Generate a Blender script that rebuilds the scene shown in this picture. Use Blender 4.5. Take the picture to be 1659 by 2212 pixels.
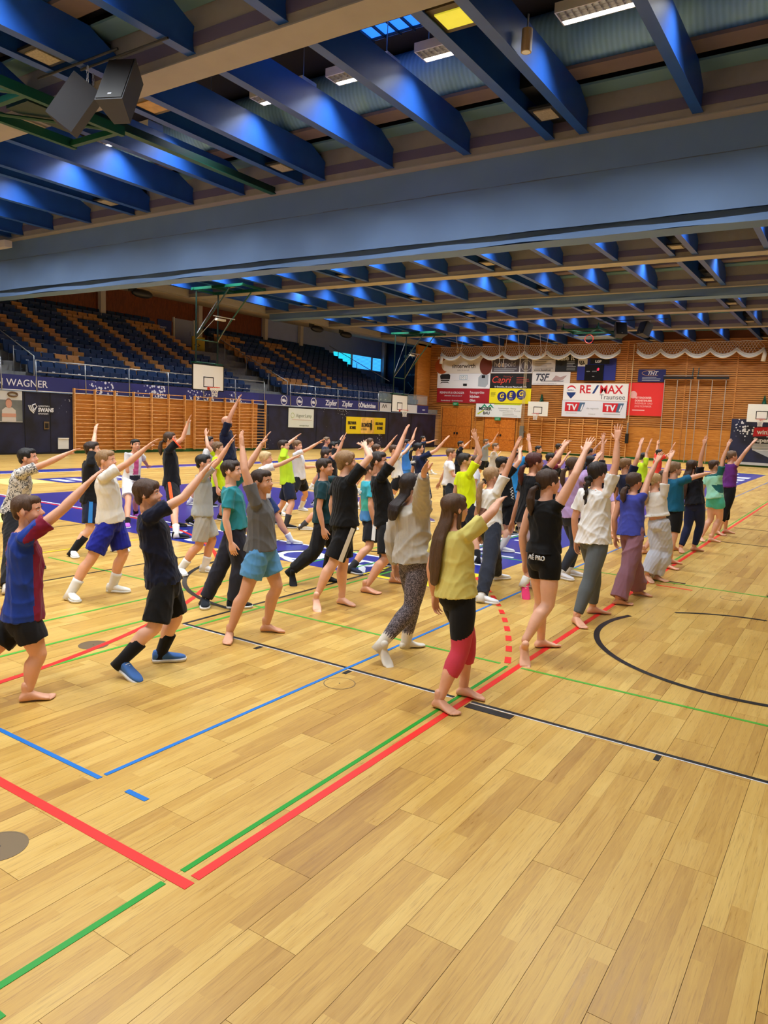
import bpy, math, random
import numpy as np
from mathutils import Vector, Matrix

random.seed(7)
scene = bpy.context.scene
COL = scene.collection
for o in list(bpy.data.objects):
    bpy.data.objects.remove(o)

# ------------------------------------------------------------------ camera, light, exposure
cam_d = bpy.data.cameras.new('camera')
cam = bpy.data.objects.new('camera', cam_d)
COL.objects.link(cam)
cam_d.sensor_fit = 'VERTICAL'
cam_d.sensor_height = 36.0
cam_d.lens = 25.605
cam_d.clip_end = 200
yaw, pitch, roll = -0.57751, 0.12640, -0.04147
_f = Vector((math.sin(yaw) * math.cos(pitch), math.cos(yaw) * math.cos(pitch), -math.sin(pitch)))
_r = Vector((math.cos(yaw), -math.sin(yaw), 0))
_d = _f.cross(_r)
_r2 = _r * math.cos(roll) + _d * math.sin(roll)
_d2 = _d * math.cos(roll) - _r * math.sin(roll)
mw = Matrix.Identity(4)
for i in range(3):
    mw[i][0] = _r2[i]; mw[i][1] = -_d2[i]; mw[i][2] = -_f[i]
mw[2][3] = 1.8
cam.matrix_world = mw
scene.camera = cam

world = bpy.data.worlds.new('world')
scene.world = world
world.use_nodes = True
world.node_tree.nodes['Background'].inputs[0].default_value = (0.55, 0.72, 1.0, 1)
world.node_tree.nodes['Background'].inputs[1].default_value = 1.2

scene.view_settings.view_transform = 'Standard'
scene.view_settings.look = 'None'
scene.view_settings.gamma = 1.0
scene.view_settings.use_curve_mapping = False
scene.view_settings.exposure = 0.0
scene.cycles.use_denoising = True
scene.cycles.max_bounces = 5
scene.cycles.diffuse_bounces = 3
scene.cycles.adaptive_threshold = 0.02
scene.cycles.glossy_bounces = 2
scene.cycles.transparent_max_bounces = 6
scene.cycles.caustics_reflective = False
scene.cycles.caustics_refractive = False
scene.cycles.sample_clamp_indirect = 4.0

LAMP_W = 85.0          # watts of each fluorescent fixture
LAMP_COL = (0.93, 0.97, 1.0)

# ------------------------------------------------------------------ helpers
MATS = {}

def lin(c):
    """sRGB 0-255 triple to linear"""
    out = []
    for v in c:
        v = v / 255.0
        out.append(v / 12.92 if v <= 0.04045 else ((v + 0.055) / 1.055) ** 2.4)
    return tuple(out)

def node(nt, kind, **kw):
    n = nt.nodes.new(kind)
    for k, v in kw.items():
        if k == 'ins':
            for kk, vv in v.items():
                n.inputs[kk].default_value = vv
        else:
            setattr(n, k, v)
    return n

def math_n(nt, op, a, b=None):
    n = nt.nodes.new('ShaderNodeMath'); n.operation = op
    for i, v in enumerate((a, b)):
        if v is None: continue
        if isinstance(v, (int, float)): n.inputs[i].default_value = v
        else: nt.links.new(v, n.inputs[i])
    return n.outputs[0]

def mix_n(nt, fac, a, b):
    n = nt.nodes.new('ShaderNodeMix'); n.data_type = 'RGBA'
    for sock, v in ((n.inputs[0], fac), (n.inputs[6], a), (n.inputs[7], b)):
        if isinstance(v, (int, float)): sock.default_value = v
        elif isinstance(v, tuple): sock.default_value = (*v[:3], 1)
        else: nt.links.new(v, sock)
    return n.outputs[2]

def mat(name, col, rough=0.6, metal=0.0, noise=0.0, nscale=20.0, bump=0.0, bscale=60.0, spec=0.5, emit=0.0, alpha=1.0, stretch=(1, 1, 1), sheen=0.0):
    """simple procedural material; col is sRGB 0-255"""
    if name in MATS: return MATS[name]
    m = bpy.data.materials.new(name); m.use_nodes = True
    nt = m.node_tree; b = nt.nodes['Principled BSDF']
    c = lin(col)
    b.inputs['Base Color'].default_value = (*c, 1)
    b.inputs['Roughness'].default_value = rough
    b.inputs['Metallic'].default_value = metal
    b.inputs['Specular IOR Level'].default_value = spec
    if sheen: b.inputs['Sheen Weight'].default_value = sheen
    if alpha < 1: b.inputs['Alpha'].default_value = alpha
    if emit:
        b.inputs['Emission Color'].default_value = (*c, 1)
        b.inputs['Emission Strength'].default_value = emit
    if noise or bump:
        tc = node(nt, 'ShaderNodeTexCoord')
        mp = node(nt, 'ShaderNodeMapping'); mp.inputs['Scale'].default_value = stretch
        nt.links.new(tc.outputs['Object'], mp.inputs[0])
    if noise:
        n = node(nt, 'ShaderNodeTexNoise', ins={'Scale': nscale, 'Detail': 4.0})
        nt.links.new(mp.outputs[0], n.inputs['Vector'])
        r = node(nt, 'ShaderNodeMapRange', ins={'From Min': 0.25, 'From Max': 0.75, 'To Min': 1 - noise, 'To Max': 1 + noise})
        nt.links.new(n.outputs[0], r.inputs[0])
        mx = node(nt, 'ShaderNodeMix', data_type='RGBA', blend_type='MULTIPLY')
        mx.inputs[0].default_value = 1; mx.inputs[6].default_value = (*c, 1)
        nt.links.new(r.outputs[0], mx.inputs[7])
        nt.links.new(mx.outputs[2], b.inputs['Base Color'])
    if bump:
        n2 = node(nt, 'ShaderNodeTexNoise', ins={'Scale': bscale, 'Detail': 3.0})
        nt.links.new(mp.outputs[0], n2.inputs['Vector'])
        bp = node(nt, 'ShaderNodeBump', ins={'Strength': bump, 'Distance': 0.02})
        nt.links.new(n2.outputs[0], bp.inputs['Height'])
        nt.links.new(bp.outputs[0], b.inputs['Normal'])
    MATS[name] = m
    return m

class MB:
    """collects shapes and builds ONE mesh object"""
    def __init__(s): s.v = []; s.f = []; s.mi = []
    def add(s, vs, fs, mi=0):
        o = len(s.v); s.v += [tuple(p) for p in vs]
        for f in fs: s.f.append(tuple(i + o for i in f)); s.mi.append(mi)
        return s
    def box(s, x0, x1, y0, y1, z0, z1, mi=0):
        v = [(x, y, z) for z in (z0, z1) for y in (y0, y1) for x in (x0, x1)]
        return s.add(v, [(0, 2, 3, 1), (4, 5, 7, 6), (0, 1, 5, 4), (2, 6, 7, 3), (0, 4, 6, 2), (1, 3, 7, 5)], mi)
    def quad(s, a, b, c, d, mi=0): return s.add([a, b, c, d], [(0, 1, 2, 3)], mi)
    def poly(s, pts, mi=0): return s.add(pts, [tuple(range(len(pts)))], mi)
    def prism(s, pts, vec, mi=0):
        """closed polygon extruded along vec"""
        n = len(pts); vec = Vector(vec)
        v = [tuple(p) for p in pts] + [tuple(Vector(p) + vec) for p in pts]
        fs = [tuple(range(n))[::-1], tuple(range(n, 2 * n))] + [(i, (i + 1) % n, n + (i + 1) % n, n + i) for i in range(n)]
        return s.add(v, fs, mi)
    def tube(s, pts, r, n=8, mi=0, cap=True, closed=False):
        pts = [Vector(p) for p in pts]; k = len(pts)
        rs = r if isinstance(r, (list, tuple)) else [r] * k
        vs = []; fs = []
        up = Vector((0, 0, 1))
        for i, p in enumerate(pts):
            a = pts[(i - 1) % k] if (closed or i) else p
            b = pts[(i + 1) % k] if (closed or i < k - 1) else p
            t = (b - a).normalized() if (b - a).length > 1e-9 else Vector((0, 0, 1))
            u = up if abs(t.dot(up)) < 0.92 else Vector((1, 0, 0))
            e1 = t.cross(u).normalized(); e2 = t.cross(e1).normalized()
            for j in range(n):
                an = 2 * math.pi * j / n
                vs.append(p + (e1 * math.cos(an) + e2 * math.sin(an)) * rs[i])
        m = k if closed else k - 1
        for i in range(m):
            i2 = (i + 1) % k
            for j in range(n):
                fs.append((i * n + j, i * n + (j + 1) % n, i2 * n + (j + 1) % n, i2 * n + j))
        if cap and not closed:
            fs.append(tuple(range(n))[::-1]); fs.append(tuple((k - 1) * n + j for j in range(n)))
        return s.add(vs, fs, mi)
    def lathe(s, prof, center=(0, 0, 0), n=16, mi=0):
        cx, cy, cz = center; vs = []; fs = []
        for r, z in prof:
            for j in range(n):
                a = 2 * math.pi * j / n; vs.append((cx + r * math.cos(a), cy + r * math.sin(a), cz + z))
        for i in range(len(prof) - 1):
            for j in range(n):
                fs.append((i * n + j, i * n + (j + 1) % n, (i + 1) * n + (j + 1) % n, (i + 1) * n + j))
        return s.add(vs, fs, mi)
    def mesh(s, name, mats, smooth=False):
        me = bpy.data.meshes.new(name); me.from_pydata(s.v, [], s.f)
        for m in (mats if isinstance(mats, (list, tuple)) else [mats]): me.materials.append(m)
        if any(s.mi): me.polygons.foreach_set('material_index', s.mi)
        if smooth: me.polygons.foreach_set('use_smooth', [True] * len(s.f))
        me.update(); return me
    def build(s, name, mats, parent=None, smooth=False):
        return link(name, s.mesh(name, mats, smooth), parent)

def link(name, data, parent=None, loc=None, rot=None):
    o = bpy.data.objects.new(name, data); COL.objects.link(o)
    if parent is not None: o.parent = parent
    if loc is not None: o.location = loc
    if rot is not None: o.rotation_euler = rot
    return o

def tag(o, label=None, cat=None, group=None, kind=None):
    if label: o['label'] = label
    if cat: o['category'] = cat
    if group: o['group'] = group
    if kind: o['kind'] = kind
    return o

def thing(name, label, cat, loc=(0, 0, 0), rotz=0.0, group=None):
    o = bpy.data.objects.new(name, None); COL.objects.link(o)
    o.empty_display_size = 0.2
    o.location = loc; o.rotation_euler = (0, 0, rotz)
    return tag(o, label, cat, group)

def copy_tree(o, parent=None):
    c = o.copy(); COL.objects.link(c)
    if parent is not None: c.parent = parent
    for ch in list(o.children): copy_tree(ch, c)
    return c

def text(body, size, loc, rot, m, parent, name='lettering', align='LEFT', sx=1.0, shear=0.0, bold=0.0, spacing=1.0):
    cu = bpy.data.curves.new(name, 'FONT'); cu.body = body; cu.size = size
    cu.align_x = align; cu.align_y = 'BOTTOM_BASELINE'
    cu.extrude = 0.003; cu.offset = bold; cu.shear = shear; cu.space_character = spacing
    cu.resolution_u = 3
    cu.materials.append(m)
    o = link(name, cu, parent, loc, rot); o.scale = (sx, 1, 1)
    return o

ENDROT = (math.pi / 2, 0, 0)            # lettering on the end wall, read from the hall
LEFTROT = (math.pi / 2, 0, math.pi / 2)  # lettering on the left wall

# ------------------------------------------------------------------ procedural surface materials
def mat_boards():
    m = bpy.data.materials.new('oak_parquet'); m.use_nodes = True; nt = m.node_tree
    b = nt.nodes['Principled BSDF']
    geo = node(nt, 'ShaderNodeNewGeometry'); sep = node(nt, 'ShaderNodeSeparateXYZ')
    nt.links.new(geo.outputs['Position'], sep.inputs[0])
    x = math_n(nt, 'ADD', sep.outputs[0], 0.10); y = sep.outputs[1]
    col = math_n(nt, 'FLOOR', math_n(nt, 'DIVIDE', x, 0.22))
    off = math_n(nt, 'MULTIPLY', math_n(nt, 'FLOORED_MODULO', math_n(nt, 'SUBTRACT', -2.0, col), 3.0), 0.325)
    yy = math_n(nt, 'SUBTRACT', math_n(nt, 'SUBTRACT', y, 0.10), off)
    strip = math_n(nt, 'FLOOR', math_n(nt, 'DIVIDE', x, 0.22 / 3))
    row = math_n(nt, 'FLOOR', yy)
    wn0 = node(nt, 'ShaderNodeTexWhiteNoise', noise_dimensions='2D')
    cv = node(nt, 'ShaderNodeCombineXYZ'); nt.links.new(strip, cv.inputs[0]); nt.links.new(row, cv.inputs[1])
    nt.links.new(cv.outputs[0], wn0.inputs['Vector'])
    brk = math_n(nt, 'GREATER_THAN', math_n(nt, 'FRACT', yy), math_n(nt, 'ADD', math_n(nt, 'MULTIPLY', wn0.outputs[0], 1.2), 0.15))
    cv2 = node(nt, 'ShaderNodeCombineXYZ'); nt.links.new(strip, cv2.inputs[0]); nt.links.new(row, cv2.inputs[1]); nt.links.new(brk, cv2.inputs[2])
    wn = node(nt, 'ShaderNodeTexWhiteNoise', noise_dimensions='3D'); nt.links.new(cv2.outputs[0], wn.inputs['Vector'])
    wnb = node(nt, 'ShaderNodeTexWhiteNoise', noise_dimensions='2D')
    cvb = node(nt, 'ShaderNodeCombineXYZ'); nt.links.new(col, cvb.inputs[0]); nt.links.new(row, cvb.inputs[1]); nt.links.new(cvb.outputs[0], wnb.inputs['Vector'])
    # per-strip shifted grain
    mp = node(nt, 'ShaderNodeMapping'); mp.inputs['Scale'].default_value = (34, 2.2, 1)
    shift = node(nt, 'ShaderNodeVectorMath', operation='MULTIPLY_ADD')
    nt.links.new(wn.outputs['Color'], shift.inputs[0]); shift.inputs[1].default_value = (7, 9, 5); nt.links.new(geo.outputs['Position'], shift.inputs[2])
    nt.links.new(shift.outputs[0], mp.inputs[0])
    gr = node(nt, 'ShaderNodeTexNoise', ins={'Scale': 1.0, 'Detail': 6.0, 'Roughness': 0.65, 'Distortion': 1.2})
    nt.links.new(mp.outputs[0], gr.inputs['Vector'])
    mp3 = node(nt, 'ShaderNodeMapping'); mp3.inputs['Scale'].default_value = (210, 9, 1)
    nt.links.new(shift.outputs[0], mp3.inputs[0])
    pores = node(nt, 'ShaderNodeTexNoise', ins={'Scale': 1.0, 'Detail': 2.0})
    nt.links.new(mp3.outputs[0], pores.inputs['Vector'])
    big = node(nt, 'ShaderNodeTexNoise', ins={'Scale': 0.55, 'Detail': 3.0}); nt.links.new(geo.outputs['Position'], big.inputs['Vector'])
    fac = math_n(nt, 'ADD', math_n(nt, 'ADD', 0.18, math_n(nt, 'MULTIPLY', wn.outputs[0], 0.36)), math_n(nt, 'MULTIPLY', wnb.outputs[0], 0.28))
    fac = math_n(nt, 'ADD', fac, math_n(nt, 'MULTIPLY', math_n(nt, 'SUBTRACT', big.outputs[0], 0.5), 0.5))
    fac = math_n(nt, 'ADD', fac, math_n(nt, 'MULTIPLY', math_n(nt, 'SUBTRACT', gr.outputs[0], 0.5), 0.7))
    rp = node(nt, 'ShaderNodeValToRGB')
    e = rp.color_ramp.elements
    e[0].position = 0.05; e[0].color = (*lin((158, 114, 56)), 1)
    e[1].position = 0.97; e[1].color = (*lin((222, 187, 106)), 1)
    e2 = rp.color_ramp.elements.new(0.45); e2.color = (*lin((196, 154, 76)), 1)
    nt.links.new(fac, rp.inputs[0])
    pf = node(nt, 'ShaderNodeMapRange', ins={'From Min': 0.56, 'From Max': 0.72, 'To Min': 0.0, 'To Max': 0.4})
    nt.links.new(pores.outputs[0], pf.inputs[0])
    c1 = mix_n(nt, pf.outputs[0], rp.outputs[0], lin((140, 100, 52)))
    # thin seam between strips
    fr = math_n(nt, 'FRACT', math_n(nt, 'DIVIDE', x, 0.22 / 3))
    seam = math_n(nt, 'LESS_THAN', fr, 0.022)
    c2 = mix_n(nt, math_n(nt, 'MULTIPLY', seam, 0.45), c1, lin((120, 78, 36)))
    nt.links.new(c2, b.inputs['Base Color'])
    rr = node(nt, 'ShaderNodeMapRange', ins={'From Min': 0.3, 'From Max': 0.7, 'To Min': 0.26, 'To Max': 0.40})
    nt.links.new(gr.outputs[0], rr.inputs[0]); nt.links.new(rr.outputs[0], b.inputs['Roughness'])
    b.inputs['Specular IOR Level'].default_value = 0.5
    bp = node(nt, 'ShaderNodeBump', ins={'Strength': 0.06, 'Distance': 0.004}); nt.links.new(pores.outputs[0], bp.inputs['Height'])
    nt.links.new(bp.outputs[0], b.inputs['Normal'])
    return m

def mat_grain(name, dark, light, scale=(1, 1, 1), rough=0.45, nscale=3.0):
    m = bpy.data.materials.new(name); m.use_nodes = True; nt = m.node_tree; b = nt.nodes['Principled BSDF']
    geo = node(nt, 'ShaderNodeNewGeometry'); mp = node(nt, 'ShaderNodeMapping'); mp.inputs['Scale'].default_value = scale
    nt.links.new(geo.outputs['Position'], mp.inputs[0])
    n = node(nt, 'ShaderNodeTexNoise', ins={'Scale': nscale, 'Detail': 5.0, 'Distortion': 1.0}); nt.links.new(mp.outputs[0], n.inputs['Vector'])
    rp = node(nt, 'ShaderNodeValToRGB'); e = rp.color_ramp.elements
    e[0].position = 0.3; e[0].color = (*lin(dark), 1); e[1].position = 0.7; e[1].color = (*lin(light), 1)
    nt.links.new(n.outputs[0], rp.inputs[0]); nt.links.new(rp.outputs[0], b.inputs['Base Color'])
    b.inputs['Roughness'].default_value = rough
    MATS[name] = m
    return m

def mat_splatter(name, base, dark, spot, lo=0.60, hi=0.64, seed=0.0, mask_scale=0.35, sscale=9.0):
    """painted pad: flat colour with clusters of paint splashes"""
    m = bpy.data.materials.new(name); m.use_nodes = True; nt = m.node_tree; b = nt.nodes['Principled BSDF']
    geo = node(nt, 'ShaderNodeNewGeometry')
    sh = node(nt, 'ShaderNodeVectorMath', operation='ADD'); sh.inputs[1].default_value = (seed, seed * 1.7, seed * 0.6)
    nt.links.new(geo.outputs['Position'], sh.inputs[0])
    big = node(nt, 'ShaderNodeTexNoise', ins={'Scale': mask_scale, 'Detail': 2.0}); nt.links.new(sh.outputs[0], big.inputs['Vector'])
    vor = node(nt, 'ShaderNodeTexVoronoi', ins={'Scale': sscale, 'Randomness': 1.0}); nt.links.new(sh.outputs[0], vor.inputs['Vector'])
    mask = node(nt, 'ShaderNodeMapRange', ins={'From Min': lo, 'From Max': hi + 0.08, 'To Min': 0.0, 'To Max': 0.42}); nt.links.new(big.outputs[0], mask.inputs[0])
    sp = math_n(nt, 'LESS_THAN', vor.outputs['Distance'], mask.outputs[0])
    n2 = node(nt, 'ShaderNodeTexNoise', ins={'Scale': 1.3, 'Detail': 5.0}); nt.links.new(sh.outputs[0], n2.inputs['Vector'])
    mr = node(nt, 'ShaderNodeMapRange', ins={'From Min': 0.4, 'From Max': 0.65}); nt.links.new(n2.outputs[0], mr.inputs[0])
    c = mix_n(nt, mr.outputs[0], lin(base), lin(dark))
    c = mix_n(nt, sp, c, lin(spot))
    nt.links.new(c, b.inputs['Base Color']); b.inputs['Roughness'].default_value = 0.55
    MATS[name] = m
    return m

# ------------------------------------------------------------------ shared materials
M_board = mat_boards()
M_gap = mat('floor_gap', (70, 44, 20), 0.8)
M_navy = mat_splatter('navy_pad', (28, 34, 66), (12, 14, 26), (205, 210, 225), 0.58, 0.62, 3.1)
M_pine = mat_grain('orange_pine', (178, 104, 34), (216, 148, 66), (0.6, 0.6, 9), 0.4)
M_slat = mat_grain('pine_slat', (164, 98, 40), (206, 142, 76), (0.5, 3, 6), 0.45)
M_slatgap = mat('pine_gap', (96, 48, 14), 0.8)
M_ladder = mat_grain('beech_bar', (214, 146, 78), (246, 196, 128), (2, 2, 8), 0.4)
M_backwood = mat_grain('stand_back_wood', (92, 42, 18), (132, 66, 30), (1, 5, 1), 0.5)
M_daylitwall = mat('stand_wall_daylight_tint', (158, 172, 222), 0.8, noise=0.04, nscale=2)  # white wall; the blue of the daylight is put into its base colour
M_conc = mat('stand_concrete', (142, 142, 140), 0.85, noise=0.15, nscale=6)
M_beige = mat('girder_beige', (156, 150, 144), 0.7, noise=0.04, nscale=4)
M_girder = mat('girder_face', (140, 134, 130), 0.8, noise=0.06, nscale=5)
M_joist = mat('blue_joist', (26, 74, 152), 0.42, noise=0.12, nscale=3)
M_deck = mat('roof_deck', (38, 34, 34), 0.9)
M_brown = mat('ceiling_brown', (120, 104, 96), 0.85, noise=0.06, nscale=4)
M_purple = mat('ceiling_mauve', (92, 84, 112), 0.85)
M_teal = mat('ceiling_teal', (104, 140, 148), 0.7)
M_black = mat('black_paint', (18, 18, 20), 0.5)
M_white = mat('white_paint', (236, 236, 232), 0.5)
M_steel = mat('galvanised_steel', (170, 174, 178), 0.35, metal=0.7)
M_green = mat('green_steel', (10, 72, 52), 0.4)
M_greendk = mat('dark_green_steel', (10, 40, 32), 0.45)
M_greentrim = mat('green_trim', (38, 96, 40), 0.6)
M_fascia = mat('fascia_blue', (38, 46, 112), 0.5)

def stripes_mat(name, col, dark, freq, axis=2):
    m = bpy.data.materials.new(name); m.use_nodes = True; nt = m.node_tree; b = nt.nodes['Principled BSDF']
    geo = node(nt, 'ShaderNodeNewGeometry'); sep = node(nt, 'ShaderNodeSeparateXYZ'); nt.links.new(geo.outputs['Position'], sep.inputs[0])
    s = math_n(nt, 'SINE', math_n(nt, 'MULTIPLY', sep.outputs[axis], freq))
    mr = node(nt, 'ShaderNodeMapRange', ins={'From Min': -1, 'From Max': 1}); nt.links.new(s, mr.inputs[0])
    nt.links.new(mix_n(nt, mr.outputs[0], lin(dark), lin(col)), b.inputs['Base Color'])
    bp = node(nt, 'ShaderNodeBump', ins={'Strength': 0.2, 'Distance': 0.02}); nt.links.new(s, bp.inputs['Height']); nt.links.new(bp.outputs[0], b.inputs['Normal'])
    b.inputs['Roughness'].default_value = 0.5
    return m
M_duct = stripes_mat('ribbed_duct', (150, 200, 222), (134, 184, 206), 70.0, 0)

# ------------------------------------------------------------------ floor
X0, X1, Y0, Y1 = -25.5, 1.5, -1.3, 45.8
floor = MB().box(X0 - 0.2, X1 + 0.2, Y0 - 0.2, Y1 + 0.2, -0.2, -0.010).build('floor', M_gap)
tag(floor, 'glossy oak parquet sports floor with coloured court lines', None, None, 'structure')
bw, bl, gap = 0.22, 1.0, 0.0016
def board_y(col): return 0.10 + 0.325 * ((-2 - col) % 3)
boards = []
c0 = math.floor((X0 + 0.10) / bw); c1 = math.floor((X1 + 0.10) / bw)
fwd = Vector((_f[0], _f[1])).normalized()
for c in range(c0, c1 + 1):
    x0 = max(c * bw - 0.10, X0); x1 = min(c * bw - 0.10 + bw, X1)
    r0 = math.floor(Y0 - board_y(c))
    for r in range(r0, math.ceil(Y1 - board_y(c)) + 1):
        y0 = max(board_y(c) + r, Y0); y1 = min(board_y(c) + r + bl, Y1)
        if y1 - y0 < 0.02 or x1 - x0 < 0.02: continue
        boards.append((x0, x1, y0, y1))
cam_inv = mw.inverted()
def in_frame(x, y, z=0.0):
    p = cam_inv @ Vector((x, y, z))
    if p.z > -0.2: return None
    u = -p.x / p.z * 1573.3; v = -p.y / p.z * 1573.3
    return -p.z if (abs(u) < 850 and abs(v) < 1130) else None
seen = []
for i, (a, b_, c, d) in enumerate(boards):
    if b_ - a < 0.21 or d - c < 0.99: continue
    k = in_frame((a + b_) / 2, (c + d) / 2)
    if k: seen.append((k, i))
seen.sort(); near = set(i for _, i in seen[:300])
bm_ = MB().box(gap / 2, bw - gap / 2, gap / 2, bl - gap / 2, -0.012, 0.0)
board_mesh = bm_.mesh('parquet_board', M_board)
rest = MB()
for i, (a, b_, c, d) in enumerate(boards):
    if i in near:
        link('parquet_board', board_mesh, floor, (a, c, random.uniform(-0.0003, 0.0003)))
    else:
        z = random.uniform(-0.0003, 0.0003)
        a += gap / 2; b_ -= gap / 2; c += gap / 2; d -= gap / 2
        rest.add([(a, c, z), (b_, c, z), (b_, d, z), (a, d, z), (a, c, -0.012), (b_, c, -0.012), (b_, d, -0.012), (a, d, -0.012)],
                 [(0, 1, 2, 3), (0, 4, 5, 1), (1, 5, 6, 2), (2, 6, 7, 3), (3, 7, 4, 0)])
tag(rest.build('parquet_boards_beyond', M_board, floor), None, None, None, 'stuff')

# painted court lines: thin paint films lying on the boards
P_red = mat('line_red', (238, 44, 38), 0.35); P_green = mat('line_green', (22, 150, 40), 0.35); P_green2 = mat('line_light_green', (74, 168, 52), 0.35)
P_blue = mat('line_blue', (28, 112, 196), 0.35); P_black = mat('line_black', (22, 20, 22), 0.4); P_yellow = mat('line_yellow', (232, 206, 40), 0.35)
P_key = mat('key_purple', (52, 44, 128), 0.3, noise=0.15, nscale=0.7); P_border = mat('border_blue', (30, 42, 138), 0.3, noise=0.1, nscale=0.7)
P_wht = mat('line_white', (228, 230, 238), 0.35); P_paley = mat('advert_pale_yellow', (232, 232, 130), 0.35)
P_brass = mat('floor_socket_metal', (132, 112, 84), 0.4, metal=0.5); P_dgrey = mat('advert_dark', (46, 50, 44), 0.4)
_zl = [0.0010]
def paint(m, x0, x1, y0, y1, z=None, name='court_line', label=None):
    if z is None: _zl[0] += 0.00002; z = _zl[0]
    o = MB().box(min(x0, x1), max(x0, x1), min(y0, y1), max(y0, y1), 0.0003, z).build(name, m, floor)
    if label: o['label'] = label
    return o
def arc(m, cx, cy, r, a0, a1, w=0.05, n=48, name='court_line', label=None):
    _zl[0] += 0.00002; z = _zl[0]; b = MB()
    for i in range(n):
        t0 = math.radians(a0 + (a1 - a0) * i / n); t1 = math.radians(a0 + (a1 - a0) * (i + 1) / n)
        q = [(cx + rr * math.cos(t), cy + rr * math.sin(t), z) for rr, t in ((r - w / 2, t0), (r + w / 2, t0), (r + w / 2, t1), (r - w / 2, t1))]
        b.quad(*q)
    o = b.build(name, m, floor)
    if label: o['label'] = label
    return o
# big painted zones first (lowest)
paint(P_border, -19.3, -3.62, 6.82, 7.9, 0.0008, 'painted_border', 'blue painted end border of the basketball court')
paint(P_border, -4.65, -3.62, 7.9, 36.4, 0.0008, 'painted_border', 'blue painted side border with advert blocks')
paint(P_border, -19.3, -18.5, 7.9, 36.4, 0.0008, 'painted_border')
paint(P_border, -19.3, -3.62, 36.4, 37.5, 0.0008, 'painted_border')
paint(P_key, -14.05, -9.05, 7.9, 13.7, 0.0008, 'painted_key', 'purple painted key below the basket')
paint(P_key, -14.05, -9.05, 30.6, 36.4, 0.0008, 'painted_key')
arc(P_wht, -11.55, 22.15, 1.8, 0, 360, 0.05)
arc(P_key, -11.55, 13.7, 1.75, 0, 180, 0.08)
paint(P_wht, -18.5, -4.65, 22.12, 22.17)
for x in (-18.5, -4.65): paint(P_wht, x - 0.03, x + 0.03, 7.9, 36.4)
for y in (7.9, 36.4): paint(P_wht, -18.5, -4.65, y - 0.03, y + 0.03)
# adverts on the floor
paint(P_paley, -12.4, -10.9, 5.7, 6.75, None, 'floor_advert'); paint(P_paley, -17.3, -15.9, 9.0, 10.1, None, 'floor_advert')
paint(P_border, -16.9, -15.6, 10.2, 12.6, None, 'floor_advert')
for k in range(5): paint(P_wht, -16.6, -15.9, 10.4 + 0.42 * k, 10.65 + 0.42 * k, None, 'floor_advert')
tri = MB(); _zl[0] += 0.00002
tri.poly([(-4.75, 6.84, _zl[0]), (-3.66, 6.84, _zl[0]), (-3.66, 7.86, _zl[0]), (-4.75, 7.86, _zl[0])]); tri.build('floor_advert', P_yellow, floor)
tri = MB(); _zl[0] += 0.00002
tri.poly([(-4.62, 6.95, _zl[0]), (-4.05, 6.9, _zl[0]), (-3.95, 7.3, _zl[0]), (-4.35, 7.75, _zl[0]), (-4.7, 7.4, _zl[0])]); tri.build('floor_advert', P_dgrey, floor)
FLAT = (0, 0, 0)
for (s, sz, x, y, rz) in (('A', 0.85, -8.75, 6.95, 0), ('b', 0.85, -7.95, 6.95, 0), ('Q', 0.9, -6.35, 6.95, 0), ('R', 0.9, -5.3, 6.95, 0)):
    _zl[0] += 0.0001
    t = text(s, sz, (x, y, 0.0012), (0, 0, rz), P_wht, floor, 'floor_lettering'); t.data.extrude = 0.0003
for k, y in enumerate((8.35, 8.75, 9.15, 9.55, 10.6, 11.0)):
    paint(P_wht, -4.45, -3.85, y, y + 0.07, None, 'floor_advert')
paint(P_wht, -4.5, -4.42, 8.2, 9.8, None, 'floor_advert')
for y in (27.6, 29.4, 31.2, 33.0): paint(P_wht, -4.4, -3.85, y, y + 1.0, None, 'floor_advert')
paint(P_yellow, -4.75, -3.6, 37.5, 37.9, None, 'floor_advert'); paint(P_yellow, -9.6, -6.2, 20.4, 22.0, None, 'floor_advert')
# lines
paint(P_red, -2.024, -1.979, 1.833, 41.8, None, 'court_line', 'bright red sideline')
paint(P_red, -22.0, -1.979, 1.762, 1.810, None, 'court_line', 'red goal line')
paint(P_green, -2.086, -2.060, 1.834, 4.955, None, 'court_line', 'green line beside the red sideline')
paint(P_green, -2.090, -2.061, -0.2, 1.742); paint(P_green, -2.30, -1.95, 1.02, 1.055); paint(P_green2, -2.086, -2.060, 8.9, 41.8)
paint(P_green2, -8.0, -2.14, 4.972, 5.0); paint(P_green2, -1.97, X1, 4.972, 5.0)
paint(P_green2, -4.59, -4.56, 2.6, 14); paint(P_green2, -5.03, -5.0, 2.6, 14); paint(P_green2, -5.62, -5.59, 3.0, 9)
paint(P_black, -4.68, -2.095, 4.135, 4.168); paint(P_black, -1.965, X1, 4.135, 4.168)
paint(P_wht, -4.68, -2.095, 4.128, 4.135); paint(P_wht, -1.965, X1, 4.128, 4.135)
paint(P_black, -1.965, -1.65, 4.045, 4.118); paint(P_black, -0.797, -0.767, 4.04, 4.118); paint(P_black, -2.935, -2.9, 4.04, 4.118); paint(P_black, -3.79, -3.755, 4.04, 4.118)
paint(P_black, -4.71, -4.68, 4.14, 13.9); paint(P_black, -7.1, -6.9, 4.1, 4.12); paint(P_black, -6.95, -6.92, 3.5, 8.0); paint(P_black, -10.0, -9.97, 5.0, 6.8)
paint(P_blue, -2.979, -2.953, 2.128, 30.0, None, 'court_line', 'thin blue line running up the hall'); paint(P_blue, -15.0, -2.957, 2.079, 2.106)
paint(P_blue, -2.757, -2.613, 2.081, 2.110)
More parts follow.
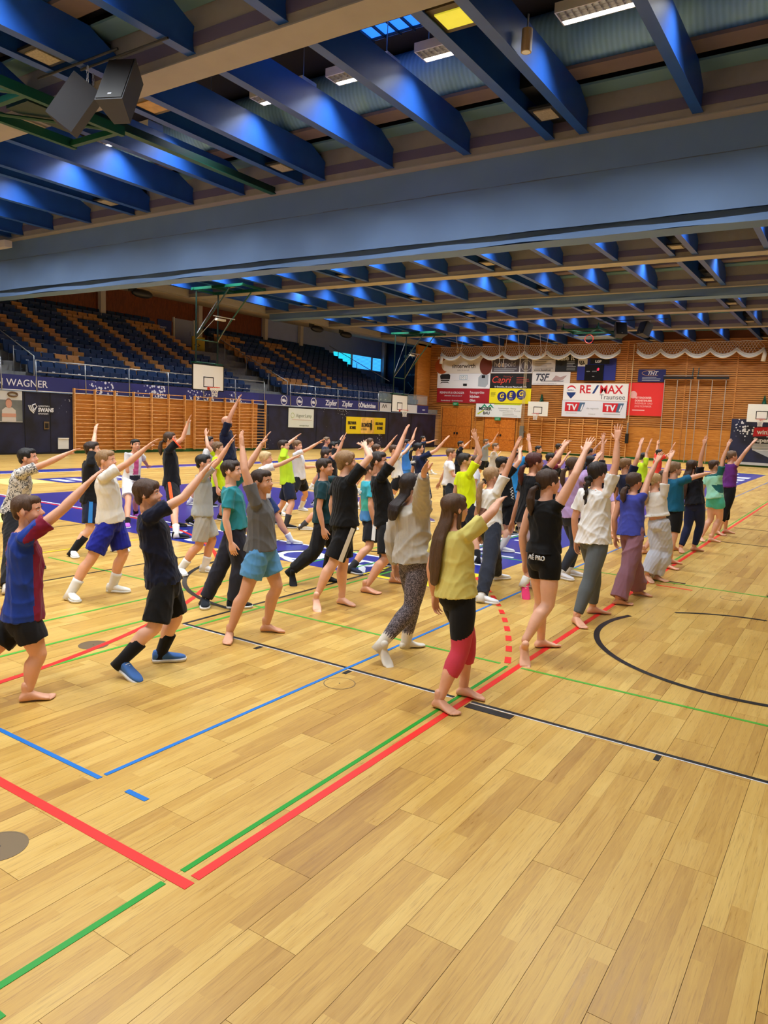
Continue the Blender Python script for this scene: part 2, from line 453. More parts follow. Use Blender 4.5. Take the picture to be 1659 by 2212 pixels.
arc(P_red, -10.5, 1.8, 6.0, 0, 90, 0.05, 60, 'court_line', 'red arc round the goal'); paint(P_red, -13.5, -10.5, 7.775, 7.825); arc(P_red, -13.5, 1.8, 6.0, 90, 180, 0.05, 60)
for k in range(22):
    a = 21.0 + k * 1.86 * 1.0
    arc(P_red, -10.5, 1.8, 9.0, a, a + 0.95, 0.05, 3, 'court_line_dash')
arc(P_black, -4.69, 6.55, 1.8, 90, 270, 0.05, 40)
arc(P_black, -0.58, 6.62, 1.27, 156, 290, 0.05, 40, 'court_line', 'black arc line'); arc(P_black, -0.58, 6.62, 1.27, 92, 131, 0.04, 12)
paint(P_black, -1.9, -1.62, 9.12, 9.16); paint(P_green2, -4.4, X1, 9.05, 9.08); paint(P_red, -1.88, -1.48, 8.80, 8.83); paint(P_black, -0.75, -0.68, 9.1, 9.16)
for y in (13.2, 15.4, 18.2, 22.4, 26.5): paint(P_black, -1.95, X1, y, y + 0.035)
paint(P_yellow, -8.33, -8.29, 3.5, 6.8); paint(P_blue, -2.98, -2.94, 30.0, 40.0)
for (x, y, r) in ((-2.826, 3.87, 0.11), (-1.06, 8.7, 0.11), (-4.76, 3.32, 0.11), (-2.79, 1.5, 0.11), (-4.8, 5.72, 0.11)):
    s_ = MB().lathe([(0.0, 0.0012), (r - 0.006, 0.0012), (r - 0.006, 0.0004)], (x, y, 0), 28)
    soc = s_.build('floor_socket_cover', M_board if y > 3.5 else P_brass, floor)
    MB().lathe([(r - 0.006, 0.0004), (r - 0.006, 0.0016), (r, 0.0016), (r, 0.0004)], (x, y, 0), 28).build('socket_ring', P_brass, soc)
    MB().lathe([(0.0, 0.0018), (0.006, 0.0016), (0.006, 0.0004)], (x, y, 0), 10).build('socket_pin', M_black, soc)

# ------------------------------------------------------------------ left wall below the stand
wl = MB().box(X0 - 0.4, X0, Y0, 45.3, 0, 2.27).build('wall_left', M_navy); tag(wl, 'navy painted padded wall under the spectator stand', None, None, 'structure')
for y in (1.5, 4.5, 7.5, 10.5, 13.0, 15.05, 16.05, 28.0, 31.9, 34.2, 36.6, 39.2, 42.0):
    MB().box(X0 - 0.02, X0 + 0.012, y, y + 0.02, 0.02, 2.25).build('panel_joint', M_black, wl)
fas = MB().box(X0 - 0.15, X0 + 0.05, Y0, 44.1, 2.30, 2.84).build('trim_1', M_fascia); tag(fas, 'blue fascia with white sponsor lettering along the stand front', None, None, 'structure')
MB().box(X0 + 0.05, X0 + 0.06, Y0, 44.1, 2.295, 2.32).build('edge_strip', M_white, fas)
M_txtw = mat('lettering_white', (232, 234, 242), 0.5)
fx = X0 + 0.052
def ltext(s, size, y, z, m=M_txtw, par=None, x=fx, **k): return text(s, size, (x, y, z), LEFTROT, m, par or fas, **k)
ltext('EIN WAGNER', 0.36, 13.72, 2.44); ltext('TISCHLER', 0.36, 11.2, 2.44); ltext('AUTOHAUS', 0.36, 7.0, 2.44)
for k, y in enumerate((29.1, 30.35, 31.55)):
    ring = MB()
    for j in range(32):
        a0 = 2 * math.pi * j / 32; a1 = 2 * math.pi * (j + 1) / 32
        ring.quad(*[(fx, y + rr * math.cos(a), 2.57 + rr * math.sin(a)) for rr, a in ((0.21, a0), (0.25, a0), (0.25, a1), (0.21, a1))])
    ring.build('logo_ring', M_txtw, fas); ltext('Niko', 0.2, y, 2.5, align='CENTER', bold=0.012, sx=0.85)
ltext('Zipfer', 0.42, 32.6, 2.46, bold=0.008); ltext('Zipfer', 0.42, 34.15, 2.46, bold=0.008); ltext('OÖNachrichten', 0.36, 35.75, 2.46, bold=0.012, sx=0.78)
wp = MB().box(fx - 0.002, fx + 0.006, 38.1, 42.6, 2.31, 2.83).build('white_panel', mat('panel_white', (220, 222, 226), 0.5), fas)
M_txtk = mat('lettering_black', (24, 24, 26), 0.5); M_txtg = mat('lettering_grey', (176, 178, 182), 0.5)
lg = MB()
for k in range(2): lg.prism([(fx + 0.008, 38.3 + 0.28 * k, 2.52), (fx + 0.008, 38.44 + 0.28 * k, 2.74), (fx + 0.008, 38.49 + 0.28 * k, 2.74), (fx + 0.008, 38.62 + 0.28 * k, 2.52), (fx + 0.008, 38.56 + 0.28 * k, 2.52), (fx + 0.008, 38.46 + 0.28 * k, 2.68), (fx + 0.008, 38.36 + 0.28 * k, 2.52)], (0.003, 0, 0))
lg.build('logo_mark', M_txtk, fas)
ltext('MINE', 0.38, 39.3, 2.42, M_txtg, x=fx + 0.008, sx=1.4); ltext('swans', 0.2, 43.3, 2.5, sx=0.8)
for (y, z, s_, sc) in ((18.6, 2.58, 0.0, 1), (21.5, 2.52, 7.0, 1), (25.6, 2.5, 11.0, 1)): pass
M_burst = mat_splatter('fascia_burst', (44, 50, 130), (36, 42, 110), (214, 220, 240), 0.40, 0.5, 9.3, 0.6, 8.0)
for (a, b_) in ((17.2, 19.0), (19.6, 21.4), (22.6, 24.2), (25.2, 27.2)):
    MB().box(fx - 0.002, fx + 0.003, a, b_, 2.33, 2.83).build('paint_burst', M_burst, fas)

# wood lining behind the bars
MB().box(X0, X0 + 0.03, 17.0, 27.15, 0.14, 2.42).build('wood_lining', M_pine, wl)
MB().box(X0, X0 + 0.04, 16.9, 27.7, 0.0, 0.13).build('green_skirting', M_greentrim, wl)
MB().box(X0, X0 + 0.02, Y0, 16.9, 0.0, 0.06).build('skirting', M_black, wl)
MB().box(X0, X0 + 0.02, 27.7, 45.3, 0.0, 0.06).build('skirting', M_black, wl)

# ------------------------------------------------------------------ end wall
we = MB().box(-26.6, X1 + 0.2, Y1 + 0.02, Y1 + 0.3, 0, 8.7).build('wall_end', M_slatgap); tag(we, 'orange pine end wall with horizontal slats and banners', None, None, 'structure')
sl = MB(); z = 2.02
while z < 7.08:
    sl.box(-26.6, X1, Y1 - 0.03, Y1 + 0.03, z, z + 0.092); z += 0.12
tag(sl.build('wall_slats', M_slat, we), None, None, None, 'stuff')
px_ = [-26.6, -22.6, -19.4, -15.9, -12.6, -9.15, -6.45, -3.2, 0.2, X1]
for a, b_ in zip(px_[:-1], px_[1:]):
    MB().box(a + 0.01, b_ - 0.01, Y1 - 0.03, Y1 + 0.03, 0.14, 1.06).build('wall_panel', M_pine, we)
    MB().box(a + 0.01, b_ - 0.01, Y1 - 0.03, Y1 + 0.03, 1.075, 1.99).build('wall_panel', M_pine, we)
for x in (-22.6, -12.6, -9.15, -6.45, -3.2): MB().box(x - 0.04, x + 0.04, Y1 - 0.06, Y1, 0.14, 7.08).build('wall_post', M_slat, we)
MB().box(-19.0, X1, Y1 - 0.05, Y1, 0, 0.14).build('green_skirting', M_greentrim, we)
ret = MB().box(-26.6, -26.4, 44.0, Y1, 2.3, 7.1).build('wall_return', M_pine); tag(ret, 'orange pine return wall at the corner of the stand', None, None, 'structure')
# right and back walls (behind and beside the camera, they bounce the light)
tag(MB().box(X1, X1 + 0.2, Y0, Y1, 0, 8.7).build('wall_right', mat('side_wall_cream', (206, 200, 190), 0.8)), 'cream side wall', None, None, 'structure')
tag(MB().box(-33.3, X1 + 0.2, Y0 - 0.2, Y0, 0, 8.7).build('wall_back', mat('side_wall_cream', (206, 200, 190), 0.8)), 'cream back wall', None, None, 'structure')

def door(n, xa, xb, zt, label):
    d = MB().box(xa, xb, Y1 - 0.07, Y1 - 0.02, 0, zt).build('door_%d' % n, M_pine); tag(d, label, None, None, 'structure')
    xm = (xa + xb) / 2
    M_leaf = mat_grain('door_veneer_%d' % n, (186, 96, 26), (222, 136, 50), (3, 1, 3), 0.4)
    for (a, b_) in ((xa + 0.18, xm - 0.01), (xm + 0.01, xb - 0.18)):
        lf = MB().box(a, b_, Y1 - 0.10, Y1 - 0.07, 0.03, zt - 0.16).build('door_leaf', M_leaf, d)
        for zz in (0.75, 1.55): MB().box(a, b_, Y1 - 0.104, Y1 - 0.10, zz, zz + 0.012).build('leaf_groove', M_slatgap, lf)
        hx = xm + (-0.16 if a < xm - 0.3 else 0.04)
        MB().box(hx, hx + 0.12, Y1 - 0.13, Y1 - 0.10, 0.98, 1.12).build('door_handle', M_black, lf)
    for xx in (xa + 0.13, xb - 0.16): MB().box(xx, xx + 0.03, Y1 - 0.085, Y1 - 0.07, 0, zt - 0.1).build('door_frame_bead', M_slatgap, d)
door(1, -25.35, -22.75, 2.95, 'orange veneered double door under red banner')
door(2, -22.05, -19.45, 2.95, 'orange veneered double door partly behind white builder banner')
for k, (x, z, lab) in enumerate(((-24.15, 2.98, 'green exit sign above the door under the red banner'), (-20.9, 2.045, 'green exit sign below the white builder banner'))):
    e = thing('exit_sign', lab, 'sign', (x, Y1 - 0.155, z))
    MB().box(-0.2, 0.2, -0.05, 0.05, 0, 0.2).build('sign_box', mat('exit_green', (20, 120, 70), 0.5, emit=0.3), e)
    text('EXIT', 0.12, (0, -0.054, 0.05), ENDROT, M_txtw, e, align='CENTER')

# ------------------------------------------------------------------ ceiling
ceiling = MB().box(-26.6, X1 + 0.2, Y0 - 0.2, Y1 + 0.2, 8.65, 8.8).build('ceiling', M_deck)
tag(ceiling, 'dark roof deck with blue beams and beige girders', None, None, 'structure')
GIRD = [2.6, 7.9, 13.3, 18.5, 23.5, 28.6, 33.9, 39.3]
ZG, ZJ = 6.93, 7.0
for g in GIRD:
    o = MB().box(-26.4, X1, g, g + 0.5, ZG + 0.02, 7.62).build('girder', M_girder, ceiling); o['label'] = 'beige and grey girder across the hall'
    MB().box(-26.4, X1, g - 0.02, g + 0.52, ZG, ZG + 0.02).build('girder_soffit', M_beige, o)
    MB().box(-26.4, X1, g - 0.012, g, 7.09, 7.28).build('girder_band', M_purple, o)
    MB().box(-26.4, X1, g + 0.1, g + 0.4, 7.62, 8.65).build('girder_web', M_deck, o)
JX = [-1.05, -2.85, -4.75, -5.38, -7.07, -8.85, -10.64, -11.27, -13.08, -14.85, -16.51, -17.14, -19.05, -20.86, -22.45, -23.1, -24.9]
bays = []
ends = [Y0] + [v for g in GIRD for v in (g, g + 0.5)] + [Y1]
for i in range(0, len(ends), 2): bays.append((ends[i], ends[i + 1]))
for (a, b_) in bays:
    prof = [(a, ZJ), (b_, ZJ), (b_ - 0.03, ZJ + 0.2), (b_ + 0.0, ZJ + 0.37), (b_ - 0.5, ZJ + 0.6), (a + 0.5, ZJ + 0.6), (a, ZJ + 0.37)]
    me = MB().prism([(-0.05, y, z) for y, z in prof], (0.10, 0, 0)).box(-0.085, 0.085, a, b_, ZJ - 0.012, ZJ).mesh('joist', M_joist)
    for x in JX: link('joist', me, ceiling, (x, 0, 0))
    L = b_ - a
    if L > 2:
        MB().box(-26.4, X1, b_ - 0.44, b_ - 0.02, 7.60, 7.64).build('ceiling_panel', M_teal, ceiling)
        MB().box(-26.4, X1, b_ - 1.12, b_ - 0.70, 7.60, 7.66).build('ceiling_panel', M_brown, ceiling)
        MB().box(-26.4, X1, b_ - 0.70, b_ - 0.44, 7.72, 7.76).build('ceiling_panel', M_black, ceiling)
        MB().box(-26.4, X1, a + 0.02, a + 0.6, 7.60, 7.64).build('ceiling_panel', M_brown, ceiling)
        du = MB(); yc, zc, r = b_ - 0.85, 8.16, 0.50
        n = 20
        vs = []
        for xx in (-26.4, X1):
            for j in range(n): vs.append((xx, yc + r * math.cos(2 * math.pi * j / n), zc + r * math.sin(2 * math.pi * j / n)))
        du.add(vs, [(j, (j + 1) % n, n + (j + 1) % n, n + j) for j in range(n)])
        d_ = du.build('air_duct', M_duct, ceiling, smooth=True)
    # trunk boxes between the paired joists, with a grille lamp near the girder
    for (xa, xb) in ((-5.38, -4.75), (-11.27, -10.64), (-17.14, -16.51), (-23.1, -22.45)):
        tr = MB().box(xa + 0.06, xb - 0.06, b_ - 1.6, b_ - 0.02, ZJ + 0.25, ZJ + 0.55).build('air_trunk', M_black, ceiling)
        MB().box(xa + 0.09, xb - 0.09, b_ - 1.3, b_ - 0.75, ZJ + 0.02, ZJ + 0.06).build('grille_frame', M_black, tr)
        MB().box(xa + 0.16, xb - 0.16, b_ - 1.22, b_ - 0.83, ZJ + 0.0, ZJ + 0.02).build('grille', mat('grille_grey', (150, 140, 120), 0.5, noise=0.3, nscale=30), tr)
# roof edge beam over the stand front
eb = MB().box(-26.75, -26.4, Y0, Y1, 6.98, 7.7).build('trim_2', M_beige); tag(eb, 'beige roof edge beam above the stand', None, None, 'structure')
# skylight in the roof deck
M_sky = mat('skylight_glass', (40, 120, 255), 0.3, emit=1.6)
sk = MB().box(-8.2, -7.0, 9.4, 11.6, 8.60, 8.64).build('window_1', M_sky); tag(sk, 'blue roof window with a grid of bars', None, None, 'structure')
for k in range(6): MB().box(-8.2, -7.0, 9.4 + 0.42 * k, 9.43 + 0.42 * k, 8.56, 8.61).build('glazing_bar', M_black, sk)
for k in range(5): MB().box(-8.2 + 0.29 * k, -8.18 + 0.29 * k, 9.4, 11.6, 8.55, 8.60).build('glazing_bar', M_black, sk)

# ------------------------------------------------------------------ fluorescent fixtures
M_house = mat('fixture_white', (226, 224, 220), 0.5); M_louvre = mat('fixture_louvre', (176, 168, 158), 0.3, metal=0.6)
M_tube = mat('fluorescent_tube', (255, 250, 238), 0.4, emit=9.0)
fl_house = MB().box(-0.65, 0.65, -0.20, -0.18, 0, 0.12).box(-0.65, 0.65, 0.18, 0.20, 0, 0.12).box(-0.65, -0.63, -0.18, 0.18, 0, 0.12).box(0.63, 0.65, -0.18, 0.18, 0, 0.12).box(-0.65, 0.65, -0.2, 0.2, 0.12, 0.14).mesh('housing', M_house)
lv = MB()
for k in range(13): lv.box(-0.62 + 0.1 * k, -0.612 + 0.1 * k, -0.18, 0.06, 0.0, 0.05)
for y in (-0.10, -0.02, 0.06): lv.box(-0.63, 0.63, y, y + 0.008, 0.0, 0.05)
fl_louvre = lv.mesh('louvre', M_louvre)
fl_tube = MB().box(-0.62, 0.62, 0.075, 0.175, 0.02, 0.05).mesh('tube', M_tube)
fl_rod = MB().tube([(0, 0, 0.14), (0, 0, 0.9)], 0.008, 5).mesh('hanger_rod', M_steel)
gaps = [(-2.85, -1.05), (-4.75, -2.85), (-7.07, -5.38), (-8.85, -7.07), (-10.64, -8.85), (-13.08, -11.27), (-14.85, -13.08), (-16.51, -14.85), (-19.05, -17.14), (-20.86, -19.05), (-22.45, -20.86), (-24.9, -23.1)]
ld = bpy.data.lights.new('fluorescent_light', 'AREA'); ld.shape = 'RECTANGLE'; ld.size = 1.2; ld.size_y = 0.10; ld.energy = LAMP_W; ld.color = LAMP_COL; ld.spread = math.radians(122)
for (a, b_) in bays:
    if b_ - a < 3: continue
    yc = (a + b_) / 2 + 0.05
    for (xa, xb) in gaps:
        xm = (xa + xb) / 2 + random.uniform(-0.12, 0.12)
        t = thing('ceiling_light', 'white louvred fluorescent fixture hanging between blue roof beams', 'light', (xm, yc, 7.72), 0, 'fluorescent fixtures between the roof beams')
        link('housing', fl_house, t); link('louvre', fl_louvre, t); link('tube', fl_tube, t); link('hanger_rod', fl_rod, t, (-0.5, 0, 0)); link('hanger_rod', fl_rod, t, (0.5, 0, 0))
        lo = link('fluorescent_light', ld, t, (0, 0.125, 0.012))

# ------------------------------------------------------------------ spectator stand
RD, RH = 0.82, 0.41
def row_x(i): return -26.0 - RD * i       # front of the seats
def row_z(i): return 2.60 + RH * i         # tread height
def stand_profile(rows, flat_from=None):
    p = [(X0 - 0.15, 2.3)]
    x = X0 - 0.15; z = row_z(0)
    p.append((x, z))
    for i in range(rows):
        xn = row_x(i) - 0.47
        if i == rows - 1: xn = -33.1
        p.append((xn, z))
        if i < rows - 1:
            z = row_z(i + 1); p.append((xn, z))
    p.append((-33.1, 2.3))
    return p
st = MB()
for (ya, yb, n) in ((Y0, 27.3, 9), (27.3, 30.2, 7), (30.2, 41.9, 9), (41.9, 45.8, 3)):
    st.prism([(x, ya, z) for x, z in stand_profile(n)], (0, yb - ya, 0))
stand = st.build('stand_steps', M_conc); tag(stand, 'grey concrete steps of the spectator stand', 'stand', None, 'structure')
# half steps in the aisles
for (ya, yb) in ((14.25, 15.45), (27.9, 29.35)):
    for i in range(8 if ya < 20 else 6):
        MB().box(row_x(i) - 0.47, row_x(i) - 0.05, ya, yb, row_z(i), row_z(i) + RH / 2).build('aisle_step', M_conc, stand)
# walls round the stand
tag(MB().box(-33.4, -33.1, Y0, 35.5, 2.3, 8.3).build('wall_stand_wood', M_backwood), 'dark brown timber wall behind the stand', None, None, 'structure')
tag(MB().box(-33.4, -33.1, 35.5, 49.9, 2.3, 8.3).build('wall_stand', M_daylitwall), 'white wall behind the stand, coloured bluish for the daylight on it', None, None, 'structure')
MB().box(-33.1, -33.06, Y0, 42.0, 6.0, 6.72).build('wall_plinth', mat_grain('plinth_wood', (112, 54, 22), (150, 80, 36), (1, 4, 1)), bpy.data.objects['wall_stand_wood'])
tag(MB().box(-33.4, -26.5, 49.8, 50.0, 2.3, 8.3).build('wall_stand_end', mat('stand_end_navy', (26, 30, 62), 0.6)), 'dark navy end wall of the stand with white drawings', None, None, 'structure')
sf = MB().prism([(-26.6, Y0, 7.02), (-33.3, Y0, 7.93), (-33.3, Y0, 8.1), (-26.6, Y0, 7.3)], (0, 51.3, 0)).build('ceiling_stand', mat('soffit_paint', (208, 192, 172), 0.8)); tag(sf, 'beige sloping soffit above the stand', None, None, 'structure')
tag(MB().box(-33.3, -26.6, 45.8, 50.0, 2.1, 2.35).build('floor_landing', M_conc), 'concrete landing at the far end of the stand', None, None, 'structure')
tag(MB().box(-26.6, -26.5, 45.8, 50.0, 2.3, 8.3).build('wall_stand_side', M_conc), 'side wall of the stand landing', None, None, 'structure')
for k, y in enumerate((23.63, 30.09, 35.65, 39.19, 49.57)):
    tag(MB().box(-33.06, -32.8, y - 0.14, y + 0.14, 6.0 if k < 4 else 4.3, 8.0).build('trim_%d' % (k + 3), mat('post_white', (206, 198, 190), 0.7)), 'white roof post at the back of the stand', None, 'white posts behind the stand', 'structure')
# wall things at the back of the stand
dr = MB().box(-33.09, -33.02, 28.35, 29.75, 5.5, 6.95).build('door_3', mat('door_grey_blue', (150, 156, 180), 0.5)); tag(dr, 'pale grey door at the back of the stand', None, None, 'structure')
MB().box(-33.02, -32.98, 29.5, 29.56, 6.1, 6.35).build('door_handle', M_steel, dr)
for (y0_, y1_) in ((28.28, 28.35), (29.75, 29.82)): MB().box(-33.1, -32.98, y0_, y1_, 5.5, 7.0).build('door_jamb', M_white, dr)
po = thing('stand_poster', 'blue poster with white bird emblem beside the pale door', 'poster', (-33.03, 27.2, 5.9))
MB().box(-0.02, 0.02, 0, 0.95, 0, 0.85).build('sheet', mat('poster_blue', (28, 52, 120), 0.5), po)
text('swans', 0.2, (0.024, 0.1, 0.4), LEFTROT, M_txtw, po)
ye = thing('exit_board', 'yellow board with dark arrows in the stairwell of the stand', 'sign', (-31.4, 28.2, 5.0), 0)
MB().box(-0.03, 0.03, 0, 0.9, 0, 0.9).build('board', mat('board_yellow', (190, 160, 40), 0.6), ye)
text('<>', 0.4, (0.034, 0.12, 0.3), LEFTROT, M_txtk, ye)
# window onto daylight
M_winb = mat('daylight_blue', (60, 170, 255), 0.4, emit=1.5); M_winc = mat('daylight_cyan', (40, 205, 235), 0.4, emit=1.4)
wn_ = MB().box(-33.1, -33.04, 42.9, 49.4, 5.55, 6.6).build('window_2', M_white); tag(wn_, 'bright blue daylit window with louvres at the far end of the stand', None, None, 'structure')
for k, (a, b_, m) in enumerate(((43.1, 45.2, M_winc), (45.5, 47.9, M_winb), (48.2, 49.3, M_winb))):
    MB().box(-33.04, -33.02, a, b_, 5.6, 6.55).build('pane', m, wn_)
    for j in range(9): MB().box(-33.02, -32.99, a, b_, 5.65 + j * 0.1, 5.665 + j * 0.1).build('louvre_blade', mat('blade_pale', (150, 205, 245), 0.5), wn_)
# drawings on the navy end wall
ne = bpy.data.objects['wall_stand_end']
text('keller', 0.36, (-30.6, 49.79, 7.1), ENDROT, M_txtw, ne); text('sportpark', 0.36, (-31.2, 49.79, 6.72), ENDROT, M_txtw, ne)
text('ALLES IST MÖGLICH', 0.2, (-30.9, 49.79, 5.3), ENDROT, M_txtw, ne)
MB().box(-29.0, -28.3, 49.77, 49.79, 6.7, 7.4).build('logo_patch', mat('logo_gold', (200, 160, 60), 0.5), ne)
for (cx, cz, rr) in ((-30.2, 4.3, 0.5), (-28.9, 4.0, 0.6)):
    MB().tube([(cx - rr, 49.78, cz - rr), (cx, 49.78, cz), (cx + rr, 49.78, cz - rr)], 0.03, 5).tube([(cx - rr, 49.78, cz + rr), (cx, 49.78, cz), (cx + rr, 49.78, cz + rr)], 0.03, 5).build('line_drawing', M_txtw, ne)

# seats
M_seatb = mat('seat_blue', (15, 50, 94), 0.45, noise=0.1, nscale=6); M_seatw = mat('seat_wood', (196, 138, 76), 0.5, noise=0.1, nscale=8); M_plate = mat('number_plate', (230, 232, 236), 0.5)
def seat_mesh(m):
    b = MB()
    b.prism([(0.0, -0.235, 0.30), (0.03, -0.235, 0.62), (-0.02, -0.235, 0.63), (-0.06, -0.235, 0.32)], (0, 0.47, 0))
    b.prism([(-0.30, -0.235, 0.40), (-0.40, -0.235, 0.84), (-0.44, -0.235, 0.84), (-0.36, -0.235, 0.38)], (0, 0.47, 0))
    b.prism([(-0.02, -0.235, 0.32), (-0.34, -0.235, 0.38), (-0.34, -0.235, 0.42), (-0.02, -0.235, 0.37)], (0, 0.47, 0))
    return b.mesh('stadium_seat', m)
me_sb = seat_mesh(M_seatb); me_sw = seat_mesh(M_seatw)
me_pl = MB().box(0.022, 0.030, -0.055, 0.055, 0.445, 0.475).mesh('number_plate', M_plate)
br = MB()
for s_ in (-1, 1):
    br.box(-0.16, -0.13, 0.16 * s_ - 0.012, 0.16 * s_ + 0.012, 0.0, 0.33).box(-0.10, -0.04, 0.16 * s_ - 0.012, 0.16 * s_ + 0.012, 0.12, 0.14)
br.box(-0.16, -0.10, -0.17, 0.17, 0.30, 0.33)
me_br = br.mesh('bracket', M_steel)
WOOD = [(1,3),(1,4),(1,9),(1,12),(1,27),(1,28),(1,29),(1,30),(1,34),(1,37),(2,2),(2,5),(2,9),(2,12),(2,16),(2,27),(2,34),(2,37),(3,2),(3,5),(3,9),(3,12),(3,16),(3,27),(3,34),(3,37),(4,2),(4,5),(4,9),(4,12),(4,16),(4,19),(4,27),(4,28),(4,29),(4,30),(4,34),(4,37),(5,2),(5,5),(5,9),(5,12),(5,16),(5,19),(5,27),(5,34),(5,37),(6,5),(6,9),(6,12),(6,16),(6,19),(6,27),(6,34),(6,37),(7,5),(7,9),(7,10),(7,11),(7,12),(7,16),(7,17),(7,18),(7,19),(7,27),(7,28),(7,29),(7,30),(7,34),(7,35),(7,36),(7,37)]
woodset = set(WOOD)
seats = []
SW = 0.547
for i in range(9):
    for k in range(-4, 55):
        y = 15.97 + SW * k
        if y < 14.0 and i < 0: continue
        if 14.2 < y < 15.6: continue
        if 27.3 < y < 29.75 or (i >= 4 and 26.6 < y < 30.5): continue
        if y > 41.7 and i >= 3: continue
        if y > 43.4: continue
        seats.append((y, i, k))
cands = []
for (y, i, k) in seats:
    d = in_frame(row_x(i), y, row_z(i) + 0.5)
    cands.append((d if d else 999, y, i, k))
cands.sort()
rest_b = MB(); rest_w = MB()
n_ = 0
for d, y, i, k in cands:
    wood = (i, k) in woodset
    if n_ < 300 and d < 900:
        n_ += 1
        o = link('stadium_seat', me_sw if wood else me_sb, None, (row_x(i), y, row_z(i)))
        if wood: tag(o, 'light wood coloured tip-up seat in the spectator stand', 'seat', 'wood coloured stand seats')
        else: tag(o, 'dark blue plastic tip-up seat with white number plate in the stand', 'seat', 'blue stand seats')
        link('number_plate', me_pl, o); link('bracket', me_br, o)
    elif d < 900:
        tgt = rest_w if wood else rest_b
        src = me_sb
        tgt.add([(v.co.x + row_x(i), v.co.y + y, v.co.z + row_z(i)) for v in src.vertices], [tuple(p.vertices) for p in src.polygons])
if rest_b.v: tag(rest_b.build('stadium_seats_beyond', M_seatb), 'further blue seats at the far end of the stand', 'seats', None, 'stuff')
if rest_w.v: tag(rest_w.build('stadium_seats_beyond_wood', M_seatw), 'further wood coloured seats at the far end of the stand', 'seats', None, 'stuff')

# railings along the stand front and aisles
def railing(label, pts_rails, posts, r=0.022, group='steel railings of the stand'):
    t = thing('railing', label, 'railing', posts[0][0], 0, group); o = Vector(posts[0][0])
    for pr_ in pts_rails: MB().tube([Vector(p) - o for p in pr_], r, 6).build('rail', M_steel, t, True)
    for a, b_ in posts: MB().tube([Vector(a) - o, Vector(b_) - o], r, 6).build('post', M_steel, t, True)
for (ya, yb, lab) in ((8.0, 14.2, 'steel railing on the stand front beside the aisle stairs'), (15.5, 27.6, 'steel front railing before the left block of seats'), (29.6, 37.9, 'steel front railing before the right block of seats')):
    n = max(2, int((yb - ya) / 2.0)); ys = [ya + (yb - ya) * j / n for j in range(n + 1)]
    railing(lab, [[(X0 + 0.02, ya, 3.0), (X0 + 0.02, yb, 3.0)], [(X0 + 0.02, ya, 3.42), (X0 + 0.02, yb, 3.42)]], [((X0 + 0.07, y, 2.28), (X0 + 0.02, y, 3.42)) for y in ys])
for (y, lab) in ((15.45, 'sloping steel handrail beside the left aisle of the stand'), (29.4, 'sloping steel handrail beside the middle aisle of the stand'), (41.95, 'dark sloping handrail at the far stairs of the stand')):
    lo, hi = (0, 6) if y < 40 else (2, 8)
    a = (row_x(lo) + 0.3, y, row_z(lo) + 0.95); b_ = (row_x(hi), y, row_z(hi) + 0.95)
    railing(lab, [[(X0, y, 2.4), (X0, y, 3.55), b_]] if y < 40 else [[a, b_]], [((row_x(i), y, row_z(i)), (row_x(i), y, row_z(i) + 0.95 )) for i in range(lo + 1, hi + 1, 2)], group='aisle handrails of the stand')
for j in range(1):
    gl = thing('glass_balustrade', 'clear glass balustrade on the far part of the stand front', 'balustrade', (X0 + 0.02, 38.0, 2.84))
    for q in range(4):
        MB().box(-0.008, 0.008, 1.5 * q + 0.03, 1.5 * q + 1.47, 0.05, 0.62).build('glass_pane', mat('balustrade_glass', (190, 215, 225), 0.05, alpha=0.22), gl)
        MB().tube([(0, 1.5 * q, 0), (0, 1.5 * q, 0.66)], 0.02, 6).build('post', M_steel, gl)
    MB().tube([(0, 0, 0.66), (0, 6.0, 0.66)], 0.02, 6).build('rail', M_steel, gl)
for k, y in enumerate((21.4, 33.6, 36.4)):
    sp = thing('stand_speaker', 'black oval loudspeaker under the roof edge above the stand', 'speaker', (-27.0, y, 6.80), 0, 'black speakers above the stand')
    b = MB(); b.lathe([(0.0, -0.16), (0.10, -0.15), (0.17, -0.09), (0.19, 0.0), (0.17, 0.09), (0.1, 0.15), (0.0, 0.16)], (0, 0, 0), 16)
    o = b.build('speaker_body', M_black, sp, True); o.rotation_euler = (math.pi / 2, 0, 0); o.scale = (1, 1, 3.2)
    MB().box(-0.03, 0.03, -0.7, -0.3, 0.02, 0.24).build('speaker_bracket', M_black, sp)

# ------------------------------------------------------------------ wall bars
def wall_bars(label, base, n, w, along, h=2.5, group='climbing wall bars'):
    """along: 'y' on the left wall (facing +X), 'x' on the end wall (facing -Y)"""
    t = thing('wall_bars', label, 'wall bars', base, 0 if along == 'y' else -math.pi / 2, group)
    # local frame: bars stand along +Y, stick out to +X
    up = MB().box(0.02, 0.14, -0.022, 0.022, 0.1, h).mesh('upright', M_ladder)
    rg = MB().tube([(0.11, 0.0, 0), (0.11, w, 0)], 0.016, 6).mesh('rung', M_ladder, True)
    for k in range(n + 1): link('upright', up, t, (0, k * w, 0))
    zs = [0.14 + 0.147 * j for j in range(14)] + [h - 0.04]
    for k in range(n):
        for z in zs: link('rung', rg, t, (0, k * w, z))
    return t
wall_bars('six section beech wall bars on the left wall beside the white notice', (X0 + 0.03, 16.97, 0), 6, 0.905, 'y')
wall_bars('five section beech wall bars on the left wall behind the instructor', (X0 + 0.03, 22.98, 0), 5, 0.93, 'y')
wall_bars('beech wall bars on the end wall below the white sponsor banners', (-18.66, Y1 - 0.03, 0), 7, 0.912, 'x', 2.35)

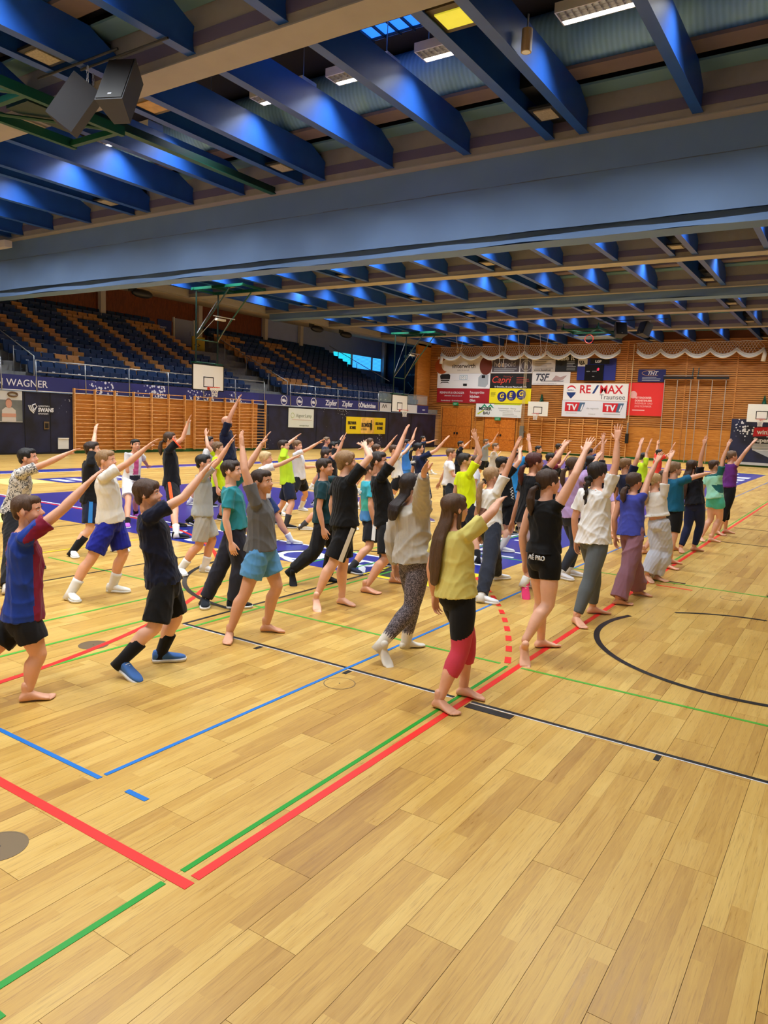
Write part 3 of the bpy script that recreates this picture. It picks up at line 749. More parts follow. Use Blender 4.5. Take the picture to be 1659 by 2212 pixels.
# ------------------------------------------------------------------ banners on the end wall
def pm(name, c): return mat('print_' + name, c, 0.55)
def banner(name, label, xa, xb, za, zb, col, y=Y1 - 0.08, cat='banner'):
    t = thing(name, label, cat, (xa, y, za))
    MB().box(0, xb - xa, -0.006, 0.006, 0, zb - za).build('sheet', mat('sheet_%02x%02x%02x' % col, col, 0.6), t)
    return t
def et(par, s, size, x, z, m=M_txtk, y=-0.009, **k): return text(s, size, (x, y, z), ENDROT, m, par, **k)
def disc(par, cx, cz, r, m, y=-0.010, name='print_shape', n=28, sx=1.0, a0=0, a1=360):
    pts = [(cx + sx * r * math.cos(math.radians(a0 + (a1 - a0) * j / n)), y, cz + r * math.sin(math.radians(a0 + (a1 - a0) * j / n))) for j in range(n + (0 if a1 - a0 == 360 else 1))]
    return MB().poly(pts).build(name, m, par)
def shape(par, pts, m, y=-0.011, name='print_shape'): return MB().poly([(x, y, z) for x, z in pts]).build(name, m, par)
def lines(par, x, z, w, n, m, dz=0.09, h=0.03, seed=0):
    rr = random.Random(seed + int(x * 100)); b = MB()
    for k in range(n):
        ww = w * rr.uniform(0.6, 1.0); b.quad((x, -0.010, z - k * dz), (x + ww, -0.010, z - k * dz), (x + ww, -0.010, z - k * dz + h), (x, -0.010, z - k * dz + h))
    return b.build('small_print', m, par)
R_, W_, K_ = pm('red', (206, 28, 44)), M_txtw, M_txtk
b = banner('sponsor_banner', 'cream bakery banner with brown crusts reading hinterwirth', -25.78, -21.67, 5.19, 6.32, (226, 216, 204))
disc(b, 0.35, 0.5, 0.55, pm('crust', (176, 84, 36))); disc(b, 0.75, 0.55, 0.42, pm('cream', (226, 216, 204)), -0.013); disc(b, 3.75, 0.5, 0.62, pm('loaf', (112, 48, 30)), sx=0.75)
et(b, 'hinterwirth', 0.42, 1.05, 0.36, pm('coffee', (58, 44, 38)), bold=0.006); et(b, 'BACKHAUS', 0.13, 1.6, 0.16, pm('coffee2', (120, 104, 92)), spacing=1.5)
b = banner('sponsor_banner', 'white banner with two printed office machines', -25.74, -21.66, 4.16, 5.18, (236, 236, 242))
shape(b, [(0.25, 0.62), (1.0, 0.62), (1.02, 0.9), (0.9, 0.98), (0.3, 0.96), (0.2, 0.85)], pm('ink', (30, 30, 34))); shape(b, [(0.28, 0.5), (0.95, 0.5), (0.98, 0.58), (0.25, 0.58)], pm('ink', (30, 30, 34))); shape(b, [(0.22, 0.3), (0.4, 0.38), (0.85, 0.38), (0.98, 0.3), (0.85, 0.44), (0.35, 0.44)], pm('ink', (30, 30, 34)))
shape(b, [(3.2, 0.15), (3.75, 0.08), (3.95, 0.3), (3.95, 0.92), (3.4, 0.95), (3.2, 0.75)], pm('copier', (168, 176, 186))); shape(b, [(3.45, 0.7), (3.7, 0.7), (3.7, 0.9), (3.45, 0.9)], K_, -0.014)
shape(b, [(1.75, 0.58), (2.35, 0.58), (2.35, 0.9), (1.75, 0.9)], pm('frame_blue', (130, 170, 200))); shape(b, [(1.78, 0.61), (2.32, 0.61), (2.32, 0.87), (1.78, 0.87)], pm('wht', (244, 246, 250)), -0.013); et(b, '[ Ö ]', 0.2, 1.85, 0.68, pm('slate', (90, 120, 140)), y=-0.016)
lines(b, 1.3, 0.52, 1.5, 1, M_txtg, h=0.012); shape(b, [(2.05, 0.16), (2.35, 0.16), (2.35, 0.32), (2.05, 0.32)], K_)
b = banner('sponsor_banner', 'dark red banner with white household words', -25.72, -21.65, 3.16, 4.15, (166, 20, 38))
et(b, 'REINMAYR & GROGGER', 0.21, 0.22, 0.62, W_, sx=0.86); et(b, 'hausgeräte', 0.25, 2.6, 0.66, W_); et(b, 'küchen', 0.25, 2.6, 0.38, W_, bold=0.006); et(b, 'öfen', 0.25, 2.6, 0.11, W_, bold=0.006)
et(b, 'GMUNDEN  Bahnhofstraße 37', 0.11, 0.6, 0.44, W_); et(b, 'Kundendienst + Ersatzteilservice', 0.13, 0.35, 0.1, W_)
b = banner('sponsor_banner', 'dark grey wood dealer banner reading holzpold with round h sign', -21.62, -18.67, 5.19, 6.2, (226, 222, 224))
for (a, c_) in ((0.06, 2.02), (2.1, 2.9)): shape(b, [(a, 0.08), (c_, 0.08), (c_, 0.95), (a, 0.95)], pm('taupe', (84, 76, 84)), -0.008)
et(b, 'holzpold', 0.46, 0.2, 0.44, pm('silver', (196, 192, 196)), y=-0.012, sx=0.98); lines(b, 0.2, 0.26, 1.7, 2, M_txtg, 0.12, 0.05); disc(b, 2.5, 0.5, 0.36, pm('silver', (196, 192, 196)), -0.010); disc(b, 2.5, 0.5, 0.33, pm('taupe', (84, 76, 84)), -0.012); et(b, 'h', 0.6, 2.36, 0.3, pm('silver', (196, 192, 196)), y=-0.014)
b = banner('sponsor_banner', 'black pizzeria banner reading Capri in red script', -21.64, -18.67, 4.2, 5.16, (22, 20, 22))
et(b, 'Capri', 0.62, 0.06, 0.36, pm('capri', (226, 74, 58)), shear=0.3); et(b, 'Pizzeria  •', 0.17, 0.95, 0.72, pm('capri2', (150, 60, 52))); lines(b, 1.9, 0.7, 0.95, 4, pm('capri3', (190, 70, 62)), 0.12, 0.04); et(b, 'In Gmunden, die erste Pizzeria seit 1976', 0.14, 0.35, 0.05, W_, bold=0.004)
b = banner('sponsor_banner', 'yellow banner with three blue discs reading GEG', -21.64, -18.66, 3.2, 4.2, (244, 226, 22))
for k, ch in enumerate('GEG'):
    cx, cz = 0.92 + 0.69 * k, 0.44 + 0.08 * k
    disc(b, cx, cz, 0.335, pm('geg', (28, 34, 120)), -0.010 - 0.002 * k); et(b, ch, 0.42, cx - 0.16, cz - 0.09, pm('gegy', (240, 214, 60)), y=-0.017, bold=0.014, shear=0.1); et(b, 'elektro', 0.1, cx - 0.18, cz - 0.24, W_, y=-0.017)
lines(b, 0.1, 0.7, 0.42, 4, pm('olive', (110, 104, 30)), 0.08, 0.03)
b = banner('sponsor_banner', 'white builder banner reading MOSER BAU with green peaks', -22.55, -19.22, 2.26, 3.15, (232, 236, 238), Y1 - 0.17)
for px0 in (0.35, 0.8): shape(b, [(px0, 0.58), (px0 + 0.28, 0.88), (px0 + 0.56, 0.58), (px0 + 0.42, 0.62), (px0 + 0.28, 0.74), (px0 + 0.14, 0.62)], pm('peak', (20, 150, 110)))
et(b, 'MOSER', 0.30, 0.22, 0.45, pm('moser', (24, 60, 50)), y=-0.014, bold=0.01); et(b, 'BAU', 0.26, 0.55, 0.17, pm('moser2', (50, 56, 60)), bold=0.008); shape(b, [(0.1, 0.2), (0.55, 0.45), (0.62, 0.42), (0.2, 0.15)], pm('lime', (196, 214, 30))); shape(b, [(1.3, 0.84), (3.25, 0.84), (3.25, 0.90), (1.4, 0.90)], pm('lime', (196, 214, 30)))
et(b, 'Gesamtanlagen . Planung', 0.13, 1.65, 0.56, M_txtg); et(b, 'Projektmanagement . Beratung', 0.12, 1.75, 0.42, M_txtg); lines(b, 2.0, 0.3, 1.2, 3, M_txtg, 0.1, 0.03)
b = banner('sponsor_banner', 'pale grey banner with dark lines of print reading www.baseit.at', -18.66, -17.13, 5.28, 6.3, (196, 186, 178))
lines(b, 0.15, 0.78, 1.25, 5, pm('greyprint', (92, 86, 84)), 0.14, 0.03); et(b, 'www.baseit.at', 0.2, 0.1, 0.06, pm('greyprint', (92, 86, 84)), bold=0.006)
b = banner('sponsor_banner', 'black banner with cut off white letters base it', -17.12, -15.66, 5.29, 6.32, (20, 20, 22))
et(b, 'base it', 0.44, 0.08, 0.72, pm('offw', (206, 204, 200)), bold=0.01, sx=1.0); lines(b, 0.75, 0.6, 0.65, 6, M_txtg, 0.1, 0.03)
b = banner('sponsor_banner', 'white slanted banner with grey letters TSF and a swoosh', -18.65, -16.09, 4.45, 5.27, (226, 222, 222))
et(b, 'TSF', 0.62, 0.16, 0.28, pm('tsf', (62, 66, 80)), shear=0.3, bold=0.016, sx=0.95); shape(b, [(1.35, 0.3), (1.6, 0.6), (1.9, 0.5), (2.35, 0.62), (2.1, 0.34), (1.7, 0.24)], pm('swoosh', (178, 150, 150))); shape(b, [(0.6, 0.22), (2.1, 0.22), (2.2, 0.27), (0.62, 0.26)], pm('tsf', (62, 66, 80))); et(b, 'www.tsf-versicherungsmakler.at', 0.12, 0.05, 0.05, M_txtg, sx=1.05)
b = banner('scoreboard', 'blue scoreboard panel with black display and red digit', -15.66, -13.24, 4.76, 6.1, (26, 36, 120), Y1 - 0.1, 'scoreboard')
MB().box(0.52, 1.68, -0.10, 0, -0.04, 0.95).build('display', mat('display_black', (12, 12, 14), 0.3), b); MB().box(0.02, 0.62, -0.02, 0, 0.86, 1.3).build('emblem_plate', mat('sheet_e0dedc', (224, 222, 220), 0.5), b)
for k in range(3): MB().tube([(0.12 + 0.12 * k, -0.03, 1.18), (0.16 + 0.12 * k, -0.03, 1.02), (0.3 + 0.08 * k, -0.03, 0.94 + 0.05 * k)], 0.025, 5).build('emblem_stroke', K_, b)
MB().box(0.8, 2.0, -0.03, 0, 1.0, 1.32).build('name_plate', mat('plate_black', (16, 16, 20), 0.4), b); et(b, 'LGP', 0.22, 1.12, 1.08, W_, y=-0.036, bold=0.01)
et(b, ':3', 0.2, 1.28, 0.60, mat('led_red', (255, 40, 70), 0.4, emit=3.0), y=-0.106, bold=0.006); et(b, 'HEIM     GÄSTE', 0.1, 0.62, 0.50, M_txtg, y=-0.106); et(b, 'TIME', 0.07, 1.0, 0.2, M_txtg, y=-0.106)
b = banner('sponsor_banner', 'white estate agent banner reading RE/MAX Traunsee with balloon', -16.46, -12.38, 3.5, 4.56, (238, 234, 232), Y1 - 0.12)
disc(b, 0.52, 0.62, 0.31, R_, a0=20, a1=160); disc(b, 0.52, 0.52, 0.31, pm('wht', (244, 246, 250)), -0.012, a0=20, a1=160); shape(b, [(0.22, 0.5), (0.82, 0.5), (0.78, 0.38), (0.55, 0.12), (0.49, 0.12), (0.26, 0.38)], pm('remaxblue', (28, 58, 118))); et(b, 'RE/MAX', 0.115, 0.27, 0.60, pm('remaxblue', (28, 58, 118)), y=-0.015)
et(b, 'RE', 0.70, 1.04, 0.46, R_, bold=0.014, sx=0.95); shape(b, [(1.86, 0.44), (2.0, 0.44), (2.28, 0.95), (2.14, 0.95)], pm('remaxblue', (28, 58, 118))); et(b, 'MAX', 0.70, 2.32, 0.46, R_, bold=0.014, sx=0.94); et(b, 'Traunsee', 0.42, 2.35, 0.10, pm('remaxgrey', (96, 98, 108)))
b = banner('sponsor_banner', 'white television banner with two red TV1 signs', -16.48, -12.40, 2.47, 3.485, (226, 228, 238), Y1 - 0.12)
for x in (0.2, 2.62):
    shape(b, [(x, 0.34), (x + 0.82, 0.34), (x + 0.95, 0.9), (x, 0.9)], R_, -0.010); shape(b, [(x + 0.82, 0.34), (x + 1.08, 0.34), (x + 1.3, 0.9), (x + 0.95, 0.9)], pm('tvblue', (74, 106, 138)), -0.010); et(b, 'TV', 0.52, x + 0.14, 0.42, W_, y=-0.014, bold=0.02); et(b, '1', 0.5, x + 0.92, 0.42, W_, y=-0.014, bold=0.02, shear=0.3); lines(b, x + 0.08, 0.2, 1.1, 1, M_txtg, h=0.04)
et(b, 'die regionale', 0.15, 1.6, 0.5, M_txtg); et(b, 'tvooe.at', 0.13, 1.75, 0.16, M_txtg)
b = banner('sponsor_banner', 'tall red banner with pale engineering office lettering', -12.37, -10.31, 2.66, 4.63, (232, 48, 46))
disc(b, 0.3, 1.25, 0.22, pm('roundel', (240, 180, 176)))
for k, (s, bo) in enumerate((('MITTENDORFER', 0.008), ('DORNETSHUBER', 0.008), ('INGENIEUR- UND', 0), ('ZIVILTECHNIKER', 0))): et(b, s, 0.155, 0.42, 1.02 - 0.17 * k, pm('palepink', (248, 190, 184)), bold=bo, sx=0.85)
lines(b, 0.3, 0.3, 0.9, 1, pm('palepink', (248, 190, 184)), h=0.05)
b = banner('sponsor_banner', 'small navy banner with silver letters THT in an oval', -11.88, -10.29, 4.68, 5.42, (26, 30, 96))
et(b, 'THT', 0.3, 0.52, 0.42, pm('silver', (196, 192, 196)), bold=0.012, shear=0.3); MB().tube([(0.22 + 0.55 * (1 + math.cos(t_)), -0.01, 0.52 + 0.16 * math.sin(t_)) for t_ in [1.2 + 0.25 * q for q in range(18)]], 0.012, 4).build('oval_line', pm('tan', (214, 170, 130)), b); lines(b, 0.25, 0.26, 1.1, 3, M_txtg, 0.09, 0.03)
# pad with crest at the right
M_navy2 = mat_splatter('crest_pad', (34, 42, 78), (22, 26, 46), (226, 230, 238), 0.50, 0.60, 5.2, 0.5, 7.0)
pad = thing('wall_pad', 'navy splattered wall pad with red and silver league crest', 'wall pad', (-6.46, Y1 - 0.08, 0.1))
MB().box(0, 7.0, -0.05, 0.03, 0.15, 2.55).build('pad_cover', M_navy2, pad); MB().box(0, 7.0, -0.06, 0.03, 0.0, 0.15).build('pad_foot', mat('pad_foot_white', (200, 202, 206), 0.6), pad)
shape(pad, [(1.15, 1.6), (3.2, 1.75), (3.2, 2.25), (1.2, 2.1)], R_, -0.056); et(pad, 'win2day', 0.36, 1.35, 1.75, W_, y=-0.060, bold=0.01)
shape(pad, [(1.05, 1.25), (3.2, 1.25), (3.2, 1.62), (1.1, 1.56)], pm('crestblack', (22, 24, 30)), -0.056); et(pad, 'Superliga', 0.34, 1.2, 1.3, W_, y=-0.060, bold=0.01)
shape(pad, [(1.05, 1.22), (3.2, 1.22), (3.1, 0.85), (2.1, 0.45), (1.2, 0.85)], pm('crestsilver', (170, 176, 184)), -0.056)
for zz in (0.85, 1.02): MB().tube([(1.2, -0.058, zz), (3.1, -0.058, zz)], 0.012, 4).build('crest_line', W_, pad)

# things on the left wall
def lban(name, label, ya, yb, za, zb, col, cat='poster'):
    t = thing(name, label, cat, (X0 + 0.03, ya, za)); MB().box(-0.01, 0.01, 0, yb - ya, 0, zb - za).build('sheet', mat('sheet_%02x%02x%02x' % col, col, 0.6), t); return t
def lt(par, s, size, y, z, m=M_txtk, **k): return text(s, size, (0.014, y, z), LEFTROT, m, par, **k)
p = lban('wall_poster', 'white poster with pale green logo on the navy wall', 29.5, 31.6, 1.18, 2.19, (226, 232, 222))
lt(p, 'Aigner:Lamp', 0.26, 0.6, 0.55, pm('paleg', (150, 160, 140))); MB().box(0.012, 0.015, 0.3, 1.95, 0.40, 0.42).build('rule', pm('rose', (206, 170, 160)), p)
MB().tube([(0.013, 0.32 + 0.13 * math.cos(q * 0.4), 0.64 + 0.13 * math.sin(q * 0.4)) for q in range(16)], 0.012, 4, closed=True).build('logo_ring', pm('paleg2', (190, 206, 120)), p); lt(p, 'www.aigner-lamp.at', 0.1, 0.9, 0.08, pm('paleg', (150, 160, 140)))
p = lban('wall_poster', 'yellow drink poster with black slanted words and a bottle', 34.64, 38.8, 0.88, 1.88, (244, 214, 20))
MB().box(0.011, 0.013, 1.5, 2.9, 0.02, 0.98).build('photo_patch', mat('poster_orange', (244, 196, 96), 0.6, noise=0.3, nscale=3), p)
for y in (0.15, 3.05): lt(p, 'ESELFIHRER', 0.22, y, 0.56, sx=0.75, bold=0.012); lt(p, 'BOMBE', 0.24, y + 0.2, 0.28, sx=0.8, bold=0.012)
lt(p, 'BOMBER', 0.34, 1.55, 0.42, sx=0.8, bold=0.014); lt(p, 'GETRÄNKE', 0.16, 1.5, 0.22, sx=0.8); MB().tube([(0.03, 2.55, 0.25), (0.03, 2.55, 0.6), (0.03, 2.55, 0.66), (0.03, 2.55, 0.85)], [0.07, 0.07, 0.03, 0.025], 8).build('bottle_print', pm('bottle', (40, 44, 20)), p)
p = lban('wall_poster', 'large photo poster of two people with folded arms on the navy wall', 12.3, 14.95, 1.16, 2.26, (206, 206, 204))
MB().box(0.011, 0.013, 0, 2.65, 0.02, 0.78).build('photo_ground', mat('photo_grey', (112, 116, 112), 0.7, noise=0.3, nscale=2), p)
for (y, cl, hr, w) in ((0.55, (40, 44, 70), (60, 40, 30), 0.34), (1.35, (26, 26, 30), (150, 104, 84), 0.36), (2.15, (206, 198, 190), (150, 112, 70), 0.26)):
    q = [(0.016, y - w, 0.02), (0.016, y + w, 0.02), (0.016, y + w * 0.95, 0.42), (0.016, y + w * 0.45, 0.52), (0.016, y - w * 0.45, 0.52), (0.016, y - w * 0.95, 0.42)]
    MB().poly(q).build('photo_torso', pm('torso%d' % cl[0], cl), p); hd = [(0.018, y + 0.115 * math.cos(a * 0.4), 0.66 + 0.15 * math.sin(a * 0.4)) for a in range(16)]
    MB().poly([(x, yy, zz + 0.03) for x, yy, zz in hd]).build('photo_hair', pm('hair%d' % hr[0], hr), p); MB().poly([(0.020, yy, zz - 0.02) for x, yy, zz in hd]).build('photo_face', pm('face', (206, 152, 128)), p)
    MB().box(0.018, 0.020, y - w, y + w, 0.18, 0.3).build('photo_arms', pm('face', (206, 152, 128)), p)
MB().tube([(0.014, 2.3 + 0.17 * math.cos(q * 0.4), 0.98 + 0.07 * math.sin(q * 0.4)) for q in range(16)], 0.035, 5, closed=True).build('oval_badge', pm('badge', (96, 70, 40)), p)
sw = thing('wall_emblem', 'white swan emblem and lettering painted on the navy wall', 'sign', (X0 + 0.012, 15.2, 1.42))
for k in range(3): MB().tube([(0, 0.0 + 0.07 * k, 0.36), (0, 0.06 + 0.07 * k, 0.2), (0, 0.2 + 0.03 * k, 0.08 + 0.06 * k)], 0.022, 5).build('emblem_stroke', M_txtw, sw)
MB().tube([(0, 0.14, 0.36), (0, 0.26, 0.42), (0, 0.32, 0.32), (0, 0.24, 0.22)], 0.022, 5).build('emblem_stroke', M_txtw, sw)
text('SWANS', 0.2, (0.004, 0.36, 0.14), LEFTROT, M_txtw, sw, bold=0.008, sx=0.9, shear=0.1); text('BASKETBALL', 0.08, (0.004, 0.38, 0.32), LEFTROT, M_txtw, sw); text('GMUNDEN', 0.08, (0.004, 0.36, 0.04), LEFTROT, M_txtw, sw)
nt_ = lban('wall_notice', 'square white notice low on the navy wall beside the bars', 16.33, 16.77, 0.18, 0.6, (226, 228, 226), 'notice')
MB().box(0.01, 0.03, 0.0, 0.44, 0.38, 0.42).build('notice_rail', M_white, nt_)
sk_ = lban('wall_switch_box', 'small bronze framed switch box on the navy wall', 15.78, 15.98, 0.92, 1.2, (120, 96, 60), 'switch box'); MB().box(0.01, 0.02, 0.03, 0.17, 0.05, 0.22).build('switch_plate', M_black, sk_)
wb = lban('wall_notice', 'tall white notice on the wood strip between the two wall bars', 22.5, 22.8, 0.75, 1.35, (232, 232, 230), 'notice'); MB().box(0.01, 0.02, 0.0, 0.3, 0.56, 0.6).build('notice_rail', M_white, wb)

# ------------------------------------------------------------------ basketball boards
M_boardw = mat('backboard_white', (238, 236, 226), 0.35); M_rim = mat('rim_orange', (226, 70, 50), 0.4); M_net = mat('net_white', (236, 232, 226), 0.8)
def ring_pts(r, z=0, n=18): return [(0.15 + r + r * math.cos(2 * math.pi * j / n), r * math.sin(2 * math.pi * j / n), z) for j in range(n)]
def board_kit(t, w, h, border=True):
    """local frame: board in the YZ plane, bottom edge at z=0, faces +X"""
    bd = MB().box(-0.03, 0, -w / 2, w / 2, 0, h).build('backboard', M_boardw, t)
    fr = MB(); e = 0.045
    if border:
        for (a, b_, c_, d_) in ((-w / 2, w / 2, 0, e), (-w / 2, w / 2, h - e, h), (-w / 2, -w / 2 + e, 0, h), (w / 2 - e, w / 2, 0, h)): fr.box(-0.034, 0.004, a, b_, c_, d_)
        fr.build('board_border', M_black, bd)
    sq = MB(); q = 0.295; e = 0.04
    for (a, b_, c_, d_) in ((-q, q, 0.15, 0.15 + e), (-q, q, 0.56, 0.60), (-q, -q + e, 0.15, 0.6), (q - e, q, 0.15, 0.6)): sq.box(0, 0.005, a, b_, c_, d_)
    sq.build('target_square', M_black, bd)
    rm = MB().tube(ring_pts(0.225, 0.15), 0.013, 6, closed=True).box(0, 0.17, -0.06, 0.06, 0.13, 0.16).box(0, 0.02, -0.07, 0.07, 0.05, 0.17).build('rim', M_rim, t, True)
    nt = MB(); n = 12
    def np_(lev, j):
        r = (0.215, 0.17, 0.13, 0.115, 0.12)[lev]; a = 2 * math.pi * (j + 0.5 * lev) / n
        return (0.375 + r * math.cos(a), r * math.sin(a), 0.15 - 0.10 * lev)
    for lev in range(4):
        for j in range(n):
            nt.tube([np_(lev, j), np_(lev + 1, j)], 0.008, 3, cap=False); nt.tube([np_(lev, j), np_(lev + 1, j - 1)], 0.008, 3, cap=False)
    nt.build('hoop_net', M_net, rm)
def side_basket(label, y, zb, w=1.82, h=1.13, x=-24.0, drop_frame=True):
    t = thing('basketball_hoop', label, 'basketball hoop', (x, y, zb), 0, 'ceiling hung side baskets')
    board_kit(t, w, h)
    zt = ZG - zb
    for s_ in (-1, 1):
        MB().tube([(-0.12, s_ * 0.62, h - 0.1), (-0.12, s_ * 0.62, zt)], 0.035, 6).build('hanger_post', M_greendk, t)
        MB().tube([(-0.12, s_ * 0.62, h + 1.1), (1.9, s_ * 0.62, zt)], 0.03, 6).build('brace', M_greendk if s_ < 0 else M_green, t)
        MB().box(-0.2, 0.02, s_ * 0.62 - 0.2, s_ * 0.62 + 0.2, h, h + 0.06).build('clamp', M_green, t)
    MB().tube([(-0.12, -0.62, h + 1.0), (-0.12, 0.62, h + 1.0)], 0.025, 6).build('cross_tube', M_green, t)
    MB().tube([(-0.12, -0.62, h + 0.06), (-0.12, 0.62, h + 0.06)], 0.03, 6).build('cross_tube', M_green, t)
    MB().tube([(0.9, -0.62, zt - 1.15), (0.9, 0.62, zt - 1.15)], 0.025, 6).build('cross_tube', M_steel, t)
    MB().tube([(-0.12, -0.62, h + 1.2), (-0.12, 0.55, zt - 0.35)], 0.02, 6).build('diagonal', M_steel, t)
    MB().tube([(-0.12, -0.62, h + 1.0), (0.9, -0.4, zt - 1.15)], 0.012, 5).tube([(-0.12, 0.62, h + 1.0), (0.9, 0.4, zt - 1.15)], 0.012, 5).build('cable', M_steel, t)
    MB().box(0.6, 0.75, -0.25, 0.25, zt - 1.28, zt - 1.2).build('winch', M_white, t)
    for s_ in (-1, 1): MB().box(-0.4, 2.6, s_ * 0.62 - 0.05, s_ * 0.62 + 0.05, zt - 0.06, zt + 0.05).build('ceiling_rail', M_green, t)
    for xx in (-0.3, 0.8, 2.5): MB().box(xx, xx + 0.08, -0.7, 0.7, zt - 0.05, zt + 0.03).build('ceiling_tie', M_green, t)
side_basket('large white backboard hung from green frame over the wall bars', 22.5, 2.71)
side_basket('white backboard on green frame before the navy wall by the corner', 38.1, 2.26, 1.8, 1.07)
def wall_basket(label, x, zb, w, h, yb=Y1 - 0.75):
    t = thing('basketball_hoop', label, 'basketball hoop', (x, yb, zb), -math.pi / 2, 'small baskets on the end wall'); board_kit(t, w, h, False)
    MB().prism([(-0.03, -0.05, h * 0.6), (-0.7, -0.05, h * 0.9), (-0.7, -0.05, h + 0.3), (-0.03, -0.05, h * 0.85)], (0, 0.1, 0)).build('wall_arm', M_green, t)
    MB().prism([(-0.5, -0.12, h + 0.02), (-0.5, 0.12, h + 0.02), (-0.5, 0.02, h + 0.5), (-0.5, -0.02, h + 0.5)], (-0.1, 0, 0)).build('bracket', M_green, t)
wall_basket('small white backboard on the end wall above the wall bars', -17.85, 2.42, 1.36, 0.92); wall_basket('small white backboard above the navy crest pad', -4.9, 2.5, 1.46, 0.97)
t = thing('basketball_hoop', 'raised red hoop with white net at the right under the roof', 'basketball hoop', (-1.05, 15.6, 4.92), math.pi); board_kit(t, 1.8, 1.05)
MB().box(-0.2, -0.1, -0.5, 0.5, 0.9, 2.05).build('hanger_frame', M_green, t)
# folded basket frame under the far roof, with rim
t = thing('basketball_hoop', 'folded green ceiling basket frame with red hoop under the far roof', 'basketball hoop', (-12.6, 39.2, 6.55), 0)
MB().box(-0.95, 0.95, 0.15, 0.55, 0.28, 0.375).build('girder_clamp', M_green, t)
for s_ in (-0.9, 0.9): MB().box(s_ - 0.04, s_ + 0.04, -2.6, 1.8, 0.15, 0.28).build('frame_beam', M_green, t)
for yy in (-2.4, 1.6): MB().tube([(-0.9, yy, 0.2), (-0.9, yy, 0.455)], 0.03, 5).build('hanger', M_green, t); MB().tube([(0.9, yy, 0.2), (0.9, yy, 0.46)], 0.03, 5).build('hanger', M_green, t)
for yy in (-2.5, -1.0, 0.5, 1.7): MB().box(-0.95, 0.95, yy, yy + 0.08, 0.12, 0.2).build('frame_tie', M_green, t)
MB().tube([(-0.9, -2.4, 0.2), (0.9, 0.4, 0.05)], 0.03, 6).tube([(0.9, -2.4, 0.2), (-0.9, 0.4, 0.05)], 0.03, 6).build('brace', M_green, t)
MB().box(-0.95, 0.95, -0.6, 0.6, 0.02, 0.06).build('backboard', mat('backboard_glass', (150, 170, 180), 0.2), t); MB().tube([(0.22 * math.cos(q * 0.4), -0.95 + 0.0 * q, -0.15 + 0.22 * math.sin(q * 0.4)) for q in range(16)], 0.02, 6, closed=True).build('rim', M_rim, t)
# near folded frame at the upper left
t = thing('basket_frame', 'folded dark green steel basket frame under the near roof', 'frame', (-12.6, 7.0, 6.72), 0)
for s_ in (-0.72, 0.72): MB().box(s_ - 0.05, s_ + 0.05, -1.6, 2.0, 0.0, 0.16).build('frame_beam', M_green, t)
for yy in (-1.2, 0.1, 1.86): MB().box(-0.75, 0.75, yy, yy + 0.1, 0.02, 0.12).build('frame_tie', M_green, t)
MB().tube([(-0.7, 0.2, 0.05), (0.7, 1.8, 0.05)], 0.03, 6).tube([(-0.7, -1.2, 0.05), (0.7, 0.1, 0.05)], 0.03, 6).build('brace', M_green, t)
MB().box(-0.3, 0.35, 0.4, 1.6, 0.1, 0.22).build('motor_box', M_greendk, t); MB().box(-0.5, -0.1, -1.1, -0.4, 0.06, 0.2).build('motor_box', M_black, t)
t = thing('steel_beam', 'long dark green steel beam under the roof beside the joists', 'beam', (-12.1, 8.4, 6.9)); MB().box(-0.05, 0.05, 0, 4.9, 0, 0.14).build('flange', M_greendk, t); MB().box(-0.08, 0.08, 0, 4.9, -0.015, 0).build('lower_flange', M_green, t)

# ------------------------------------------------------------------ loudspeakers on chains
def speaker(label, loc, rot, w=0.42, d=0.42, h=0.72, chain=1.1, group='hanging loudspeakers'):
    t = thing('loudspeaker', label, 'speaker', loc, 0, group)
    R = Matrix.Rotation(rot[2], 3, 'Z') @ Matrix.Rotation(rot[0], 3, 'X')
    def tr(b):
        b.v = [tuple(R @ Vector(p)) for p in b.v]; return b
    tr(MB().prism([(-w / 2, -d / 2, -h / 2), (w / 2, -d / 2, -h / 2), (w * 0.3, d / 2, -h / 2), (-w * 0.3, d / 2, -h / 2)], (0, 0, h))).build('cabinet', mat('speaker_grey', (52, 54, 60), 0.6), t)
    tr(MB().box(-w * 0.46, w * 0.46, -d / 2 - 0.012, -d / 2, -h * 0.47, h * 0.47)).build('grille', M_black, t)
    tr(MB().box(-0.03, 0.03, -d / 2 - 0.016, -d / 2 - 0.01, -h * 0.40, -h * 0.36)).build('badge', M_txtg, t)
    tr(MB().box(-w * 0.45, -w * 0.40, -0.1, 0.1, -0.02, 0.06)).build('handle', M_black, t)
    zb = 6.962 - loc[2]; MB().tube([(-1.0, 0, zb), (1.0, 0, zb)], 0.018, 6).build('support_bar', M_black, t)
    for s_ in (-1, 1):
        p0 = R @ Vector((s_ * w * 0.3, 0, h / 2)); ch = MB(); n = max(1, int((zb - p0.z) / 0.06))
        for j in range(n):
            zc = p0.z + 0.06 * j + 0.03; dx = 0.014 if j % 2 else 0; dy = 0 if j % 2 else 0.014
            ch.tube([(p0.x + dx * c1 , p0.y + dy * c1, zc + 0.036 * c2) for c1, c2 in ((1, -0.6), (1, 0.6), (0, 1), (-1, 0.6), (-1, -0.6), (0, -1))], 0.006, 4, closed=True)
        ch.build('chain', M_steel, t)
speaker('black loudspeaker hanging on chains, the upper one facing the hall', (-9.72, 7.35, 6.45), (math.radians(-28), 0, math.radians(22)), 0.44, 0.42, 0.8, 0.2); speaker('black loudspeaker hanging on chains above the green basket frame', (-10.62, 7.2, 6.36), (math.radians(-35), 0, math.radians(-52)), 0.44, 0.42, 0.74, 0.24)
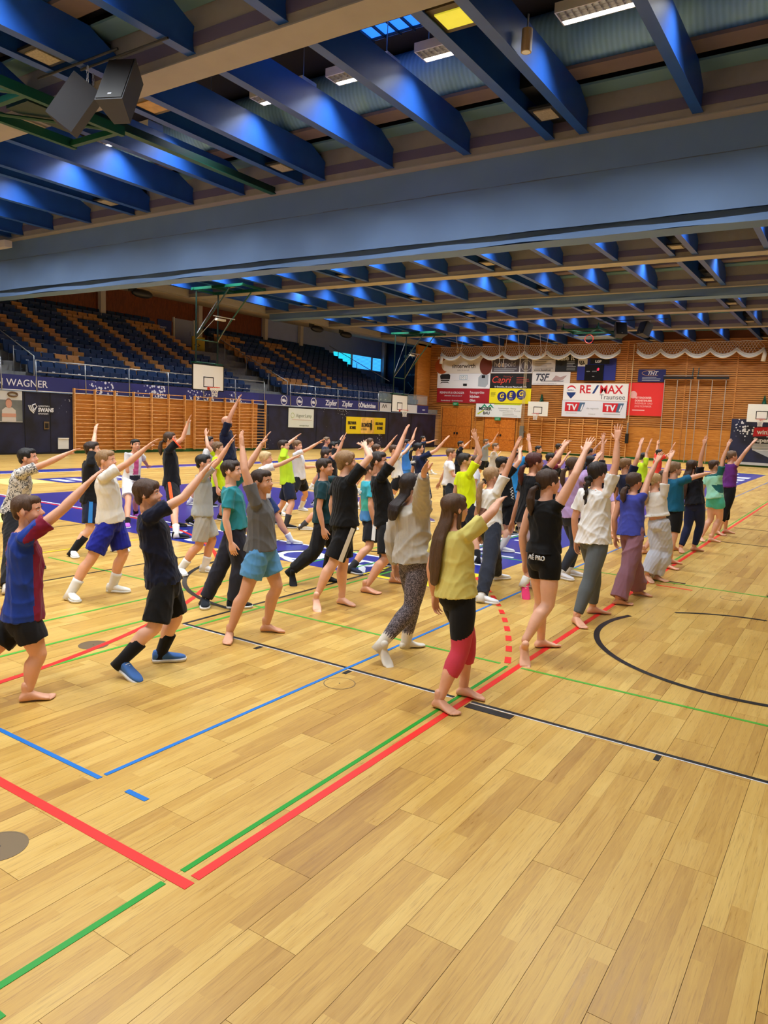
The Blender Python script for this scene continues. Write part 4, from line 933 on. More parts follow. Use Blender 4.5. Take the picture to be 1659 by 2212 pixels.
speaker('black loudspeaker with cut corner under the far roof on the left', (-10.4, 36.0, 6.5), (math.radians(-20), 0, math.radians(40)), 0.56, 0.45, 0.62, 0.22, 'far loudspeakers'); speaker('black loudspeaker under the far roof on the right of its pair', (-9.2, 36.0, 6.5), (math.radians(-20), 0, math.radians(-40)), 0.56, 0.45, 0.62, 0.22, 'far loudspeakers')
# yellow flood lamp, cylinder lamp, projector box
t = thing('flood_lamp', 'square flood lamp with yellowish glass between the paired roof beams', 'lamp', (-5.06, 8.95, 7.02)); MB().box(-0.3, 0.3, -0.3, 0.3, 0.02, 0.1).build('lamp_frame', mat('lamp_brown', (92, 80, 62), 0.6), t); MB().box(-0.19, 0.19, -0.19, 0.19, 0.0, 0.02).build('lamp_glass', mat('lamp_yellow', (214, 206, 60), 0.3, emit=0.7, noise=0.4, nscale=9), t)
t = thing('flood_lamp', 'square unlit flood lamp between paired roof beams above the steel beam', 'lamp', (-10.95, 8.9, 7.02)); MB().box(-0.3, 0.3, -0.3, 0.3, 0.02, 0.1).build('lamp_frame', mat('lamp_brown', (92, 80, 62), 0.6), t); MB().box(-0.2, 0.2, -0.2, 0.2, 0.0, 0.02).build('lamp_glass', mat('lamp_dull', (176, 140, 92), 0.3, noise=0.3, nscale=6), t)
t = thing('cylinder_lamp', 'small beige cylinder lamp beside a blue roof beam', 'lamp', (-4.55, 10.15, 7.0)); MB().lathe([(0, 0), (0.075, 0), (0.075, 0.3), (0, 0.3)], (0, 0, 0), 14).build('lamp_body', mat('lamp_beige', (172, 148, 116), 0.5), t); MB().lathe([(0.06, -0.002), (0, -0.002)], (0, 0, 0), 14).build('lamp_lens', M_white, t); MB().tube([(0, 0, 0.3), (0, 0, 0.5)], 0.015, 5).build('stem', M_steel, t)
t = thing('motion_detector', 'white cylinder detector under the far curtain beam', 'detector', (-2.95, 30.2, 6.7)); MB().lathe([(0, 0), (0.12, 0), (0.12, 0.28), (0, 0.28)], (0, 0, 0), 12).build('body', M_white, t); MB().tube([(0, 0, 0.28), (0, 0, 0.5)], 0.02, 5).build('stem', M_steel, t)
t = thing('security_camera', 'white box camera at the left end of the grey curtain', 'camera', (-23.3, 13.05, 6.62)); MB().box(-0.5, 0.5, -0.12, 0.12, 0, 0.2).build('camera_body', mat('camera_white', (214, 206, 196), 0.5), t); MB().box(-0.75, -0.5, -0.05, 0.05, 0.06, 0.12).build('camera_arm', M_steel, t)

# ------------------------------------------------------------------ divider curtains
M_curt = mat('curtain_grey', (100, 128, 168), 0.75, noise=0.05, nscale=1.5, bump=0.25, bscale=1.6)
def curtain(label, y, ztop, zbot, x0, x1, full=True):
    t = thing('divider_curtain', label, 'curtain', ((x0 + x1) / 2, y, ztop)); rr = random.Random(int(y)); xc = (x0 + x1) / 2
    n = 220
    def sheet(za, zb, y0, y1, name, parent=t, wob=0.012, rows=5, sag=0.0):
        b = MB(); vs = []
        for r in range(rows + 1):
            f = r / rows
            for j in range(n + 1):
                x = x0 + (x1 - x0) * j / n
                w = wob * f * (math.sin(x * 1.9 + 3 * f) + 0.6 * math.sin(x * 0.73 + 1.3) + 0.4 * math.sin(x * 4.7))
                zz = za + (zb - za) * f + sag * f * (0.5 * math.sin(x * 0.8) + 0.5 * math.sin(x * 2.1 + 2))
                vs.append((x - xc, y0 + (y1 - y0) * f + w - y, zz - ztop))
        fs = [(r * (n + 1) + j, r * (n + 1) + j + 1, (r + 1) * (n + 1) + j + 1, (r + 1) * (n + 1) + j) for r in range(rows) for j in range(n)]
        return b.add(vs, fs).build(name, M_curt, parent, True)
    if full:
        u = sheet(ztop, 6.38, y - 0.10, y - 0.13, 'upper_panel'); sheet(6.40, 5.44, y - 0.115, y - 0.20, 'lower_panel', wob=0.02)
        MB().box(x0 - xc, x1 - xc, -0.122, -0.116, 6.375 - ztop, 6.395 - ztop).build('seam', mat('curtain_seam', (92, 104, 124), 0.8), t)
        sheet(ztop, 5.25, y + 0.12, y + 0.14, 'back_panel'); sheet(5.47, 5.24, y - 0.06, y - 0.17, 'hem_roll', wob=0.03, sag=0.02)
        sheet(5.24, 5.19, y - 0.17, y + 0.14, 'hem_underside', rows=2)
    else:
        sheet(ztop, zbot, y - 0.16, y - 0.2, 'front_fold', sag=0.03, wob=0.03); sheet(ztop - 0.05, zbot - 0.05, y + 0.1, y + 0.15, 'back_fold', sag=0.03); sheet(zbot, zbot - 0.05, y - 0.2, y + 0.15, 'fold_underside', rows=2, wob=0.02)
curtain('long blue grey divider curtain half drawn up below the near girder', 13.62, 6.93, 5.2, -25.0, X1, True)
curtain('grey divider curtain rolled up tight below the far girder', 28.95, 6.93, 6.66, -26.3, X1, False)

# ------------------------------------------------------------------ nets, poles, rings on the end wall
M_nets = mat('ball_net_white', (232, 228, 222), 0.85)
def ball_net(label, xa, xb, nsc, tail_left, tail_right):
    t = thing('ball_net', label, 'net', ((xa + xb) / 2, Y1 - 0.5, 6.76), 0, 'white ball stop nets'); xc = (xa + xb) / 2; w = (xb - xa) / nsc
    def low(x):
        f = ((x - xa) / w) % 1.0; return -0.30 - 0.36 * (1 - (2 * f - 1) ** 2)
    bun = MB(); n = nsc * 14
    for (dy, dz, r) in ((0, 0, 0.055), (0.05, 0.06, 0.05), (-0.04, -0.06, 0.045), (0.02, 0.11, 0.045)):
        bun.tube([(xa + (xb - xa) * j / n - xc, dy, low(xa + (xb - xa) * j / n) + dz) for j in range(n + 1)], r, 6)
    bun.build('gathered_net', M_nets, t, True)
    top = MB().tube([(xa - 0.1 + (xb - xa + 0.2) * j / (nsc * 8) - xc, 0.05, 0.16 + 0.03 * abs(math.sin(j * math.pi / 4))) for j in range(nsc * 8 + 1)], 0.014, 4); top.build('top_rope', M_nets, t)
    ms = MB(); k = int((xb - xa) / 0.16)
    for j in range(k):
        x = xa + 0.16 * j
        for s_ in (-1, 1):
            pts = []
            for q in range(6):
                xx = min(max(x + s_ * 0.09 * q, xa), xb); zz = 0.15 + (low(xx) - 0.15) * q / 5; pts.append((xx - xc, 0.03, zz))
            ms.tube(pts, 0.008, 3, cap=False)
    tag(ms.build('net_mesh', M_nets, t), None, None, None, 'stuff')
    for on, x in ((tail_left, xa), (tail_right, xb)):
        if on: MB().tube([(x - xc, 0, -0.28), (x - xc + 0.05, 0, -0.55), (x - xc, 0, -0.95)], [0.06, 0.11, 0.13], 7).build('net_tail', M_nets, t, True)
ball_net('white ball net gathered in scallops above the left banners', -25.3, -12.95, 8, True, False); ball_net('white ball net gathered in scallops above the climbing poles', -11.95, -5.15, 5, False, True)
pl = thing('climbing_poles', 'six steel climbing poles on black rails against the end wall', 'climbing poles', (-8.6, Y1 - 0.3, 0))
for x in (-10.26, -9.54, -8.8, -8.38, -7.65, -6.93): MB().tube([(x + 8.6, 0, 0.05), (x + 8.6, 0, 4.86)], 0.024, 6).build('pole', mat('pole_grey', (176, 160, 146), 0.4), pl)
for (a, b_) in ((-10.35, -8.68), (-8.5, -6.8)): MB().box(a + 8.6, b_ + 8.6, -0.06, 0.1, 4.84, 4.98).build('pole_rail', M_black, pl); MB().box(a + 8.6, b_ + 8.6, -0.03, 0.0, 5.02, 5.06).build('pole_rail', M_steel, pl)
for x in (-8.75, -8.45): MB().tube([(x + 8.6, 0, 5.0), (x + 8.6, 0.1, 5.5)], 0.03, 5).build('pulley_rope', M_greendk, pl)
ps = thing('pole_stand', 'tall single pale pole with black foot before the red banner', 'pole', (-12.2, Y1 - 0.25, 0)); MB().tube([(0, 0, 1.15), (0, 0, 6.9)], 0.03, 6).build('pole', mat('pole_wood', (206, 176, 130), 0.5), ps); MB().box(-0.09, 0.09, -0.08, 0.08, 0.95, 1.55).build('pole_foot', M_black, ps); MB().tube([(0, 0, 1.5), (0, 0, 2.2)], 0.05, 6).build('pole_sleeve', M_steel, ps)
rp = thing('rope_bundle', 'bundle of pale climbing ropes in a grey clamp beside the wall bars', 'ropes', (-19.05, Y1 - 0.3, 0))
for k in range(4): MB().tube([(-0.09 + 0.06 * k, 0, 0.3), (-0.09 + 0.06 * k, 0, 6.9)], 0.010, 5).build('rope', mat('rope_pale', (206, 188, 150), 0.8), rp)
MB().box(-0.14, 0.14, -0.06, 0.08, 0.95, 1.75).build('rope_clamp', mat('clamp_grey', (120, 118, 112), 0.5), rp); MB().box(-0.16, 0.16, -0.05, 0.25, 1.3, 1.4).build('wall_bracket', M_steel, rp)
for k, (x, y, zr) in enumerate(((-20.9, 39.6, 6.1), (-18.1, 39.6, 5.2), (-16.9, 39.6, 5.7), (-15.6, 39.6, 5.8))):
    g = thing('gym_rings', 'pair of wooden gym rings on straps below the far roof', 'gym rings', (x, y, zr), 0, 'gym rings below the far roof')
    for s_ in (-0.12, 0.12):
        MB().tube([(s_, 0.11 * math.cos(q * 0.5236), 0.11 * math.sin(q * 0.5236)) for q in range(12)], 0.016, 5, closed=True).build('ring', mat('ring_wood', (214, 182, 134), 0.5), g); MB().tube([(s_, 0, 0.11), (s_ * 2.2, 0, 6.935 - zr)], 0.012, 4).build('strap', M_nets, g)

# ------------------------------------------------------------------ people
V3 = lambda p: np.array(p, dtype=float)
def unit(v):
    n = np.linalg.norm(v); return v / n if n > 1e-9 else v
class G:
    """numpy geometry bag of closed pieces"""
    def __init__(s): s.v = []; s.f = []; s.n = 0
    def add(s, vs, fs):
        s.v.append(np.asarray(vs, float)); s.f += [tuple(i + s.n for i in f) for f in fs]; s.n += len(vs); return s
    def loft(s, rings, n=16, caps=True, power=2.0):
        """rings: (center, u, v, a, b)"""
        t = 2 * np.pi * np.arange(n) / n
        cu = np.sign(np.cos(t)) * np.abs(np.cos(t)) ** (2 / power); sv = np.sign(np.sin(t)) * np.abs(np.sin(t)) ** (2 / power)
        vs = [V3(c) + np.outer(cu * a, u) + np.outer(sv * b, v) for c, u, v, a, b in rings]
        k = len(rings); fs = []
        for i in range(k - 1):
            for j in range(n): fs.append((i * n + j, i * n + (j + 1) % n, (i + 1) * n + (j + 1) % n, (i + 1) * n + j))
        vs = np.concatenate(vs)
        if caps: fs += [tuple(range(n))[::-1], tuple((k - 1) * n + j for j in range(n))]
        return s.add(vs, fs)
    def tube(s, pts, rad, n=12, flat=None, round_=True, start=False):
        """chain with rounded ends; rad per point"""
        pts = [V3(p) for p in pts]; rad = list(rad)
        if round_:
            d0 = unit(pts[0] - pts[1]); d1 = unit(pts[-1] - pts[-2]); r0, r1 = rad[0], rad[-1]
            pts = [pts[0] + d0 * r0 * 0.92, pts[0] + d0 * r0 * 0.6] + pts + [pts[-1] + d1 * r1 * 0.6, pts[-1] + d1 * r1 * 0.92]
            rad = [r0 * 0.38, r0 * 0.8] + rad + [r1 * 0.8, r1 * 0.38]
        elif start:
            d0 = unit(pts[0] - pts[1]); r0 = rad[0]; pts = [pts[0] + d0 * r0 * 0.92, pts[0] + d0 * r0 * 0.6] + pts; rad = [r0 * 0.38, r0 * 0.8] + rad
        rings = []; pu = None
        for i, p in enumerate(pts):
            t = unit(pts[min(i + 1, len(pts) - 1)] - pts[max(i - 1, 0)])
            u = pu if pu is not None else (V3((1, 0, 0)) if abs(t[0]) < 0.8 else V3((0, 1, 0)))
            u = unit(u - t * (u @ t)); v = np.cross(t, u); pu = u
            rings.append((p, u, v, rad[i], rad[i]))
        return s.loft(rings, n)
    def ball(s, c, r, R=None, nu=14, nv=9):
        r = V3(r if hasattr(r, '__len__') else (r, r, r)); vs = []; fs = []
        for i in range(1, nv):
            ph = np.pi * i / nv
            for j in range(nu):
                th = 2 * np.pi * j / nu; vs.append((np.sin(ph) * np.cos(th), np.sin(ph) * np.sin(th), np.cos(ph)))
        vs += [(0, 0, 1), (0, 0, -1)]; m = len(vs)
        for i in range(nv - 2):
            for j in range(nu): fs.append((i * nu + j, (i + 1) * nu + j, (i + 1) * nu + (j + 1) % nu, i * nu + (j + 1) % nu))
        for j in range(nu): fs.append((m - 2, j, (j + 1) % nu)); fs.append((m - 1, (nv - 2) * nu + (j + 1) % nu, (nv - 2) * nu + j))
        vs = V3(vs) * r
        if R is not None: vs = vs @ np.asarray(R).T
        return s.add(vs + V3(c), fs)
    def merged(s): return np.concatenate(s.v), s.f
    def place(s, other, M, loc, scale=1.0):
        v, f = other; return s.add((v * scale) @ np.asarray(M).T + V3(loc), f)

_jobs = []
def remesh(geo, voxel, smooth=4):
    """queue a union + smoothing of overlapping pieces; result filled by run_jobs"""
    res = {}; _jobs.append((geo, voxel, smooth, res)); return res
def run_jobs():
    tmp = []
    for geo, vox, sm, res in _jobs:
        v, f = geo.merged(); me = bpy.data.meshes.new('tmp'); me.from_pydata(v.tolist(), [], f)
        o = bpy.data.objects.new('tmp', me); COL.objects.link(o)
        m = o.modifiers.new('r', 'REMESH'); m.mode = 'VOXEL'; m.voxel_size = vox; m.adaptivity = 0.0
        if sm:
            m2 = o.modifiers.new('s', 'SMOOTH'); m2.factor = 0.5; m2.iterations = sm
        tmp.append(o)
    dg = bpy.context.evaluated_depsgraph_get(); dg.update()
    for o, (geo, vox, sm, res) in zip(tmp, _jobs):
        me = o.evaluated_get(dg).to_mesh()
        n = len(me.vertices); a = np.empty(n * 3, np.float32); me.vertices.foreach_get('co', a)
        b = np.empty(len(me.loops), np.int32); me.loops.foreach_get('vertex_index', b)
        ls = np.empty(len(me.polygons), np.int32); me.polygons.foreach_get('loop_start', ls)
        lt_ = np.empty(len(me.polygons), np.int32); me.polygons.foreach_get('loop_total', lt_)
        nn = np.empty(n * 3, np.float32); me.vertices.foreach_get('normal', nn)
        res['v'] = a.reshape(-1, 3).astype(float); res['n'] = nn.reshape(-1, 3).astype(float)
        res['f'] = [tuple(b[s:s + t]) for s, t in zip(ls.tolist(), lt_.tolist())]
        o.evaluated_get(dg).to_mesh_clear()
    for o in tmp:
        me = o.data; bpy.data.objects.remove(o); bpy.data.meshes.remove(me)
    _jobs.clear()
def mesh_from(name, parts, mats, mi=None):
    vs = []; fs = []; n = 0
    for v, f in parts:
        vs.append(v); fs += [tuple(i + n for i in q) for q in f] if n else list(f); n += len(v)
    v = np.concatenate(vs); me = bpy.data.meshes.new(name)
    sizes = np.array([len(q) for q in fs], np.int32); loops = np.concatenate([np.asarray(q, np.int32) for q in fs]) if fs else np.zeros(0, np.int32)
    me.vertices.add(len(v)); me.vertices.foreach_set('co', v.astype(np.float32).ravel())
    me.loops.add(len(loops)); me.loops.foreach_set('vertex_index', loops)
    me.polygons.add(len(fs)); me.polygons.foreach_set('loop_start', np.concatenate([[0], np.cumsum(sizes)[:-1]]).astype(np.int32)); me.polygons.foreach_set('loop_total', sizes)
    for m in (mats if isinstance(mats, (list, tuple)) else [mats]): me.materials.append(m)
    if mi is not None: me.polygons.foreach_set('material_index', np.asarray(mi, np.int32))
    me.polygons.foreach_set('use_smooth', np.ones(len(fs), bool)); me.update(calc_edges=True); me.validate()
    return me

# --- templates -----------------------------------------------------
EX, EY, EZ = V3((1, 0, 0)), V3((0, 1, 0)), V3((0, 0, 1))
def head_geo():
    g = G()
    g.ball((0, -.05, .13), (.345, .43, .37), nu=24, nv=16).ball((0, .13, -.1), (.285, .265, .33), nu=24, nv=16).ball((0, .16, -.29), (.205, .20, .18), nu=20, nv=12).ball((0, .27, -.41), (.085, .075, .07))
    for s in (-1, 1):
        g.ball((s * .165, .235, -.15), (.115, .105, .13)).ball((s * .045, .405, -.125), (.035, .04, .03)).ball((s * .12, .30, .075), (.10, .06, .04))
        g.ball((s * .355, -.05, -.04), (.026, .075, .105)).ball((s * .35, -.02, -.05), (.035, .045, .09))
    g.tube([(0, .335, .05), (0, .40, -.04), (0, .445, -.105)], [.035, .038, .047]).ball((0, .33, -.255), (.115, .075, .085))
    g.ball((0, .385, -.232), (.07, .028, .016)).ball((0, .382, -.272), (.06, .028, .02)).tube([(0, -.12, -.2), (0, -.14, -.55)], [.2, .21])
    return g
HEAD_HI = remesh(head_geo(), 0.02, 5); HEAD_LO = remesh(head_geo(), 0.036, 3)
def hand_geo(curl, spread, thumb_out):
    """right hand, wrist at origin, fingers +Y, back +Z, thumb at -X; length about 0.185"""
    g = G()
    g.loft([((0, -.012, 0), EX, EZ, .024, .019), ((0, .01, 0), EX, EZ, .029, .019), ((0, .045, 0), EX, EZ, .038, .0165), ((.0, .078, 0), EX, EZ, .041, .0145), ((0, .096, -.001), EX, EZ, .038, .012)], 16, power=2.6)
    g.ball((-.026, .035, -.008), (.016, .03, .015))
    for x, ln, r, k in ((-.030, .074, .0088, -1.2), (-.010, .083, .0092, -.3), (.011, .077, .0088, .5), (.030, .060, .0078, 1.4)):
        a = spread * k; d = V3((math.sin(a), math.cos(a), 0)); p = V3((x, .090 - abs(x) * .12, 0)); pts = [p - d * .012]; rr = [r * 1.08]; bend = 0.0
        for i, fr in enumerate((.44, .31, .25)):
            bend += curl * (0.7 if i == 0 else 1.0); q = d * math.cos(bend) - EZ * math.sin(bend)
            pts.append(pts[-1] + q * ln * fr + (d * .012 if i == 0 else 0)); rr.append(r * (1.0 - .1 * (i + 1)))
        g.tube(pts, rr, 9)
    a = thumb_out; d1 = unit(V3((-math.sin(a), math.cos(a), -.25))); d2 = unit(V3((-math.sin(a * .7), math.cos(a * .7), -.2))); p = V3((-.026, .022, -.006))
    g.tube([p, p + d1 * .035, p + d1 * .035 + d2 * .028, p + d1 * .035 + d2 * .05], [.0135, .0115, .0098, .0082], 9)
    return g
HANDS = {'flat': remesh(hand_geo(.10, .05, .75), .0042, 3), 'spread': remesh(hand_geo(.10, .20, 1.0), .0042, 3), 'relaxed': remesh(hand_geo(.38, .05, .55), .0042, 3)}
def foot_geo(toes=True, k=1.0):
    g = G()
    g.loft([((0, y, z0 + h / 2), EX, EZ, w * k, h / 2 * k) for y, w, h, z0 in ((-.005, .085, .11, .02), (.03, .13, .19, .005), (.12, .15, .30, 0), (.22, .15, .36, 0), (.34, .148, .30, .01), (.48, .165, .215, .012), (.62, .19, .155, .006), (.73, .198, .125, 0), (.80, .18, .11, 0))], 18, power=2.4)
    g.tube([(0, .20, .24), (0, .19, .46)], [.13 * k, .135 * k], 12)
    if toes:
        for x, y1, r in ((-.125, 1.0, .058), (-.045, .985, .04), (.022, .955, .037), (.085, .915, .034), (.142, .865, .032)):
            g.tube([(x * .92, .70, .055), (x, y1 - .10, .052), (x, y1 - r, r * .86)], [r * 1.05, r * .95, r * .92], 8)
    else: g.ball((-.01, .84, .055), (.165, .15, .058))
    return g
FOOT = remesh(foot_geo(), .02, 3); SOCKFOOT = remesh(foot_geo(False, 1.05), .026, 4)
def shoe_geo():
    g = G()
    g.loft([((0, y, .06 + h / 2), EX, EZ, w, h / 2) for y, w, h in ((-.05, .10, .22), (-.02, .145, .29), (.10, .165, .33), (.22, .165, .33), (.36, .17, .30), (.5, .18, .24), (.68, .20, .19), (.84, .19, .16), (.97, .14, .13), (1.05, .07, .09))], 20, power=2.5)
    g.ball((0, .14, .36), (.145, .18, .06)); return g
SHOE = remesh(shoe_geo(), .026, 3)
def sole_v():
    out = [(-.085, -.05), (.085, -.05), (.155, -.0), (.18, .12), (.17, .35), (.19, .55), (.215, .72), (.195, .90), (.12, 1.03), (.0, 1.075), (-.13, 1.04), (-.21, .9), (-.225, .72), (-.195, .5), (-.17, .32), (-.18, .1), (-.15, 0)]
    n = len(out); v = [(x, y, 0.0) for x, y in out] + [(x * 1.05, y, .055) for x, y in out] + [(x, y, .10) for x, y in out]
    f = [tuple(range(n))[::-1], tuple(range(2 * n, 3 * n))] + [(k * n + i, k * n + (i + 1) % n, (k + 1) * n + (i + 1) % n, (k + 1) * n + i) for k in (0, 1) for i in range(n)]
    return V3(v), f
SOLE = sole_v()
def lace_v():
    g = G()
    for k in range(4): g.tube([(-.10, .34 + .07 * k, .335 - .037 * k), (0, .35 + .07 * k, .365 - .04 * k), (.10, .34 + .07 * k, .335 - .037 * k)], [.016] * 3, 5, round_=False)
    return g.merged()
LACES = lace_v()
def eyes_geo():
    w = G(); i = G()
    for s in (-1, 1): w.ball((s * .135, .322, .0), (.050, .040, .026), nu=12, nv=8); i.ball((s * .133, .350, .0), (.024, .015, .025), nu=10, nv=7)
    return w.merged(), i.merged()
EYE_W, EYE_I = eyes_geo()
def brow_geo():
    g = G()
    for s in (-1, 1): g.tube([(s * .06, .362, .075), (s * .135, .362, .098), (s * .215, .315, .07)], [.015, .018, .010], 6)
    return g.merged()
BROWS = brow_geo()
LIPS = G().ball((0, .395, -.234), (.066, .026, .014), nu=12, nv=7).ball((0, .392, -.268), (.058, .027, .018), nu=12, nv=7).merged()

# --- materials -----------------------------------------------------
def skin_mat(c):
    n = 'skin_%02x%02x%02x' % c
    if n in MATS: return MATS[n]
    m = mat(n, c, 0.5, noise=0.06, nscale=14, bump=0.04, bscale=120); b = m.node_tree.nodes['Principled BSDF']
    b.inputs['Specular IOR Level'].default_value = 0.4
    return m
def hair_mat(c):
    n = 'hair_%02x%02x%02x' % c
    if n in MATS: return MATS[n]
    m = mat(n, c, 0.45, noise=0.34, nscale=14, bump=0.4, bscale=26, stretch=(16, 16, 1.2), spec=0.4); return m
def cloth_mat(c, fine=1.0):
    n = 'cloth_%02x%02x%02x' % tuple(c)
    if n in MATS: return MATS[n]
    return mat(n, c, 0.85, noise=0.06, nscale=7, bump=0.25 * fine, bscale=9, spec=0.2, sheen=0.1)
def scribble_mat():
    m = bpy.data.materials.new('cloth_scribble'); m.use_nodes = True; nt = m.node_tree; b = nt.nodes['Principled BSDF']
    tc = node(nt, 'ShaderNodeTexCoord'); v = node(nt, 'ShaderNodeTexVoronoi', feature='DISTANCE_TO_EDGE', ins={'Scale': 16.0}); nz = node(nt, 'ShaderNodeTexNoise', ins={'Scale': 12.0})
    mx = node(nt, 'ShaderNodeMix', data_type='RGBA'); mx.inputs[0].default_value = 0.12; nt.links.new(tc.outputs['Object'], mx.inputs[6]); nt.links.new(nz.outputs['Color'], mx.inputs[7]); nt.links.new(mx.outputs[2], v.inputs['Vector'])
    nt.links.new(mix_n(nt, math_n(nt, 'LESS_THAN', v.outputs['Distance'], 0.055), lin((206, 202, 196)), lin((70, 70, 74))), b.inputs['Base Color']); b.inputs['Roughness'].default_value = 0.85
    return m
def pattern_mat():
    m = bpy.data.materials.new('cloth_speckle'); m.use_nodes = True; nt = m.node_tree; b = nt.nodes['Principled BSDF']
    tc = node(nt, 'ShaderNodeTexCoord'); v = node(nt, 'ShaderNodeTexNoise', ins={'Scale': 95.0, 'Detail': 3.0, 'Distortion': 2.0}); nt.links.new(tc.outputs['Object'], v.inputs['Vector'])
    nt.links.new(mix_n(nt, math_n(nt, 'GREATER_THAN', v.outputs[0], 0.54), lin((58, 52, 58)), lin((150, 140, 148))), b.inputs['Base Color']); b.inputs['Roughness'].default_value = 0.8
    return m
M_scrib = scribble_mat(); M_speck = pattern_mat()
M_eyew = mat('eye_white', (232, 226, 220), 0.3); M_iris = mat('eye_iris', (44, 30, 22), 0.2); M_lips = mat('lip_rose', (196, 112, 104), 0.45); M_beard = mat('beard_stubble', (90, 64, 50), 0.9, noise=0.3, nscale=40)

def frame(fw, up):
    """matrix with columns right, forward, up (forward kept)"""
    fw = unit(V3(fw)); up = V3(up); r = unit(np.cross(fw, up)); return np.stack([r, fw, np.cross(r, fw)], 1)
def wrinkle(v, n, amp, seed, scale=1.0):
    r = np.random.RandomState(seed); d = np.zeros(len(v))
    for k in range(7):
        w = r.normal(size=3) * (16 + 8 * k) * scale; w[2] *= 0.5; ph = r.uniform(0, 6.3); wr = np.sin(v @ (r.normal(size=3) * 7) + r.uniform(0, 6))
        env = .5 + .5 * np.sin(v @ (r.normal(size=3) * 6) + r.uniform(0, 6))
        d += env * ((1 - np.abs(np.sin(v @ w + ph + 1.2 * wr))) ** 2 * 2 - .9) / (1 + 0.35 * k)
    return v + n * (d * amp / 1.6)[:, None]

